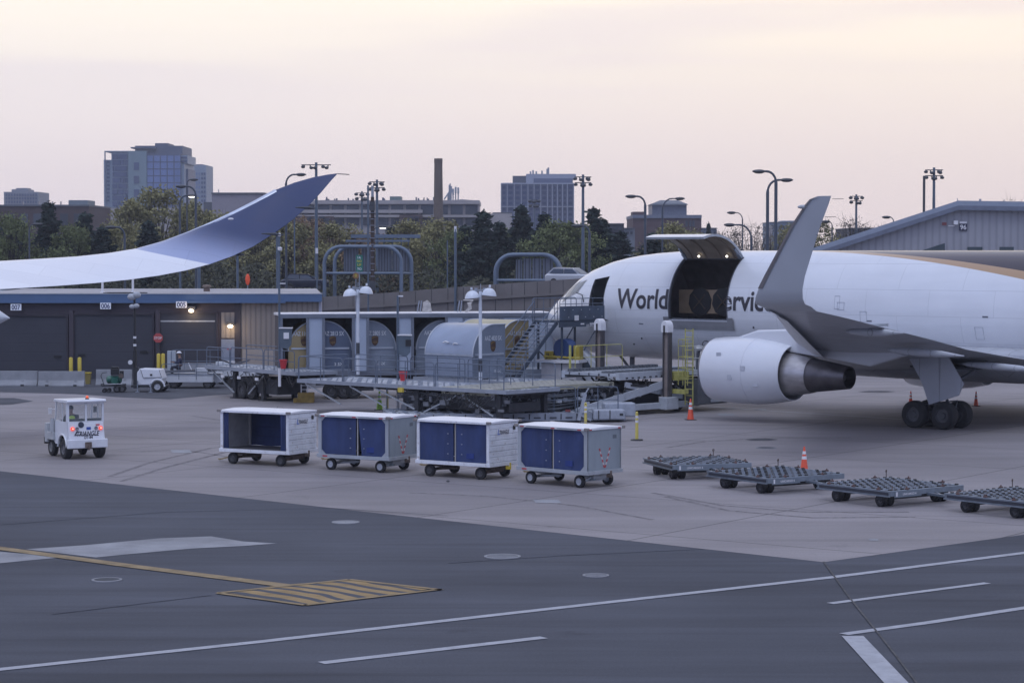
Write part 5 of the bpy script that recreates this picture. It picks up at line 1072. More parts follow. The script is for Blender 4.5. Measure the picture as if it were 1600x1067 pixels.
# ================================================================ CONTAINERS
cgrey = mat('container_grey', (.20, .235, .29), .5, .25, var=.12, scale=1.2, streak=2); cblue = mat('container_blue_grey', (.105, .135, .20), .5, .2, var=.1, scale=1.2); cgold = mat('container_gold', (.30, .235, .12), .5, .15, var=.12, scale=1.3); ctrim = mat('container_trim', (.42, .46, .52), .4, .4)
cgold2 = mat('container_cream', (.42, .38, .25), .5, .1, var=.1, scale=1.3); cdim = mat('container_text_white', (.55, .58, .62), .5)
emb = mat('emblem_brown', (.06, .028, .015), .5); emg = mat('emblem_gold', (.16, .10, .035), .5)
def uld(loc, rz, m, side, label, txt, wd=2.24, ln=3.1, ht=2.44, m2=None, tx=None):
    e = empty('air_cargo_container', loc, rz, label, 'cargo container', 'rounded air cargo containers')
    rx, rz_ = 1.45 if wd < 2.5 else 1.6, 1.5
    arc = [(rx-rx*math.sin(math.pi/2*k/12), 0, ht-rz_+rz_*math.cos(math.pi/2*k/12)) for k in range(13)]   # top -> left side
    pr = [(wd, 0, 0), (wd, 0, ht)]+arc+[(0, 0, 0)]
    if side == 'R': pr = [(wd-x, y, z) for x, y, z in pr]
    MB().prism(pr, (0, ln, 0)).build('shell', m2 or m, e, True)
    MB().prism([(x*.985+.016, -.012, z*.99+.01) for x, y, z in pr], (0, .011, 0)).build('end_panel', m, e)
    tp = [(x, -.02, z) for x, y, z in pr[1:-1]]; tm = MB().tube(tp, .035, 6)
    tm.tube([(x, ln, z) for x, y, z in pr[1:-1]], .035, 6)
    tm.build('edge_trim', ctrim, e)
    ex = pr[-2][0]; rl = MB().bar((.15, -.03, ht*.43), (wd-.15, -.03, ht*.43), .05, .09); rl.bar((ex+(-.02 if side == 'L' else .02), 0, ht*.42), (ex+(-.02 if side == 'L' else .02), ln, ht*.42), .04, .09); rl.build('belt_rail', ctrim, e)
    MB().bar((rx*.12 if side == 'L' else wd-rx*.12, 0, ht*.60), (rx*.12 if side == 'L' else wd-rx*.12, ln, ht*.60), .03, .05).build('roof_seam', mat('seam_dark', (.1, .12, .15)), e)
    cx_ = tx if tx else (wd*.62 if side == 'L' else wd*.38)
    letter('container_code', txt, .30, cdim, e, (cx_, -.03, ht*.74), width=1.15); letter('container_code', txt[-4:], .2, cdim, e, (cx_+.3, -.03, .25), width=.45)
    sx = cx_
    s_ = [(sx-.17, -.03, 1.62), (sx-.05, -.03, 1.67), (sx+.05, -.03, 1.67), (sx+.17, -.03, 1.62), (sx+.17, -.03, 1.36), (sx+.1, -.03, 1.22), (sx, -.03, 1.16), (sx-.1, -.03, 1.22), (sx-.17, -.03, 1.36)]
    em_ = MB().prism(s_, (0, .012, 0)).build('shield_emblem', emb, e); letter('emblem_letters', 'ups', .19, emg, em_, (sx, -.036, 1.37), width=.24)
    MB().prism([(sx-.16, -.034, 1.60), (sx-.04, -.034, 1.65), (sx+.14, -.034, 1.61), (sx-.02, -.034, 1.58), (sx-.16, -.034, 1.50)], (0, .004, 0)).build('emblem_sweep', emg, em_)
    MB().bb(.05, wd-.05, -.01, ln, -.08, -.001).build('base', steel, e)
    if side == 'L': MB().tube([(0.0, ln*.3, 1.55), (.02, ln*.38, 1.58), (.05, ln*.42, 1.5)], .03, 5).tube([(.02, ln*.5, 1.6), (.02, ln*.56, 1.64), (.02, ln*.62, 1.58)], .04, 5).build('shell_latch', reflw, e)
    return e
def tw(s, y, z=0): return T0+V((s*math.cos(TA)-y*math.sin(TA), s*math.sin(TA)+y*math.cos(TA), z))
z_ = ZF+.09
uld(tw(ts(451), .25, z_), TA, cgold, 'L', 'gold cargo container in the leftmost trailer bay', 'AAZ 1103 5X', wd=1.6, tx=.8)
uld(tw(ts(551)-2.24, .25, z_), TA, cblue, 'R', 'dark blue-grey cargo container in the second trailer bay', 'AAZ 2813 5X', tx=1.25)
uld(tw(ts(620)-2.24, .25, z_), TA, cgrey, 'R', 'light grey cargo container in the third trailer bay', 'AAZ 2805 5X', tx=1.15)
uld(tw(ts(651), .25, z_), TA, cgrey, 'L', 'grey cargo container in the fourth bay, half hidden by the big one', 'AAZ 4512 5X', tx=1.0)
ED = (math.cos(TH), -math.sin(TH)); PD = (math.sin(TH), math.cos(TH))   # aft dir, away dir
uld((-1.85, 107.0, 1.6), R(47), cgrey, 'L', 'big silver-grey cargo container standing on the platform, curved roof towards the camera', 'AAZ 4830 5X', m2=mat('container_silver', (.30, .35, .44), .35, .45, var=.1, scale=.9))
uld((-.70, 113.4, 1.6), R(47), cgold, 'L', 'gold cargo container standing behind the big silver-grey one', 'AAZ 4105 5X', m2=cgold2)
lg_ = mat('loader_dark_grey', (.10, .11, .125), .6, var=.2, dirt=.3)
# ================================================================ PLATFORMS
def tile_mat(name, c1, c2, mortar, w_=.55, h_=.42, rot=0):
    m = bpy.data.materials.new(name); m.use_nodes = True; t = m.node_tree; b = t.nodes['Principled BSDF']; b.inputs['Roughness'].default_value = .55; b.inputs['Metallic'].default_value = .2
    c = t.nodes.new('ShaderNodeTexCoord'); mp = t.nodes.new('ShaderNodeMapping'); mp.inputs['Rotation'].default_value = (0, 0, rot); t.links.new(c.outputs['Object'], mp.inputs[0])
    nz = t.nodes.new('ShaderNodeTexNoise'); nz.inputs['Scale'].default_value = 4; t.links.new(mp.outputs[0], nz.inputs[0]); ad = t.nodes.new('ShaderNodeVectorMath'); ad.operation = 'MULTIPLY_ADD'; t.links.new(nz.outputs['Color'], ad.inputs[0]); ad.inputs[1].default_value = (.12, .12, 0); t.links.new(mp.outputs[0], ad.inputs[2])
    br_ = t.nodes.new('ShaderNodeTexBrick'); t.links.new(ad.outputs[0], br_.inputs[0]); br_.offset = .35; br_.inputs['Scale'].default_value = 1; br_.inputs['Brick Width'].default_value = w_; br_.inputs['Row Height'].default_value = h_; br_.inputs['Mortar Size'].default_value = .045
    br_.inputs['Color1'].default_value = (*c1, 1); br_.inputs['Color2'].default_value = (*c2, 1); br_.inputs['Mortar'].default_value = (*mortar, 1); t.links.new(br_.outputs[0], b.inputs['Base Color']); MC[name] = m
    return m
tile = tile_mat('caster_deck_plates', (.50, .53, .58), (.36, .39, .43), (.06, .065, .08), .8, .6); tile2 = tile_mat('yellowed_deck_plates', (.34, .34, .33), (.22, .22, .21), (.07, .065, .05))
def platform(name, label, org_, rz, L_, W, z, th=.14, mtop=tile, legs=True, wheels=(), rails=(), braces=(), group=None):
    e = empty(name, (org_[0], org_[1], 0), rz, label, 'platform', group)
    MB().bb(0, L_, 0, W, z-.05, z).build('deck', mtop, e)
    MB().bb(-.05, L_+.05, -.08, -.001, z-th, z+.05).bb(-.05, L_+.05, W+.001, W+.08, z-th, z+.05).bb(-.08, -.001, 0, W, z-th, z+.04).bb(L_+.001, L_+.08, 0, W, z-th, z+.04).build('side_beam', mat('platform_beam', (.30, .33, .38), .5, .2, dirt=.4, dirtcol=(.12, .11, .1)), e)
    mb = MB(); n = int(L_/1.1)
    for k in range(n+1): mb.bb(L_*k/n-.04 if k else 0, L_*k/n+.04 if k < n else L_, .0, W, z-.2, z-.052)
    mb.build('cross_member', dark, e)
    # raised ball casters along the deck
    mb = MB(); rn = random.Random(1)
    for i in range(int(L_/.5)):
        for j in range(int(W/.5)):
            x, y = .25+i*.5, .25+j*.5; mb.box((x, y, z+.015), (.22, .05, .03), .6 if (i+j) % 2 else -.6)
    mb.build('deck_rollers', steel, e)
    if legs:
        for x in legs:
            MB().bb(x-.12, x+.12, .15, .35, 0, z-.2).bb(x-.12, x+.12, W-.35, W-.15, 0, z-.2).bb(x-.25, x+.25, .05, W-.05, .0, .06).build('leg', dark, e)
    if braces:
        mb = MB()
        for a, b in braces: mb.bar(a, b, .06)
        mb.build('brace', alu, e)
    for (x, y, r) in wheels: wheel(e, (x, y, r), r, .3, (0, 1, 0), rimd)
    for rl in rails:
        mb = MB(); railing(mb, rl[0], rl[1], rl[2] if len(rl) > 2 else 1.05, rl[3] if len(rl) > 3 else 3, .024, (.5,)); mb.build('guard_rail', rail, e)
    return e
rz2 = -TH
# back platform to the left (z 1.55) -- from the belt vehicle to the first bay
p1 = platform('roller_platform', 'long roller platform at left leading past the beige wall to the trailer', (-15.8, 119.0), -math.atan2(7.2, 5.6), 8.6, 2.3, 1.55, legs=(2.5, 5.2), wheels=((3.2, .3, .45), (4.1, .3, .45)),
    rails=(((.1, -.04, 1.55), (2.4, -.04, 1.55), 1.0, 2), ((2.5, -.04, 1.55), (5.6, -.04, 1.55), 1.05, 2), ((5.7, -.04, 1.55), (8.5, -.04, 1.55), 1.05, 3), ((.1, 2.34, 1.55), (4.4, 2.34, 1.55), 1.05, 2)), braces=(((.3, .1, 1.4), (2.6, .1, .3)), ((4, .1, .3), (5.5, .1, 1.3))), group='roller platforms around the trailer')
MB().bb(2.4, 6.4, .3, 2.0, .35, 1.1).bb(1.2, 3, .5, 1.8, .5, .9).build('undercarriage', dark, p1)
mb = MB(); rn = random.Random(2)
for k in range(12): x = rn.uniform(2, 8); mb.tube([(x, -.05, 1.35), (x+.4, -.1, rn.uniform(.6, 1)), (x+rn.uniform(.6, 1.4), -.05, 1.3)], .02, 5)
mb.build('hose', black, p1); mb = MB()
for x in (1.8, 3.4, 5.1): mb.box((x, -.1, 1.1), (.28, .06, .14))
mb.build('pale_tags', reflw, p1)
# main front platform
p2 = platform('roller_platform', 'middle roller platform with grey guard rails running in front of the trailer bays', (-9.9, 106.9), rz2, 13.2, 3.3, 1.5, th=.12, legs=(7.6, 12.6), wheels=(),
    rails=(((.05, -.04, 1.5), (3.0, -.04, 1.5), 1.1, 2), ((3.1, -.04, 1.5), (5.2, -.04, 1.5), 1.1, 1), ((5.3, -.04, 1.5), (8.9, -.04, 1.5), 1.1, 2), ((9.0, -.04, 1.5), (13.1, -.04, 1.5), 1.1, 3), ((-.04, 0, 1.5), (-.04, 3.2, 1.5), 1.1, 2), ((.2, 3.34, 1.5), (3.8, 3.34, 1.5), 1.1, 2), ((4.0, 3.34, 1.5), (7.5, 3.34, 1.5), 1.1, 2), ((7.7, 3.34, 1.5), (13.0, 3.34, 1.5), 1.1, 4)),
    braces=(((.4, .05, 1.35), (2.8, .05, .5)), ((3.4, .05, 1.35), (5.8, .05, .5)), ((5.0, .05, 1.35), (7.6, .05, .5)), ((8.2, .05, .4), (10.2, .05, 1.2)), ((12.4, .05, .4), (10.6, .05, 1.2))), group='roller platforms around the trailer')
MB().bb(.3, 12.6, 2.2, 2.8, 1.1, 1.28).bb(8.5, 12.8, .6, 2.6, .55, .95).bb(6.0, 8.2, .9, 2.8, .45, 1.1).build('undercarriage', dark, p2)
mb = MB(); rn = random.Random(6)
for k in range(14): x = rn.uniform(7, 12.5); mb.tube([(x, -.02, 1.3), (x+.3, -.1, rn.uniform(.6, 1)), (x+rn.uniform(.5, 1.2), -.02, 1.25)], .022, 5)
mb.build('hose', black, p2); MB().box((6.9, -.12, 1.32), (.3, .1, .2)).build('yellow_lamp_box', yellow, p2)
rn = random.Random(41); mb = MB()
for k in range(30): mb.box((rn.uniform(6.2, 13), rn.uniform(-.02, .5), rn.uniform(.5, 1.25)), (rn.uniform(.08, .4), .08, rn.uniform(.05, .25)))
mb.build('fittings', mat('fitting_grey', (.20, .21, .23), .5, .3, dirt=.5, scale=5), p2); mb = MB()
for k in range(8): mb.tube([(6.2, .3+.1*k, 1.22-.08*k), (9, .25+.1*k, 1.2-.09*k), (12.9, .3, 1.22-.05*k)], .03, 5)
mb.build('pipe_run', lg_, p2)
# rear container platform
p3 = platform('roller_platform', 'rear roller platform carrying the silver-grey and gold containers', (-9.9+PD[0]*5.3+ED[0]*2.3, 106.9+PD[1]*5.3+ED[1]*2.3), rz2, 7.2, 2.75, 1.48, legs=(.8, 4.3, 6.8),
    rails=(((.1, -.04, 1.48), (3.0, -.04, 1.48), 1.1, 2), ((5.4, -.04, 1.48), (7.1, -.04, 1.48), 1.1, 2)), group='roller platforms around the trailer')
platform('container_trolley', 'small roller trolley under the gold container behind the silver-grey one', (-.70-PD[0]*.1-ED[0]*3.15, 113.4-PD[1]*.1-ED[1]*3.15), rz2, 3.3, 2.45, 1.48, legs=(.5, 2.8))
# low transporter in front
p4 = platform('low_transporter', 'low pale transporter deck behind the last baggage carts with two guard rails', (-5.2, 99.4), R(8), 10.2, 3.6, .38, th=.3, legs=(), wheels=((1, .3, .2), (1.6, .3, .2), (8.4, .3, .2), (9, .3, .2)),
    rails=(((.1, 3.6, .38), (2.0, 3.6, .38), 1.1, 2), ((2.1, 3.6, .38), (4.3, 3.6, .38), 1.1, 2), ((6.2, .3, .38), (8.1, .3, .38), 1.15, 2), ((8.2, .3, .38), (10.0, .3, .38), 1.15, 2)))
MB().bb(8.8, 10.2, -.35, .25, .12, .56).bb(9.4, 10.8, .3, 1.1, .2, .8).build('motor_box', mat('pale_grey_box', (.34, .37, .42), .5, dirt=.4, dirtcol=(.12, .12, .13), scale=4), p4, bevel=.06)
mb = MB(); mb.bar((8.15, -.2, .1), (8.45, -.2, 1.25), .14).bar((8.45, -.2, 1.25), (8.6, -.2, 1.5), .05).bar((8.15, -.2, .4), (8.7, -.2, .1), .1).box((8.55, -.2, .85), (.18, .1, .1)); mb.build('lever_stand', mat('pale_grey_box', (.4, .43, .47)), p4)
MB().box((7.7, -.1, .52), (.22, .05, .1)).build('red_tag', mat('dull_red_tag', (.2, .04, .04)), p4)
mb = MB()
for k in range(14): mb.box((.4+k*.7, -.10, .27), (.04, .04, .24)).box((.75+k*.7, -.10, .22), (.3, .03, .05))
mb.build('beam_details', dark, p4); MB().bb(9.0, 9.04, -.37, -.35, .14, .54).bb(9.5, 9.54, -.37, -.35, .14, .54).bb(9.95, 10.1, -.37, -.355, .3, .4).build('box_seams', dark, p4)
# ================================================================ LADDERS, POLES, LAMPS ON THE PLATFORMS
g = G(474, 629.5); q = empty('wheel_chock_block', g, 0, 'yellow stepped concrete block with a short white ladder standing on it', 'concrete block')
MB().bb(-.28, .5, 0, .6, 0, .5).bb(-.5, -.281, 0, .6, 0, .22).build('block', mat('worn_yellow_block', (.28, .19, .05), .8, var=.3, scale=5, dirt=.6, dirtcol=(.1, .07, .04)), q, bevel=.02)
mb = MB(); mb.tube([(-.12, .2, .5), (-.12, .2, 1.1)], .03, 6).tube([(.2, .2, .5), (.2, .2, 1.1)], .03, 6)
for z in (.65, .85, 1.05): mb.tube([(-.12, .2, z), (.2, .2, z)], .02, 6)
mb.build('ladder', reflw, q)
boxm = mat('teal_grey_box', (.085, .115, .145), .5)
def ctrl(u, vt, D, z0, vb0, vb1, label, side=1):
    x = at(u, 500, D).x; q = empty('control_pole', (x, D, z0), 0, label, 'control pole', 'control poles with boxes on the platforms'); zt = at(u, vt, D).z-z0; a, b = at(u, vb0, D).z-z0, at(u, vb1, D).z-z0
    MB().tube([(0, 0, 0), (0, 0, zt)], .055, 8).build('pole', pole, q, True); MB().tube([(0, 0, .0), (0, 0, .9)], .07, 8).build('pole_sleeve', reflw, q, True)
    bx_ = MB().prism([(.02, -.25, a), (.62, -.25, a-.03), (.58, -.25, b+.2), (.4, -.25, b), (.05, -.25, b+.1)], (0, .3, 0)).build('control_box', boxm, q); 
    MB().box((.36 if side > 0 else .5, -.27, (a+b)/2+.15), (.26, .04, .3)).build('display', reflw if side > 0 else black, bx_); MB().box((.33, -.12, a+.02), (.66, .34, .05)).build('box_lid', reflw, bx_)
    return q
c1 = ctrl(436.5, 365, 112, .9, 513, 545, 'tall camera pole with a grey control box and pale screen at the left trailer end')
zt = at(436, 367, 112).z-.9; MB().sphere((.02, -.05, zt), .09, 8, 6).bar((0, 0, at(436, 388, 112).z-.9), (.1, -.2, at(436, 388, 112).z-.95), .14).build('security_camera', reflw, c1); MB().bar((0, 0, at(436, 443, 112).z-.9), (.3, 0, at(436, 443, 112).z-.9), .08, .05).build('arm', reflw, c1)
c2 = ctrl(621.5, 462, 106.5, 0, 524, 557, 'dark control pole with a black handset box standing in front of the third bay', -1)
MB().bar((0, 0, at(622, 463, 106).z), (.25, 0, at(622, 463, 106).z), .08, .06).build('arm', reflw, c2)
for (u, v, D, lab) in ((443, 568, 111.6, 'red bucket on the left platform beside the camera pole'), (630, 587, 106.2, 'red bucket beside the dark control pole')):
    p = at(u, v, D); q = empty('red_bucket', p+V((0, -.1, -.25)), 0, lab, 'bucket', 'red buckets hung on the platforms'); MB().lathe([(0, .12), (.42, .19), (.42, .17), (.03, .1)], n=16).build('pail', red, q, True); MB().lathe([(.4, .2), (.45, .2), (.46, .001)], n=16).build('lid', red, q)
dome = mat('lamp_dome_white', (.62, .66, .72), .4)
for u, vt, D, lab, vk in ((559, 452, 113.6, 'white post with two domed lamps in front of the second trailer bay', 545), (750.5, 455, 107.0, 'white post with two domed lamps beside the big silver container', 570)):
    x = at(u, vt, D); q = empty('domed_lamp_post', (x.x, D-.0, 1.4), 0, lab, 'lamp post', 'white posts with twin domed lamps'); zt = x.z-1.4
    MB().tube([(0, 0, 0), (0, 0, zt)], [.085, .075], 10).build('post', dome, q, True); MB().lathe([(0, .09), (.6, .09)], (0, 0, at(u, vk, D).z-1.7)).build('dark_wrap', headm, q, True)
    mb = MB().tube([(-.4, 0, zt+.02), (.4, 0, zt+.08)], .03, 6).tube([(0, 0, zt), (.02, 0, zt+.35)], .02, 5).box((-.2, 0, zt+.05), (.14, .12, .2)).box((.2, 0, zt+.05), (.14, .12, .2)); mb.build('crossarm', steel, q)
    for s, t_ in ((-.37, -.0), (.4, .12)):
        c = V((s, -.05, zt-.32+t_)); dm_ = MB(); rws = []
        for (h_, r_) in ((.35, .02), (.335, .11), (.29, .20), (.19, .29), (.07, .34), (.0, .355), (-.01, .34)): rws.append((h_, r_))
        dm_.lathe(rws, c, (s*.25, .0, 1), 20).lathe([(.38, .05), (.5, .05)], c, (s*.25, 0, 1), 8); o = dm_.build('lamp_dome', dome, q, True); MB().lathe([(.0, .33), (.02, .001)], c, (s*.25, 0, 1), 20).build('lens', mat('lamp_glass_grey', (.16, .19, .23), .2), o)
# ================================================================ AIR STAIRS
so_ = aw(5.0, -2.50); st = empty('passenger_stairs', so_, -R(133), 'grey mobile stairs with a railed platform at the cockpit-side door', 'stairs')
sp_ = mat('stairs_grey_blue', (.06, .08, .11), .5, .2, var=.15, dirt=.2); zp = 4.12
MB().bb(.0, 3.3, -.85, .95, zp-.12, zp).build('platform', sp_, st)
sb = MB().bb(.0, 3.3, .951, 1.0, zp, zp+.68); sb.build('side_panel', mat('stairs_panel', (.075, .10, .14), .5, .2, var=.2, scale=2), st)
MB().bb(.0, 3.35, .953, 1.03, zp-.34, zp-.1).build('platform_beam', sp_, st)
pt = MB(); rn = random.Random(8)
for k in range(10): pt.box((.2+k*.31, 1.01, zp+.14+(.36 if k % 2 else 0)), (.04, .02, .03))
for x, w_ in ((.3, .3), (.9, .5), (1.7, .25)): pt.box((x, 1.04, zp-.2), (w_, .02, .07))
pt.box((2.1, 1.01, zp+.1), (.3, .02, .25)); pt.build('reflectors', reflw, st)
letter('stairs_code', 'US 60612', .16, reflw, st, (1.1, 1.045, zp-.28), (-1, 0, 0))
mb = MB(); railing(mb, (3.3, .98, zp), (.05, .98, zp), 1.05, 4, .022, (.75,)); railing(mb, (3.3, -.82, zp), (.05, -.82, zp), 1.05, 4, .022, (.5,)); mb.build('platform_rail', rail, st)
n = 19; x0_, x1_, zb_ = 3.35, 7.0, .75
mb = MB(); tdm = MB()
for y in (-.6, .85): mb.bar((x0_, y, zp-.1), (x1_, y, zb_), .06, .20)
mb.build('stringer', sp_, st)
for k in range(1, n): f = k/n; tdm.box((x0_+(x1_-x0_)*f, .125, zp-.05+(zb_-zp)*f), (.28, 1.4, .05))
tdm.build('treads', mat('tread_metal', (.27, .30, .35), .5, .4), st)
for y in (-.63, .88):
    mb = MB(); a, b = V((x0_, y, zp)), V((x1_+.1, y, zb_+.1)); up = V((0, 0, .95)); mb.tube([a+up, b+up, b], .025, 6).tube([a+up*.5, b+up*.5], .02, 6)
    for k in range(0, 6): p = a.lerp(b, k/5); mb.tube([p, p+up], .022, 6)
    mb.build('handrail', rail, st)
mb = MB()
for x, y in ((.3, .85), (.3, -.7), (3.0, .85), (3.0, -.7)): mb.tube([(x, y, zp-.1), (x, y, .5)], .06, 8)
for y in (.85, -.7): mb.tube([(.3, y, zp-.3), (3.0, y, .8)], .035, 6).tube([(3.0, y, 2.6), (.3, y, .8)], .035, 6)
mb.build('support_frame', sp_, st); MB().bb(-.1, 5.8, -.8, .9, .38, .62).build('chassis', dark, st)
for x in (.8, 4.6):
    for y in (-.7, .85): wheel(st, (x, y, .36), .36, .22, (0, 1, 0), rimd)
# ================================================================ WHITE SERVICE TRUCK AND FITTINGS BEHIND
p = at(925, 560, 113); q = empty('service_truck', (p.x-.2, 113.6, 0), R(-8), 'white service truck marked 3 parked under the aircraft nose beside the stairs', 'truck')
twm = mat('truck_white', (.50, .53, .57), .45, dirt=.2, dirtcol=(.3, .3, .3)); MB().prism([(-.2, -.9, .5), (1.35, -.9, .5), (1.35, -.9, 1.75), (.6, -.9, 1.95), (-.3, -.9, 2.75), (-.75, -.9, 2.75), (-.75, -.9, .5)], (0, 1.8, 0)).build('cab', twm, q, bevel=.05); MB().bb(-3.2, -.76, -.95, .95, .5, 1.7).build('bed_box', mat('truck_side_grey', (.30, .34, .40), .5), q, bevel=.03)
MB().prism([(-.18, -.915, 1.4), (.55, -.915, 1.35), (.05, -.915, 2.2), (-.18, -.915, 2.35)], (0, -.01, 0)).build('window', glass, q); letter('truck_number', '3', .55, ink, q, (.95, -.91, 1.5))
for x in (-2.5, .8):
    for y in (-.85, .85): wheel(q, (x, y, .4), .4, .25, (0, 1, 0), rimd)
p = at(884, 545, 112.4); q = empty('ground_power_cart', (p.x, 112.4, 0), R(-20), 'yellow and blue cart with a round blue drum seen through the stairs', 'cart')
MB().bb(-1.3, .9, -.7, .7, 2.05, 2.2).build('tray', reflw, q); MB().bb(-1.1, .7, -.5, .5, .45, 2.04).build('body', mat('cart_body_white', (.5, .5, .52), .5), q, bevel=.04); MB().lathe([(-.3, .001), (-.3, .5), (.3, .5), (.3, .001)], (0, -.1, 2.72), (.35, 1, 0), 20).build('blue_drum', mat('drum_blue', (.025, .055, .16), .5), q, True); MB().bb(-1.0, -.55, -.3, .3, 2.201, 2.6).bb(.5, .8, -.3, .3, 2.201, 2.9).tube([(-1.0, -.4, 2.35), (.9, -.5, 2.3)], .05, 6).build('yellow_frame', mat('bright_yellow', (.40, .31, .04), .5), q)
letter('cart_letters', 'JL', .3, ink, q, (-.8, -.31, 2.4))
for x in (-.8, .5):
    for y in (-.6, .6): wheel(q, (x, y, .3), .3, .2, (0, 1, 0), rimd)
# ================================================================ MAIN DECK LOADER
lo0 = aw(11.1, -2.95); ld = empty('cargo_loader', lo0, -R(133), 'large main deck cargo loader with two white-capped lifting masts under the open cargo door', 'cargo loader')
lw = mat('loader_white', (.42, .45, .49), .5, var=.1, dirt=.5, dirtcol=(.14, .14, .15), scale=2); lg = mat('loader_dark_grey', (.10, .11, .125), .6, var=.2, dirt=.3); mg = mat('mast_dark_channel', (.06, .055, .06), .6); mgi = mat('mast_inner_strip', (.24, .20, .18), .5, var=.15, scale=3)
MB().bb(.1, 6.5, -1.55, 1.55, 1.78, 1.9).build('main_deck', tile, ld); MB().bb(.1, 6.5, 1.551, 1.75, 1.62, 1.95).bb(.1, 6.5, -1.75, -1.551, 1.62, 1.95).bb(.0, .099, -1.7, 1.7, 1.62, 1.95).build('deck_side_beam', lw, ld)
mb = MB()
for k in range(14): mb.box((.5+k*.42, 1.76, 1.70), (.14, .03, .06))
mb.build('beam_slots', black, ld)
mb = MB(); rn = random.Random(3)
for k in range(26): mb.box((.3+k*.24, -1.3+.0*k, 1.98), (.1, .4, .12)).box((.3+k*.24, .9, 1.95), (.08, .7, .07))
mb.build('deck_rollers', lg, ld)
MB().bb(6.7, 14.4, -1.5, 1.5, 1.42, 1.5).build('bridge_deck', mat('bridge_deck_dark', (.06, .06, .058), .6), ld); MB().bb(6.7, 14.4, 1.501, 1.62, 1.36, 1.55).bb(6.7, 14.4, -1.62, -1.501, 1.36, 1.55).bb(14.401, 14.55, -1.6, 1.6, 1.25, 1.54).tube([(14.6, -1.5, 1.5), (14.6, 1.6, 1.5)], .07, 8).build('bridge_side_beam', mat('yellowed_beam', (.33, .32, .24), .5, dirt=.5, dirtcol=(.12, .11, .09), scale=3), ld)
mb = MB()
for k in range(22):
    for j in range(4): mb.bar((6.85+k*.35, -1.4+j*.72, 1.53), (6.95+k*.35, -.8+j*.72, 1.53), .22, .05)
mb.build('bridge_rollers', mat('roller_pale', (.42, .42, .38), .4, .3), ld)
MB().bb(.2, 13, -1.2, -.9, .5, 1.2).bb(.2, 13.6, .9, 1.2, .75, 1.2).bb(3.0, 6.4, -1.2, 1.2, .3, 1.4).bb(10.5, 13.5, -1.3, 1.3, .7, 1.1).build('underframe', dark, ld)
for s in (1, -1):
    MB().bar((9.4, s*1.82, .35), (3.2, s*1.82, 1.35), .12, .34).bar((.8, s*1.7, .5), (6.0, s*1.7, 1.4), .10, .26).build('scissor_arm', lw, ld)
    MB().bb(1.0, 9.5, s*1.9-.15, s*1.9+.15, .22, .5).build('chassis_beam', lw, ld, bevel=.02)
    y = s*1.85+(.2 if s > 0 else -.2)
    ms = MB().bb(3.28, 3.36, y-.18, y+.18, .3 if s > 0 else 1.3, 4.1).bb(3.361, 3.55, y-.18, y-.12, .3 if s > 0 else 1.3, 4.1).bb(3.361, 3.55, y+.12, y+.18, .3 if s > 0 else 1.3, 4.1).build('lifting_mast', mg, ld)
    MB().bb(3.362, 3.48, y-.119, y+.119, .3 if s > 0 else 1.3, 3.9).build('inner_strip', mgi, ms)
    cp = MB(); cp.prism([(3.22, y+.21*math.cos(math.pi*k/10), 3.98+.30*math.sin(math.pi*k/10)) for k in range(11)]+[(3.22, y-.21, 3.72), (3.22, y+.21, 3.72)], (.42, 0, 0)); cp.build('mast_cap', reflw, ms, bevel=.03)
    MB().bb(3.645, 3.67, y-.04, y+.04, 3.6, 4.05).build('cap_slot', black, ms)
    MB().bb(3.0, 3.9, y-.1, y+.35, .18, .75).build('mast_foot', lw, ld, bevel=.03)
MB().bb(-.3, 1.9, 1.2, 2.7, .32, 1.55).build('engine_housing', lg, ld, bevel=.04); MB().bb(-.2, .7, 2.701, 2.74, .6, 1.3).bb(.9, 1.4, 2.701, 2.74, .8, 1.4).build('housing_panel', mat('housing_panel_dark', (.045, .05, .06), .4), ld); MB().bb(-.3, 1.0, 2.70, 2.73, .42, .56).build('housing_trim', lw, ld)
pf = MB().bb(-.3, 1.9, 1.85, 3.1, 1.72, 1.95).build('operator_platform', lw, ld)
mb = MB()
for k in range(8): mb.prism([(-.2+k*.26, 3.11, 1.78), (-.05+k*.26, 3.11, 1.78), (.0+k*.26, 3.11, 1.9), (-.15+k*.26, 3.11, 1.9)], (0, .01, 0))
mb.build('hazard_stripes', black, pf)
mb = MB(); railing(mb, (1.85, 3.05, 1.95), (-.25, 3.05, 1.95), 1.1, 3, .03); railing(mb, (1.85, 1.9, 1.95), (1.85, 3.05, 1.95), 1.1, 2, .03); mb.build('operator_rail', mat('pale_rail', (.38, .40, .40), .5), ld)
mb = MB(); mb.box((1.0, 2.4, 2.2), (.45, .5, .45)).box((.8, 2.4, 2.65), (.12, .5, .7)).prism([(1.3, 2.2, 1.96), (1.6, 2.2, 1.96), (1.35, 2.2, 2.9), (1.2, 2.2, 2.9)], (0, .15, 0)); mb.build('operator_seat', mat('seat_dark', (.04, .045, .06), .6), ld)
MB().sphere((1.4, 2.3, 2.95), .19, 12, 6, (1.2, 1, .7)).tube([(1.55, 2.5, 1.96), (1.35, 2.4, 2.8)], .05, 6).build('control_console', reflw, ld, True)
st_ = MB(); st_.tube([(1.25+.25*math.cos(2*math.pi*k/16), 2.6, 3.15+.14*math.sin(2*math.pi*k/16)) for k in range(17)], .02, 6, False); st_.build('hoop', black, ld)
yl_ = MB()
for y in (2.5, 2.95): yl_.tube([(2.65, y, .35), (2.65, y, 3.9)], .032, 6)
for k in range(12): yl_.tube([(2.65, 2.5, .5+k*.3), (2.65, 2.95, .5+k*.3)], .022, 6)
for z in (1.6, 2.1, 2.6, 3.1, 3.4): yl_.tube([(2.65, 2.5, z), (3.05, 2.45, z), (3.15, 2.72, z), (3.05, 3.0, z), (2.65, 2.95, z)], .018, 5)
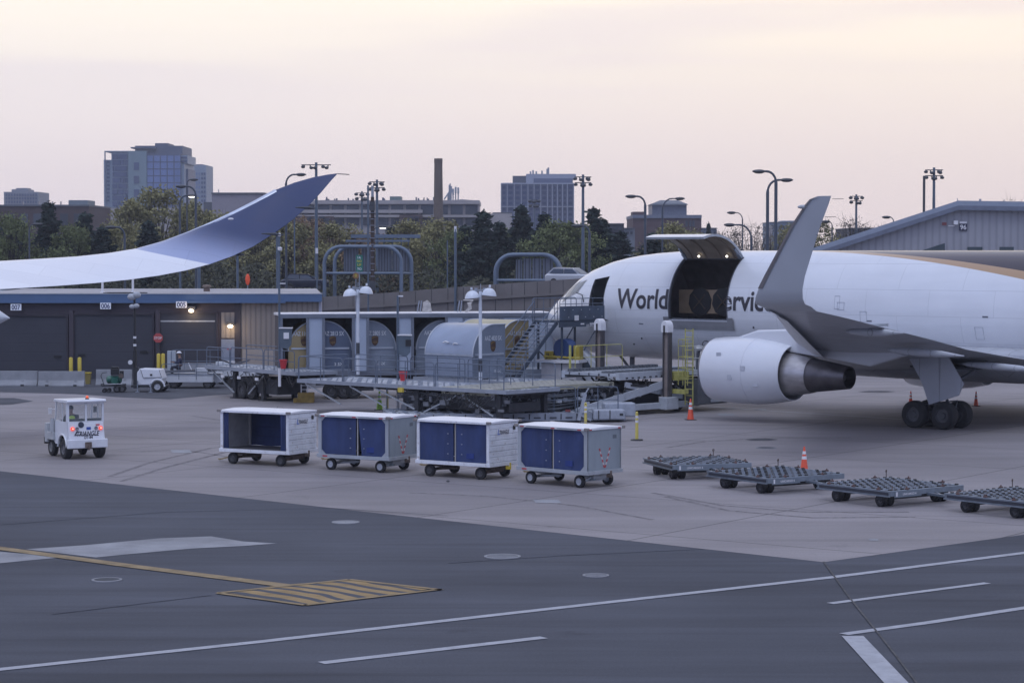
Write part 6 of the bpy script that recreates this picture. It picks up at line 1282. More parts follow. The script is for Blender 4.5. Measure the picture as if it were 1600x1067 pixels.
for y in (2.45, 2.72, 3.0): yl_.tube([(3.1, y, 1.3), (3.1, y, 3.4)], .018, 5)
yl_.build('caged_ladder', paleyel, ld); MB().bb(2.3, 3.1, 1.9, 2.45, 1.5, 1.9).bb(2.9, 3.2, 1.95, 2.9, .9, 1.1).build('ladder_bracket', paleyel, ld)
mb = MB(); railing(mb, (5.6, -1.7, 1.95), (2.2, -1.7, 1.95), 1.1, 3, .02); mb.build('deck_rail', paleyel, ld); MB().bar((5.9, -1.75, 1.9), (5.9, -1.75, 3.1), .08).build('rail_post', paleyel, ld)
mb = MB(); rn = random.Random(12)
for k in range(26): x = rn.uniform(.5, 7.5); y = rn.choice((1.6, -1.5, 1.75)); mb.tube([(x, y, rn.uniform(1.2, 1.6)), (x+.3, y+.1, rn.uniform(.9, 1.3)), (x+rn.uniform(.5, 1.4), y, rn.uniform(1.2, 1.6))], rn.choice((.02, .035, .05)), 5)
mb.build('hose', black, ld); mb = MB()
for k in range(18): mb.box((rn.uniform(.5, 13), 1.72, rn.uniform(.7, 1.3)), (rn.uniform(.1, .3), .08, rn.uniform(.06, .2)))
mb.build('fittings', lw, ld); mb = MB().sphere((5.2, 1.75, 1.35), .06, 8, 5); mb.build('work_lamp', mat('work_lamp_lit', (1, .95, .9), emit=8), ld)
rn = random.Random(31); mb = MB()
for k in range(9):
    z = 1.3-.09*k; mb.tube([(6.8+rn.uniform(0, 2), 1.4-.05*k, z), (10+rn.uniform(0, 2), 1.5, z-rn.uniform(0, .1)), (13.8-rn.uniform(0, 2), 1.35, z+rn.uniform(-.05, .08))], .03+.012*(k % 3), 6)
mb.build('pipe_run', lg, ld); mb = MB()
for k in range(34): mb.box((rn.uniform(.3, 14), 1.56+rn.uniform(0, .12), rn.uniform(.75, 1.34)), (rn.uniform(.06, .32), .07, rn.uniform(.05, .22)))
mb.build('fittings', mat('fitting_grey', (.20, .21, .23), .5, .3, dirt=.5, scale=5), ld); mb = MB()
for k in range(12): x = 7+k*.6; mb.bar((x, 1.3, .75), (x+.5, 1.3, 1.34), .05).bar((x+.5, 1.3, .75), (x, 1.3, 1.34), .04)
mb.build('lattice', steel, ld)
for x in (1.8, 6.0, 11.8):
    for y in (-1.3, 1.3): wheel(ld, (x, y, .4), .4, .35, (0, 1, 0), rimd)
# ================================================================ BAGGAGE CARTS
chevr = mat('chevron_red', (.45, .05, .06), .5, var=.2, scale=8); chevw = mat('chevron_white', (.55, .5, .5), .5); rustm = mat('rusty_steel', (.12, .09, .075), .8, var=.4, scale=6)
liner = mat('cart_grey_mesh', (.34, .34, .35), .8, var=.15, scale=4); cartfloor = mat('cart_floor', (.10, .10, .11), .7, var=.2, scale=3)
def curtain(parent, x0, x1, y, z0, z1, folds, amp=.02, name='curtain'):
    n = max(8, int(folds*6)); rows = []
    for j in range(7):
        f = j/6; rows.append([(x0+(x1-x0)*i/n, y+amp*math.sin(i/n*folds*math.pi*2+.8*math.sin(f*3))*(.4+f*.6), z1+(z0-z1)*f+(.01*math.sin(i*1.3) if j == 6 else 0)) for i in range(n+1)])
    o = MB().grid(rows).build(name, bluecan, parent, True, fix=False); return o
def cart(pA, pB, pC, pD, label, style, idx):
    A, B, C, Dd = (G(*p) for p in (pA, pB, pC, pD)); c = (A+B+C+Dd)/4; d = ((B-A)+(C-Dd)).normalized(); rz = math.atan2(d.y, d.x)
    e = empty('baggage_cart', c, rz, label, 'baggage cart', 'baggage carts parked in a row')
    L_, W, zb, zt = 2.92, 1.66, .50, 1.88; hx, hy = L_/2, W/2
    wh = style in ('open', 'white'); body = cartwhite if wh else alupanel
    # floor frame and roof
    MB().bb(-hx, hx, -hy, hy, zb-.02, zb+.04).build('floor', cartfloor, e)
    fr = MB().bb(-hx-.05, hx+.05, -hy-.04, -hy, zb-.07, zb+.05).bb(-hx-.05, hx+.05, hy, hy+.04, zb-.07, zb+.05).bb(-hx-.05, -hx-.001, -hy, hy, zb-.07, zb+.05).bb(hx+.001, hx+.05, -hy, hy, zb-.07, zb+.05); fr.build('floor_frame', cartwhite if wh else alu, e, bevel=.008)
    rf_ = MB(); rf_.prism([(-hx-.04, -hy-.05, zt-.05), (-hx-.04, hy+.05, zt-.05), (-hx-.04, hy+.05, zt+.01), (-hx-.04, 0, zt+.045), (-hx-.04, -hy-.05, zt+.01)], (L_+.08, 0, 0)); rf_.build('roof', mat('cart_roof_white', (.72, .73, .76), .45, var=.05, dirt=.2, dirtcol=(.4, .35, .32)), e, bevel=.012)
    MB().bb(-hx-.045, hx+.045, -hy-.07, -hy-.051, zt-.06, zt+.005).bb(-hx-.045, hx+.045, hy+.051, hy+.07, zt-.06, zt+.005).build('roof_edge', cartwhite if wh else alu, e)
    # posts and ends
    pw_ = .10 if wh else .13
    MB().bb(-hx, -hx+pw_, -hy-.01, -hy+.06, zb+.05, zt-.06).bb(hx-pw_, hx, -hy-.01, -hy+.06, zb+.05, zt-.06).bb(-hx, -hx+pw_, hy-.06, hy+.01, zb+.05, zt-.06).bb(hx-pw_, hx, hy-.06, hy+.01, zb+.05, zt-.06).build('corner_post', body if wh else alu, e)
    if wh:
        # folded horizontal ribs on the end wall
        for sx in (-1, 1):
            pr = []; n = 7; hgt = zt-.06-zb-.05
            for k in range(n): z0 = zb+.05+hgt*k/n; z1 = zb+.05+hgt*(k+1)/n; pr += [(sx*(hx-.015), -hy+.0, z0), (sx*(hx+.012), -hy, z0+.03), (sx*(hx+.012), -hy, z1-.012)]
            pr += [(sx*(hx-.015), -hy, z1), (sx*(hx-.05), -hy, z1), (sx*(hx-.05), -hy, zb+.05)]
            MB().prism(pr, (0, W, 0)).build('end_wall', cartwhite, e)
        pl = MB().bb(hx+.013, hx+.018, -.42, .28, zt-.46, zt-.22).build('name_plate', reflw, e)
        letter('lettering', 'TRIANGLE', .19, ink, pl, (hx+.022, .01, zt-.345), (0, 1, 0), width=.56, shear=.35); MB().prism([(hx+.021, -.38, zt-.42), (hx+.021, -.33, zt-.24), (hx+.021, -.29, zt-.24), (hx+.021, -.33, zt-.39), (hx+.021, -.22, zt-.39), (hx+.021, -.22, zt-.42)], (.002, 0, 0)).build('logo_mark', mat('logo_blue', (.05, .15, .5), .5), pl)
        MB().bb(hx+.013, hx+.02, .52, .66, zt-.3, zt-.16).build('number_tag', black, e)
    else:
        for sx in (-1, 1): MB().bb(min(sx*hx, sx*(hx-.04)), max(sx*hx, sx*(hx-.04)), -hy+.0, hy-.0, zb+.05, zt-.055).build('end_wall', alupanel, e)
        ch = MB(); cw_ = MB(); 
        for s in (-1, 1):
            for k in range(7):
                f0, f1 = k/7, (k+1)/7; y0, z0 = .02+s*(.02+.24*f0), .62+.62*f0; y1, z1 = .02+s*(.02+.24*f1), .62+.62*f1
                (ch if k % 2 == 0 else cw_).prism([(hx+.004, y0-.03, z0), (hx+.004, y0+.03, z0), (hx+.004, y1+.03, z1), (hx+.004, y1-.03, z1)], (.003, 0, 0))
        ch.build('chevron_red_stripes', chevr, e); cw_.build('chevron_white_stripes', chevw, e)
        MB().bb(hx+.002, hx+.006, .42, .6, zt-.36, zt-.24).build('number_tag', mat('tag_grey', (.12, .14, .16)), e)
        for s in (-1, 1):
            gm2 = MB()
            for sx in (-1, 1):
                for zz, dz in ((zt-.06, -.16), (zb+.05, .16)): x_ = sx*(hx-pw_); gm2.prism([(x_, s*(hy+.0), zz), (x_-sx*.16, s*hy, zz), (x_, s*hy, zz+dz)], (0, s*-.02, 0))
            gm2.build('corner_gusset', alu, e)
        rt = MB(); wt = MB()
        for x in (-hx+.15, hx-.35, 0): rt.bb(x, x+.16, -hy-.073, -hy-.071, zt-.05, zt-.015); wt.bb(x+.161, x+.26, -hy-.073, -hy-.071, zt-.05, zt-.015)
        for y in (-hy+.05, hy-.2): rt.bb(hx+.046, hx+.05, y, y+.12, zt-.05, zt-.01)
        rt.bb(-hx+.2, -hx+.4, -hy-.043, -hy-.041, zb-.04, zb+.01); rt.build('red_reflector', chevr, e); wt.build('white_reflector', reflw, e)
    # roof corner bumpers, top handle
    mb = MB()
    for sx in (-1, 1):
        for sy in (-1, 1): mb.box((sx*(hx+.02), sy*(hy+.05), zt-.01), (.16, .1, .09))
    mb.tube([(-.25, hy+.02, zt), (-.22, hy+.02, zt+.07), (.0, hy+.02, zt+.07), (.04, hy+.02, zt)], .012, 5); mb.build('corner_bumper', mat('worn_bumper', (.22, .20, .19), .7, dirt=.6, scale=9), e, bevel=.015)
    # canvas
    y0 = -hy+.025; zc0, zc1 = zb+.05, zt-.06; xl, xr = -hx+pw_, hx-pw_
    if style == 'open':
        curtain(e, xl, xl+.24, y0, zc0, zc1, 2.5, .04); curtain(e, xr-.27, xr, y0, zc0, zc1, 2.5, .045)
        curtain(e, xl, xr, hy-.03, zc0, zc1, 2, .008); MB().bb(-hx+.07, -hx+.15, hy-.12, hy-.061, zc0, zc1).build('middle_post', mat('post_pale', (.4, .39, .38), dirt=.5), e)
        MB().bb(-hx+.051, -hx+.06, -hy+.06, hy-.06, zc0, zc1).build('inner_lining', liner, e)
        mb = MB()
        for k in range(1, 4): mb.bar((xl, hy-.045, zc0+k*.33), (xr, hy-.045, zc0+k*.33), .02)
        mb.build('inner_bars', mat('bar_blue', (.02, .03, .1)), e)
    else:
        gap = .05 if style == 'grey' else .07; g0 = {1: .16, 2: .08, 3: .02}.get(idx, 0)
        curtain(e, xl, g0-gap, y0-.005, zc0, zc1, 2.3+.4*idx, .02); o = curtain(e, g0+gap*.6, xr, y0-.005, zc0, zc1, 2.9-.3*idx, .02)
        if idx == 1:   # flap of second cart pulled aside at its lower corner
            for v in o.data.vertices:
                if v.co.x < g0+.5: v.co.x += .16*(1-(v.co.x-g0)/.5)*((zc1-v.co.z)/(zc1-zc0))
        curtain(e, xl, xr, hy-.03, zc0, zc1, 3, .01)
        mb = MB()
        for k in range(3):
            for sx in (-1, 1): mb.box((g0+sx*.28, y0-.018, zc0+.25+k*.33), (.05, .008, .03))
        mb.build('strap_buckles', steel, e); MB().bar((g0, y0+.02, zc0), (g0, y0+.02, zc1), .035).build('middle_post', mat('post_pale', (.4, .39, .38)), e)
        MB().bb(.55, .85, y0-.022, y0-.017, zc0+.12, zc0+.3).build('canvas_patch', mat('patch_blue', (.018, .04, .19), .8), e)
    # running gear
    WX, WY = 1.03, .68; ug_ = MB().bb(-hx+.15, hx-.15, -.1, .1, .34, .43).bb(-WX-.06, -WX+.06, -WY+.1, WY-.1, .18, .27).bb(WX-.06, WX+.06, -WY+.1, WY-.1, .18, .27).bar((-WX, -.3, .22), (-.35, 0, .26), .07).bar((-WX, .3, .22), (-.35, 0, .26), .07).bb(WX-.28, WX+.28, -.34, .34, .28, .42).bb(-WX-.28, -WX+.28, -.3, .3, .3, .42).bar((WX, -.5, .4), (WX-.35, -.1, .3), .06).bar((WX, .5, .4), (WX-.35, .1, .3), .06).bar((WX+.05, -WY+.1, .2), (WX+.25, -.1, .42), .05)
    ug_.build('undercarriage', alu if style == 'grey' else rustm, e)
    if style == 'grey': MB().lathe([(0, .11), (.22, .11), (.22, .001)], (WX+.12, -.2, .22), (0, 0, 1), 14).build('grease_drum', mat('drum_grey', (.2, .25, .28)), e, True)
    rm = rimw if style == 'grey' else rimd
    for sx in (-1, 1):
        for sy in (-1, 1): wheel(e, (sx*WX, sy*WY, .205), .205, .13, (0, 1, 0), rm)
    tb = {'open': [((-hx+.3, .0, .3), (-hx-.65, -.05, .06))], }.get(style, [((-hx+.3, .0, .3), (-hx-.45, 0, .28))])
    MB().bar(*tb[0], .07, .05).lathe([(0, .06), (.04, .06), (.04, .03), (0, .03)], tb[0][1], (0, 0, 1), 12).build('tow_bar', mat('tow_bar_pale', (.40, .38, .30) if style != 'open' else (.35, .27, .16), .6, dirt=.3), e)
    MB().box((hx+.12, .1, .36), (.18, .06, .1)).box((hx+.2, .1, .42), (.04, .05, .22)).build('hitch', yellow if style == 'white' else rustm, e)
    return e
cart((362, 724), (439, 728.5), (476, 724), (402, 720), 'white baggage cart with open blue curtains and an empty bay, leftmost of four', 'open', 0)
cart((513, 733), (597, 738.5), (638, 734), (550, 729), 'grey baggage cart with its right curtain flap hanging askew, second from left', 'grey', 1)
cart((673, 743.5), (750, 748.5), (789, 744.5), (710, 739), 'white ribbed baggage cart with closed blue curtains, third from left', 'white', 2)
cart((825, 754.6), (910, 762), (956, 758), (868, 750), 'grey baggage cart with a red chevron end and closed curtains, rightmost of four', 'grey', 3)
# ================================================================ PEOPLE
skinm = mat('skin_tone', (.28, .16, .11), .6, var=.05)
def skinned(nodes, edges, name, m, parent, sub=2, extra=None):
    me = bpy.data.meshes.new(name); me.from_pydata([n_[0] for n_ in nodes], edges, []); o = bpy.data.objects.new(name, me); COL.objects.link(o)
    md = o.modifiers.new('skin', 'SKIN'); md.use_smooth_shade = True
    for i, n_ in enumerate(nodes):
        r = n_[1]; me.skin_vertices[0].data[i].radius = (r, r) if not isinstance(r, tuple) else r
    me.skin_vertices[0].data[0].use_root = True
    s = o.modifiers.new('sub', 'SUBSURF'); s.levels = sub; s.render_levels = sub
    bpy.context.view_layer.update(); dg = bpy.context.evaluated_depsgraph_get(); nm = bpy.data.meshes.new_from_object(o.evaluated_get(dg)); bpy.data.objects.remove(o)
    if extra:
        bm = bmesh.new(); bm.from_mesh(nm); vs = [bm.verts.new(v) for v in extra.v]
        for f in extra.f: bm.faces.new([vs[i] for i in f])
        bm.to_mesh(nm); bm.free()
    nm.materials.clear(); nm.materials.append(m); nm.polygons.foreach_set('use_smooth', [True]*len(nm.polygons)); q = bpy.data.objects.new(name, nm); COL.objects.link(q); q.parent = parent; return q
def seated(loc, rz, label, topm, vest, cap, hat):
    """faces +x; seat height at z=0 of this empty is the ground"""
    e = empty('person', loc, rz, label, 'person'); z = .50
    J = dict(pel=(0, 0, z), sp=(-.02, 0, z+.22), ch=(0, 0, z+.42), nk=(.03, 0, z+.58), hd=(.05, 0, z+.66), tp=(.05, 0, z+.78))
    n_ = [((0, 0, z), .13), (J['sp'], .125), (J['ch'], (.15, .12)), (J['nk'], .055), (J['hd'], .085), (J['tp'], .088)]; ed = [(0, 1), (1, 2), (2, 3), (3, 4), (4, 5)]
    fg = MB()
    for s in (-1, 1):
        k = len(n_); n_ += [((.01, s*.19, z+.46), .06), ((.14, s*.24, z+.24), .045), ((.38, s*.17, z+.28), .034), ((.44, s*.16, z+.30), .036)]; ed += [(2, k), (k, k+1), (k+1, k+2), (k+2, k+3)]
        k = len(n_); n_ += [((.1, s*.1, z), .09), ((.44, s*.13, z+.02), .065), ((.46, s*.13, z-.2), .055), ((.44, s*.13, .07), .04), ((.56, s*.14, .04), .035)]; ed += [(0, k), (k, k+1), (k+1, k+2), (k+2, k+3), (k+3, k+4)]
        for f in range(4):   # fingers closed round the wheel
            y = s*(.135+.018*f); l = (.03, .036, .034, .026)[f]; fg.tube([(.455, y, z+.31), (.455+l, y, z+.325), (.465+l, y, z+.30), (.45+l*.6, y, z+.285)], [.009, .009, .008, .007], 6)
        fg.tube([(.44, s*.13, z+.29), (.465, s*.115, z+.28), (.485, s*.12, z+.285)], [.01, .009, .008], 6)
    fg.tube([(.12, 0, z+.745), (.155, 0, z+.715), (.13, 0, z+.705)], [.01, .014, .008], 6)
    for s in (-1, 1): fg.sphere((.05, s*.088, z+.73), .022, 8, 5, (.7, .5, 1.3))
    skinned(n_, ed, 'body', skinm, e, 2, fg)
    fc = MB()
    for s in (-1, 1): fc.sphere((.128, s*.03, z+.745), .008, 6, 4)
    fc.box((.133, 0, z+.68), (.01, .04, .006)); fc.build('face_details', black, e)
    skinned([((0, 0, z+.02), .15), ((-.02, 0, z+.22), .145), ((0, 0, z+.42), (.17, .14)), ((.02, 0, z+.53), .075), ((.01, .2, z+.46), .078), ((.14, .25, z+.24), .06), ((.36, .175, z+.28), .045), ((.01, -.2, z+.46), .078), ((.14, -.25, z+.24), .06), ((.36, -.175, z+.28), .045)], [(0, 1), (1, 2), (2, 3), (2, 4), (4, 5), (5, 6), (2, 7), (7, 8), (8, 9)], 'jacket', topm, e)
    if vest: skinned([((0, 0, z+.02), .16), ((-.02, 0, z+.22), .16), ((0, 0, z+.41), (.185, .155)), ((.02, 0, z+.50), .1)], [(0, 1), (1, 2), (2, 3)], 'safety_vest', vest, e)
    skinned([((0, 0, z), .14), ((.1, .1, z), .1), ((.44, .13, z+.02), .078), ((.46, .13, z-.2), .066), ((.44, .13, .1), .055), ((.1, -.1, z), .1), ((.44, -.13, z+.02), .078), ((.46, -.13, z-.2), .066), ((.44, -.13, .1), .055)], [(0, 1), (1, 2), (2, 3), (3, 4), (0, 5), (5, 6), (6, 7), (7, 8)], 'trousers', mat('dark_trousers', (.02, .022, .035), .8), e)
    sh = MB()
    for s in (-1, 1): sh.sphere((.50, s*.135, .045), .06, 10, 6, (1.9, .85, .8))
    sh.build('shoes', black, e, True)
    if hat: MB().sphere((.05, 0, z+.78), .125, 14, 8, (1.1, 1, .85), 0).lathe([(0, .15), (.02, .15), (.02, .11)], (.06, 0, z+.775), (0, 0, 1), 16).build('safety_helmet', cap, e, True)
    else: MB().sphere((.045, 0, z+.765), .105, 14, 8, (1.05, .98, .95), -20).prism([(.13, -.06, z+.775), (.22, -.045, z+.77), (.22, .045, z+.77), (.13, .06, z+.775)], (0, 0, .012)).build('cap', cap, e, True)
    return e
# ================================================================ TUG
A_, B_ = G(102, 716.5), G(157, 714.8); mid = (A_+B_)/2; ax = (B_-A_).normalized(); fw = V((-ax.y, ax.x, 0)); tz = math.atan2(fw.y, fw.x)+R(11)
tug = empty('baggage_tug', mid, tz, 'small white baggage tug driving away with two red tail lamps lit', 'baggage tug')
tgw = mat('tug_white', (.68, .70, .74), .35, var=.05, coat=.3, dirt=.12, dirtcol=(.35, .33, .32), scale=3); tglass = bpy.data.materials.new('clear_window'); tglass.use_nodes = True; b_ = tglass.node_tree.nodes['Principled BSDF']; b_.inputs['Base Color'].default_value = (.5, .58, .62, 1); b_.inputs['Roughness'].default_value = .05; b_.inputs['Alpha'].default_value = .10
MB().bb(-.52, -.40, -.76, .76, .40, .72).build('rear_bumper', tgw, tug, bevel=.03)
MB().prism([(-.42, -.68, .62), (-.42, -.68, .74), (-.34, -.66, 1.30), (-.30, -.66, 1.34), (-.26, -.66, 1.34), (-.26, -.66, .62)], (0, 1.34, 0)).build('rear_panel', tgw, tug, bevel=.02)
MB().bb(-.40, 1.9, -.6, .6, .36, .62).build('chassis', dark, tug)
for s in (-1, 1):
    y = s*.69; yy = s*.03
    MB().prism([(-.26, y, .62), (-.26, y, 1.34), (.95, y, 1.34), (.95, y, .5), (.55, y, .5), (.48, y, .74), (.3, y, .86), (-.05, y, .86), (-.2, y, .72)], (0, -yy, 0)).build('door', tgw, tug)
    MB().prism([(-.26, y-yy, 1.345), (-.26, y-yy, 2.02), (-.2, y-yy, 2.02), (-.2, y-yy, 1.345)], (0, yy*1.6, 0)).prism([(.9, y-yy, 1.345), (.78, y-yy, 2.02), (.84, y-yy, 2.02), (.97, y-yy, 1.345)], (0, yy*1.6, 0)).prism([(.22, y-yy, 1.345), (.22, y-yy, 2.02), (.25, y-yy, 2.02), (.25, y-yy, 1.345)], (0, yy, 0)).build('cab_post', tgw, tug)
    MB().prism([(-.19, y-yy*.5, 1.35), (-.19, y-yy*.5, 2.0), (.77, y-yy*.5, 2.0), (.89, y-yy*.5, 1.35)], (0, .006, 0)).build('side_window', tglass, tug)
    fd = MB(); fd.tube([(.14+.44*math.cos(math.pi*k/10), s*.72, .42+.46*math.sin(math.pi*k/10)) for k in range(11)], .035, 6); fd.build('fender', tgw, tug, True)
    wheel(tug, (0, s*.62, .37), .37, .26, (0, 1, 0), mat('tug_rim_grey', (.10, .10, .11))); wheel(tug, (1.5, s*.56, .33), .33, .2, (0, 1, 0), mat('front_rim_grey', (.2, .2, .2)))
    MB().tube([(.9, s*.7, 1.75), (1.0, s*.86, 1.75)], .012, 5).box((1.0, s*.86, 1.68), (.04, .12, .22)).build('mirror', black if s < 0 else reflw, tug)
    lp_ = MB().lathe([(0, .072), (.035, .07), (.04, .001)], (-.385, s*.53, 1.10), (-1, 0, .1), 16).build('tail_lamp', mat('tail_lamp_lit', (1, .10, .05), .3, emit=.55), tug, True); MB().lathe([(0, .035), (.05, .03), (.052, .001)], (-.385, s*.53, 1.10), (-1, 0, .1), 12).build('lamp_core', mat('lamp_core_lit', (1, .45, .35), .3, emit=1.1), lp_, True)
    MB().lathe([(0, .065), (.03, .06), (.03, .04), (.02, .001)], (-.385, s*.36, 1.10), (-1, 0, .1), 16).build('reverse_lamp', mat('lamp_chrome', (.2, .2, .22), .3, .6), tug, True)
    MB().box((-.37, s*.53, .98), (.02, .0, .0)) 
MB().prism([(-.33, -.68, 1.3), (-.33, -.68, 1.36), (-.33, .68, 1.36), (-.33, .68, 1.3)], (.07, 0, 0)).bb(-.30, -.24, -.69, -.62, 1.3, 2.02).bb(-.30, -.24, .62, .69, 1.3, 2.02).bb(-.30, -.25, -.05, .02, 1.3, 2.02).bb(-.30, -.25, -.62, .62, 1.97, 2.02).build('rear_window_frame', tgw, tug)
MB().bb(-.28, -.275, -.62, -.05, 1.36, 1.97).bb(-.28, -.275, .02, .62, 1.36, 1.97).build('rear_window', tglass, tug)
MB().bb(-.26, -.2, -.6, .6, 1.36, 1.45).bb(.0, .12, .12, .6, 1.0, 1.42).bb(.0, .12, -.6, -.12, 1.0, 1.42).build('seat_back', black, tug)
MB().prism([(-.40, -.74, 2.02), (.95, -.74, 2.02), (1.0, -.74, 2.06), (.95, -.74, 2.12), (-.38, -.74, 2.14), (-.44, -.74, 2.08)], (0, 1.48, 0)).build('roof', tgw, tug, bevel=.02)
MB().prism([(.86, -.62, 1.36), (.75, -.62, 2.0), (.765, -.62, 2.0), (.875, -.62, 1.36)], (0, 1.24, 0)).build('windscreen', tglass, tug)
bc = MB().lathe([(0, .07), (.05, .07), (.05, .05)], (-.2, -.1, 2.13), (0, 0, 1), 12).build('beacon', black, tug); MB().lathe([(0, .05), (.07, .045), (.09, .001)], (-.2, -.1, 2.18), (0, 0, 1), 12).build('beacon_lens', mat('beacon_orange', (.8, .13, .05), .3, emit=.6), bc, True)
MB().prism([(.9, -.62, .62), (.9, -.62, 1.36), (1.5, -.62, 1.3), (1.95, -.62, 1.05), (1.98, -.62, .55), (1.9, -.62, .5), (.9, -.62, .5)], (0, 1.24, 0)).build('hood', tgw, tug, bevel=.05)
MB().bb(1.98, 2.1, -.7, .7, .42, .66).build('front_bumper', black, tug); MB().bb(.95, 1.6, .60, .78, .62, .9).bb(1.65, 1.9, .55, .75, .5, 1.2).lathe([(0, .1), (.5, .1)], (1.1, .72, .9), (0, 0, 1), 12).build('side_box', mat('tug_grey', (.42, .44, .46), .5), tug, bevel=.02)
MB().box((-.56, 0, .52), (.1, .22, .2)).box((-.6, 0, .42), (.12, .05, .16)).build('tow_hitch', rustm, tug)
rp = (-.40, 0, 0); up_ = (.14, 0, 1); rt_ = (0, -1, 0)
letter('lettering', 'TRIANGLE', .24, ink, tug, (-.402, -.06, .92), rt_, up_, width=.86, shear=.35); letter('fleet_number', 'DT-84', .16, ink, tug, (-.425, -.06, .79), rt_, up_, width=.32)
MB().prism([(-.418, .48, .86), (-.395, .38, 1.02), (-.395, .32, 1.02), (-.41, .41, .89), (-.41, .2, .89), (-.418, .2, .86)], (-.004, 0, 0)).build('logo_mark', ink, tug); MB().prism([(-.412, .2, .862), (-.412, -.42, .862), (-.41, -.42, .875), (-.41, .2, .875)], (-.004, 0, 0)).build('underline', ink, tug)
MB().lathe([(0, .11), (.006, .11), (.006, .001)], (-.360, .2, 1.235), (-1, 0, .14), 20).build('oval_badge', mat('badge_navy', (.02, .03, .06), .4), tug).scale = (1, 1, 1)
MB().bb(-.388, -.37, -.16, -.0, 1.05, 1.15).build('blue_sticker', mat('sticker_blue', (.03, .08, .35)), tug); MB().bb(-.372, -.355, -.5, -.36, 1.2, 1.24).build('red_sticker', red, tug)
ps = V((mid.x, mid.y, 0))+fw*.3-ax*.36; seated((ps.x, ps.y, .54), tz, 'driver of the white tug in a yellow-green safety vest and dark cap', mat('dark_sleeve', (.03, .035, .045), .8), mat('hi_vis_vest', (.62, .90, .12), .6), black, False)
wl_ = MB(); wl_.tube([(.86-.1+.05*math.sin(2*math.pi*k/16), .36+.18*math.cos(2*math.pi*k/16), 1.22+.17*math.sin(2*math.pi*k/16)) for k in range(17)], .015, 6, False).tube([(.78, .36, 1.22), (.9, .36, 1.0)], .02, 6); wl_.build('steering_wheel', black, tug)
# worker on the belt vehicle
g = G(300, 606); bv = empty('belt_vehicle', g, 0, 'long low white belt vehicle parked behind the light tower trailer', 'belt vehicle')
bwm = mat('vehicle_dull_white', (.55, .57, .60), .5, var=.08, dirt=.25, dirtcol=(.2, .2, .2)); x0_ = -1.45; x1_ = 1.6
MB().bb(x0_, x1_-.35, -.8, -.1, .34, .72).build('side_skirt', bwm, bv, bevel=.03); MB().bb(x0_, x1_, -.09, .9, .3, .8).build('body', bwm, bv, bevel=.03); MB().bb(x0_, x1_-.3, -.82, -.801, .72, .80).build('top_strip', steel, bv)
MB().prism([(x0_, -.6, .85), (x1_-.2, -.6, .95), (x1_+1.6, -.6, 1.5), (x1_+1.6, -.6, 1.58), (x1_-.3, -.6, 1.08), (x0_, -.6, .95)], (0, .7, 0)).build('conveyor_boom', mat('boom_dark', (.10, .105, .12), .6), bv)
mb = MB(); railing(mb, (x0_+.2, .85, .8), (x1_, .85, .8), 1.25, 4, .02); railing(mb, (x0_-.1, -.82, .5), (x1_-.3, -.82, .5), .85, 3, .018); mb.build('guard_rail', rail, bv); MB().bb(.3, .95, -.78, -.2, .8, 1.12).build('seat_box', bwm, bv); MB().bar((.1, -.5, .9), (-.12, -.5, 1.4), .05).build('control_lever', reflw, bv)
for x in (-.9, .95):
    for y in (-.66, .75): wheel(bv, (x, y, .27), .27, .22, (0, 1, 0), rimd)
g2 = G(287, 605); seated((g2.x-.15, g2.y-.3, .62), R(200), 'worker in a white helmet and dark clothes sitting on the belt vehicle', mat('navy_jacket', (.02, .025, .06), .8), None, reflw, True)
# low white board vehicle to the right of it (pale ramp)
g = G(372, 600); rv = empty('pale_ramp_cart', g, R(-8), 'pale flat ramp cart under the left end of the roller platform', 'cart')
MB().prism([(-1.2, -.6, .45), (1.4, -.6, .5), (1.4, -.6, .6), (-1.2, -.6, .9)], (0, 1.2, 0)).build('ramp_plate', bwm, rv); MB().bb(-1.3, -.4, .0, .9, .35, 1.25).build('box', bwm, rv, bevel=.02); MB().bar((-1.1, -.65, 1.5), (1.6, -.65, .55), .07).bar((-1.2, -.62, .45), (1.6, -.62, .4), .1).build('strut', dark, rv)
for x in (-.8, 1.0):
    for y in (-.5, .5): wheel(rv, (x, y, .22), .22, .15, (0, 1, 0), rimd)
# ================================================================ LIGHT TOWER TRAILER, COMPRESSOR
g = G(237, 612); lt = empty('light_tower_trailer', g, R(-4), 'white light tower trailer with a folded black mast and wheel, left of the belt vehicle', 'trailer')
lwt = mat('trailer_bright_white', (.70, .72, .76), .4, var=.04, coat=.2)
MB().prism([(-.68, -.5, .38), (.62, -.5, .38), (.66, -.5, .62), (.70, -.5, .75), (.55, -.5, 1.22), (-.5, -.5, 1.26), (-.68, -.5, 1.05)], (0, 1.1, 0)).build('housing', lwt, lt, bevel=.05)
MB().prism([(-.33, -.515, .78), (.66, -.515, .80), (.53, -.515, 1.2), (-.47, -.515, 1.22)], (0, -.02, 0)).build('side_door', lwt, lt, bevel=.01); MB().box((.1, -.545, .93), (.12, .02, .1)).build('latch', black, lt); mb = MB().bar((-.33, -.54, .78), (.66, -.54, .80), .02).bar((-.47, -.54, 1.22), (-.33, -.54, .78), .02).bar((.53, -.54, 1.2), (.66, -.54, .8), .02); mb.build('door_seam', rimd, lt)
for s in (-1, 1): wheel(lt, (.45, s*.62+.05, .31), .31, .2, (0, 1, 0), rimw)
fd = MB(); fd.tube([(.45+.38*math.cos(math.pi*k/8), -.58, .31+.38*math.sin(math.pi*k/8)) for k in range(9)], .05, 6); fd.build('fender', lwt, lt, True)
MB().bb(-1.0, .9, -.45, .5, .26, .37).bb(-.95, -.7, -.15, .15, .2, 1.3).build('frame', dark, lt)
zt = at(210, 462, g.y).z; xm = at(210, 500, g.y).x-g.x
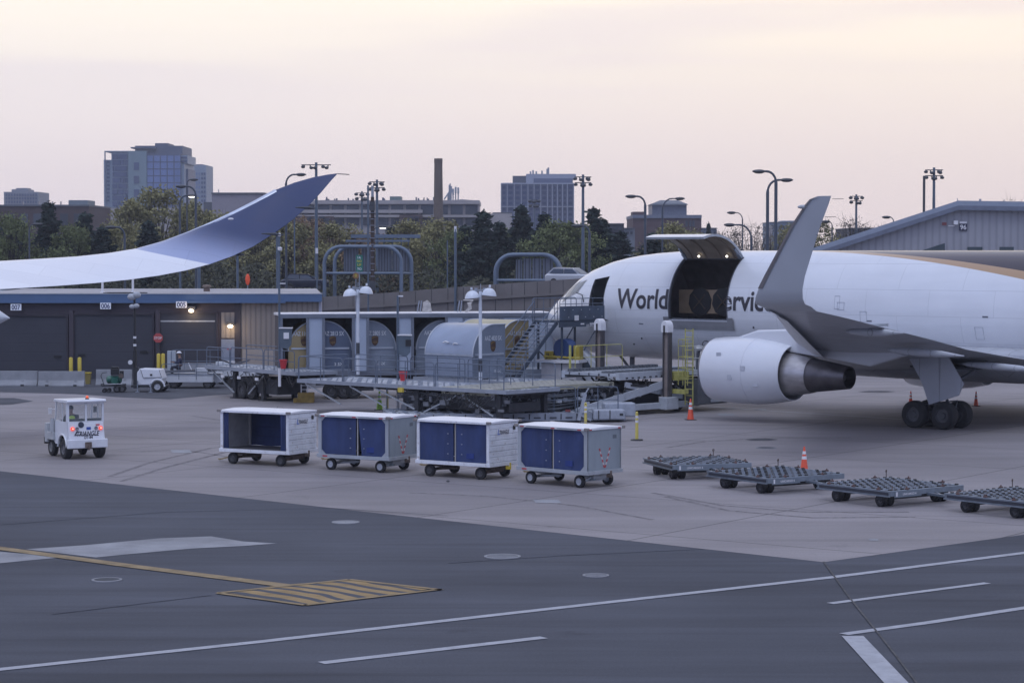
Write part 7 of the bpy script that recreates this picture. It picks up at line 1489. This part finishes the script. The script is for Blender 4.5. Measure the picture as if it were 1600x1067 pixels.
MB().tube([(xm, 0, .3), (xm, 0, 2.2)], .10, 8).tube([(xm, 0, 2.2), (xm, 0, zt+.1)], .06, 8).build('mast', black, lt, True)
mb = MB()
for v in (529, 541, 565): mb.lathe([(0, .085), (.12, .085)], (xm, 0, at(210, v, g.y).z), (0, 0, 1), 8)
mb.lathe([(0, .09), (.45, .09)], (xm, 0, at(210, 574, g.y).z), (0, 0, 1), 8); mb.build('mast_bands', reflw, lt)
for dx, v, r_ in ((-.12, 464, .24), (.14, 461, .24), (-.1, 479, .17), (.12, 478, .17)):
    z = at(210, v, g.y).z; MB().sphere((xm+dx, -.1, z), r_, 12, 8, (1, .8, .75)).build('flood_lamp', mat('flood_lamp_pale', (.38, .40, .43), .4, dirt=.4, scale=8), lt, True)
MB().tube([(-.62, -.6, .02), (-.62, -.6, .62)], .035, 6).tube([(.1, -.62, .02), (.1, -.62, .5)], .035, 6).box((-.62, -.6, .03), (.2, .2, .04)).box((.1, -.62, .03), (.2, .2, .04)).build('jack', steel, lt)
MB().lathe([(0, .12), (.05, .12), (.05, .001)], (xm-.22, -.1, at(204, 566, g.y).z), (0, -1, 0), 14).build('round_lamp', reflw, lt, True)
g = G(177, 613); cp = empty('air_compressor', g, R(6), 'green tank air compressor on a small black cart behind the tug', 'compressor')
grm = mat('machine_green', (.015, .12, .085), .4, coat=.2); MB().lathe([(-.42, .001), (-.40, .12), (-.33, .21), (.33, .21), (.40, .12), (.42, .001)], (.05, 0, .68), (1, 0, 0), 20).build('tank', grm, cp, True)
MB().lathe([(-.1, .20), (.22, .20), (.22, .1)], (.1, -.28, .62), (0, -.1, 1), 16).build('pump', grm, cp, True)
MB().bb(-.12, .32, -.2, .2, .92, 1.28).box((.1, 0, 1.33), (.4, .3, .08)).box((.45, 0, .95), (.2, .3, .4)).build('engine', black, cp, bevel=.03); MB().lathe([(0, .13), (.05, .13), (.05, .001)], (.42, -.24, .9), (0, -1, 0), 14).build('flywheel', rustm, cp, True)
mb = MB().bb(-.6, .6, -.3, .3, .34, .4).tube([(-.45, -.3, .4), (-.62, -.3, .9), (-.55, -.3, 1.05), (-.3, -.3, 1.08)], .018, 5).tube([(-.5, -.3, .4), (.6, -.3, .44)], .02, 5); mb.build('cart_frame', dark, cp)
for x, r_ in ((-.45, .11), (-.22, .11), (.22, .2), (.48, .2)): 
    for y in (-.33, .33): wheel(cp, (x, y, r_), r_, .08, (0, 1, 0), rimd)
# ================================================================ PALLET DOLLIES
dfm = mat('dolly_frame', (.20, .235, .27), .5, .3, var=.15, dirt=.3, scale=3); dband = mat('dolly_dark_band', (.03, .035, .05), .5); drol = mat('dolly_roller_metal', (.17, .20, .24), .4, .4, var=.2, scale=6)
def dolly(P1, ang, label, S_=3.05, flip=False):
    e = empty('pallet_dolly', (P1[0], P1[1], 0), ang, label, 'dolly', 'empty pallet dollies in a staggered row')
    zt, zb = .52, .36
    f = MB().bb(0, S_, 0, .09, zb, zt).bb(0, S_, S_-.09, S_, zb, zt).bb(0, .09, .09, S_-.09, zb, zt).bb(S_-.09, S_, .09, S_-.09, zb, zt); f.build('frame', dfm, e, bevel=.008)
    MB().bb(.1, S_-.1, -.02, -.001, zb+.03, zt-.05).bb(.1, S_-.1, S_+.001, S_+.02, zb+.03, zt-.05).build('dark_band', dband, e)
    MB().bb(0.0, S_, -.05, -.0205, zb-.02, zb+.025).bb(0, S_, -.035, -.0205, zt-.045, zt-.0).build('edge_rail', drol, e)
    mb = MB()
    for k in range(1, 6): y = S_*k/6; mb.bb(.09, S_-.09, y-.035, y+.035, zb+.02, zb+.10)
    for k in range(1, 4): x = S_*k/4; mb.bb(x-.04, x+.04, .09, S_-.09, zb+.0, zb+.019)
    mb.build('cross_bars', dfm, e)
    mb = MB()
    for k in range(1, 13):
        x = S_*k/13; mb.tube([(x, .12, zt-.01), (x, S_-.12, zt-.01)], .026, 6)
    mb.build('rollers', drol, e)
    mb = MB()
    for i in range(9):
        for j in range(12): mb.lathe([(-.05, .032), (.05, .032)], (S_*(i+.5)/9, S_*(j+.5)/12, zt+.008), (math.cos(i+j), math.sin(i+j), 0), 6)
    mb.build('casters', black, e)
    mb = MB()
    for x, y in ((.5, -.0), (1.5, .02), (2.55, .0), (.02, .6), (.02, 2.4), (S_-.05, .7), (S_-.05, 2.2), (.8, S_), (2.2, S_)): mb.box((x, y, zt+.02), (.10, .07, .05)).box((x, y, zt+.06), (.03, .03, .05))
    mb.build('pallet_locks', mat('rusty_lock', (.13, .075, .065), .7, var=.3, scale=9), e)
    MB().tube([(.15, S_-.3, zt), (.15, S_-.3, zt+.17)], .014, 5).lathe([(-.01, .045), (.01, .045), (.01, .02), (-.01, .02)], (.15, S_-.3, zt+.21), (1, .4, 0), 12).tube([(S_-.1, .15, zt), (S_-.1, .15, zt+.12)], .02, 5).build('pull_handle', rustm, e)
    pl = MB().bb(S_-.005, S_+.015, .15, 1.25, zb-.04, zt-.01).build('plate', dfm, e); letter('plate_text', 'UNICARGO 4', .085, reflw, pl, (S_+.02, .75, (zb+zt)/2-.03), (0, 1, 0), width=.55); MB().bb(S_+.016, S_+.02, .2, .26, zb-.01, zt-.04).build('plate_mark', reflw, pl)
    for x in (.62, S_-.62):
        for y in (.25, .52, S_-.52, S_-.25): wheel(e, (x, y, .19), .19, .19, (0, 1, 0), rimd)
    MB().bb(.5, .74, .15, S_-.15, .2, .3).bb(S_-.74, S_-.5, .15, S_-.15, .2, .3).bb(.3, S_-.3, S_/2-.1, S_/2+.1, .26, .35).build('axle_beams', dark, e)
    MB().bar((S_, S_/2, .36), (S_+.75, S_/2-.1, .36), .09, .07).bar((S_, S_/2+.35, .36), (S_+.6, S_/2-.05, .36), .05).lathe([(0, .07), (.05, .07), (.05, .035), (0, .035)], (S_+.8, S_/2-.1, .34), (0, 0, 1), 12).build('tow_bar', drol, e)
    return e
def gxy(u, v, z=.5): p = G(u, v, z); return p
p1_, p2_ = gxy(1006, 716), gxy(1059, 729); dolly(p1_, math.atan2(p2_.y-p1_.y, p2_.x-p1_.x), 'empty pallet dolly farthest left, nearest the yellow delineator post', 2.75)
p1_, p2_ = gxy(1105, 736), gxy(1212, 750); dolly(p1_, math.atan2(p2_.y-p1_.y, p2_.x-p1_.x), 'empty pallet dolly directly in front of the orange cone, second from left')
p1_, p2_ = gxy(1277, 755), gxy(1398, 769); a3 = math.atan2(p2_.y-p1_.y, p2_.x-p1_.x); dolly(p1_, a3, 'empty pallet dolly third from left, right of the cone')
p1_ = gxy(1476, 771); dolly(p1_, a3+.02, 'empty pallet dolly cut off by the right edge')
# ================================================================ CONES, DELINEATORS
def cone(u, v, h, label, col=orange, grp='orange traffic cones', D=None):
    g = G(u, v) if D is None else V((at(u, v, D).x, D, 0)); e = empty('traffic_cone', g, R(20), label, 'traffic cone', grp); k = h/.9
    MB().bb(-.2*k, .2*k, -.2*k, .2*k, 0, .03).build('base', black, e, bevel=.01); r = lambda z: (.145-(.145-.03)*z/.9)*k
    MB().lathe([(.03, r(0)), (h*.97, r(.9)), (h, .02)], n=20).build('cone_body', col, e, True)
    for a, b in ((.50, .62), (.70, .82)): MB().lathe([(a*h, r(a*.9)+.004), (b*h, r(b*.9)+.004)], n=20).build('reflective_band', reflw, e, True)
cone(1079, 656, .95, 'orange cone at the right end of the cargo loader'); cone(1256.5, 737, .86, 'orange cone standing behind the empty pallet dollies')
cone(1423, 634, .72, 'orange cone left of the aircraft main wheels'); cone(1525, 634.5, .72, 'orange cone right of the aircraft main wheels')
cone(593, 640.5, .95, 'lime green cone beside the yellow delineator under the platform', mat('lime_cone_plastic', (.30, .55, .06), .5), None)
def delin(u, v, h, label):
    g = G(u, v); e = empty('delineator_post', g, 0, label, 'delineator', 'yellow delineator posts'); yd = mat('delineator_yellow', (.62, .52, .12), .5)
    MB().lathe([(0, .26), (.05, .24), (.06, .1), (.06, .001)], n=10).build('base', black, e); MB().lathe([(.05, .065), (h-.1, .055), (h-.03, .05), (h, .02)], n=14).build('post', yd, e, True)
    for a in (.62, .78): MB().lathe([(h*a, .061), (h*a+.09, .06)], n=14).build('reflective_band', reflw, e, True)
    MB().box((0, -.055, h-.07), (.03, .01, .04)).build('grip_hole', black, e)
delin(605, 641.5, 1.17, 'yellow delineator post beside the lime green cone'); delin(995, 688, 1.14, 'yellow delineator post alone on the concrete left of the dollies'); delin(915, 671, 1.14, 'yellow delineator post behind the rightmost baggage cart')
# ================================================================ HAZE
hz_m = bpy.data.materials.new('evening_haze'); hz_m.use_nodes = True; t = hz_m.node_tree; t.nodes.remove(t.nodes['Principled BSDF']); pv = t.nodes.new('ShaderNodeVolumePrincipled')
pv.inputs['Color'].default_value = (.80, .84, .95, 1); pv.inputs['Density'].default_value = HAZE; pv.inputs['Anisotropy'].default_value = .1; t.links.new(pv.outputs[0], t.nodes['Material Output'].inputs['Volume'])
if HAZE > 0: MB().bb(-620, 900, -70, 1420, -1, 120).build('haze', hz_m)['kind'] = 'stuff'
for o in [o for o in COL.objects if o.type == 'EMPTY' and not o.parent and 'label' not in o]: print('NOLABEL', o.name)
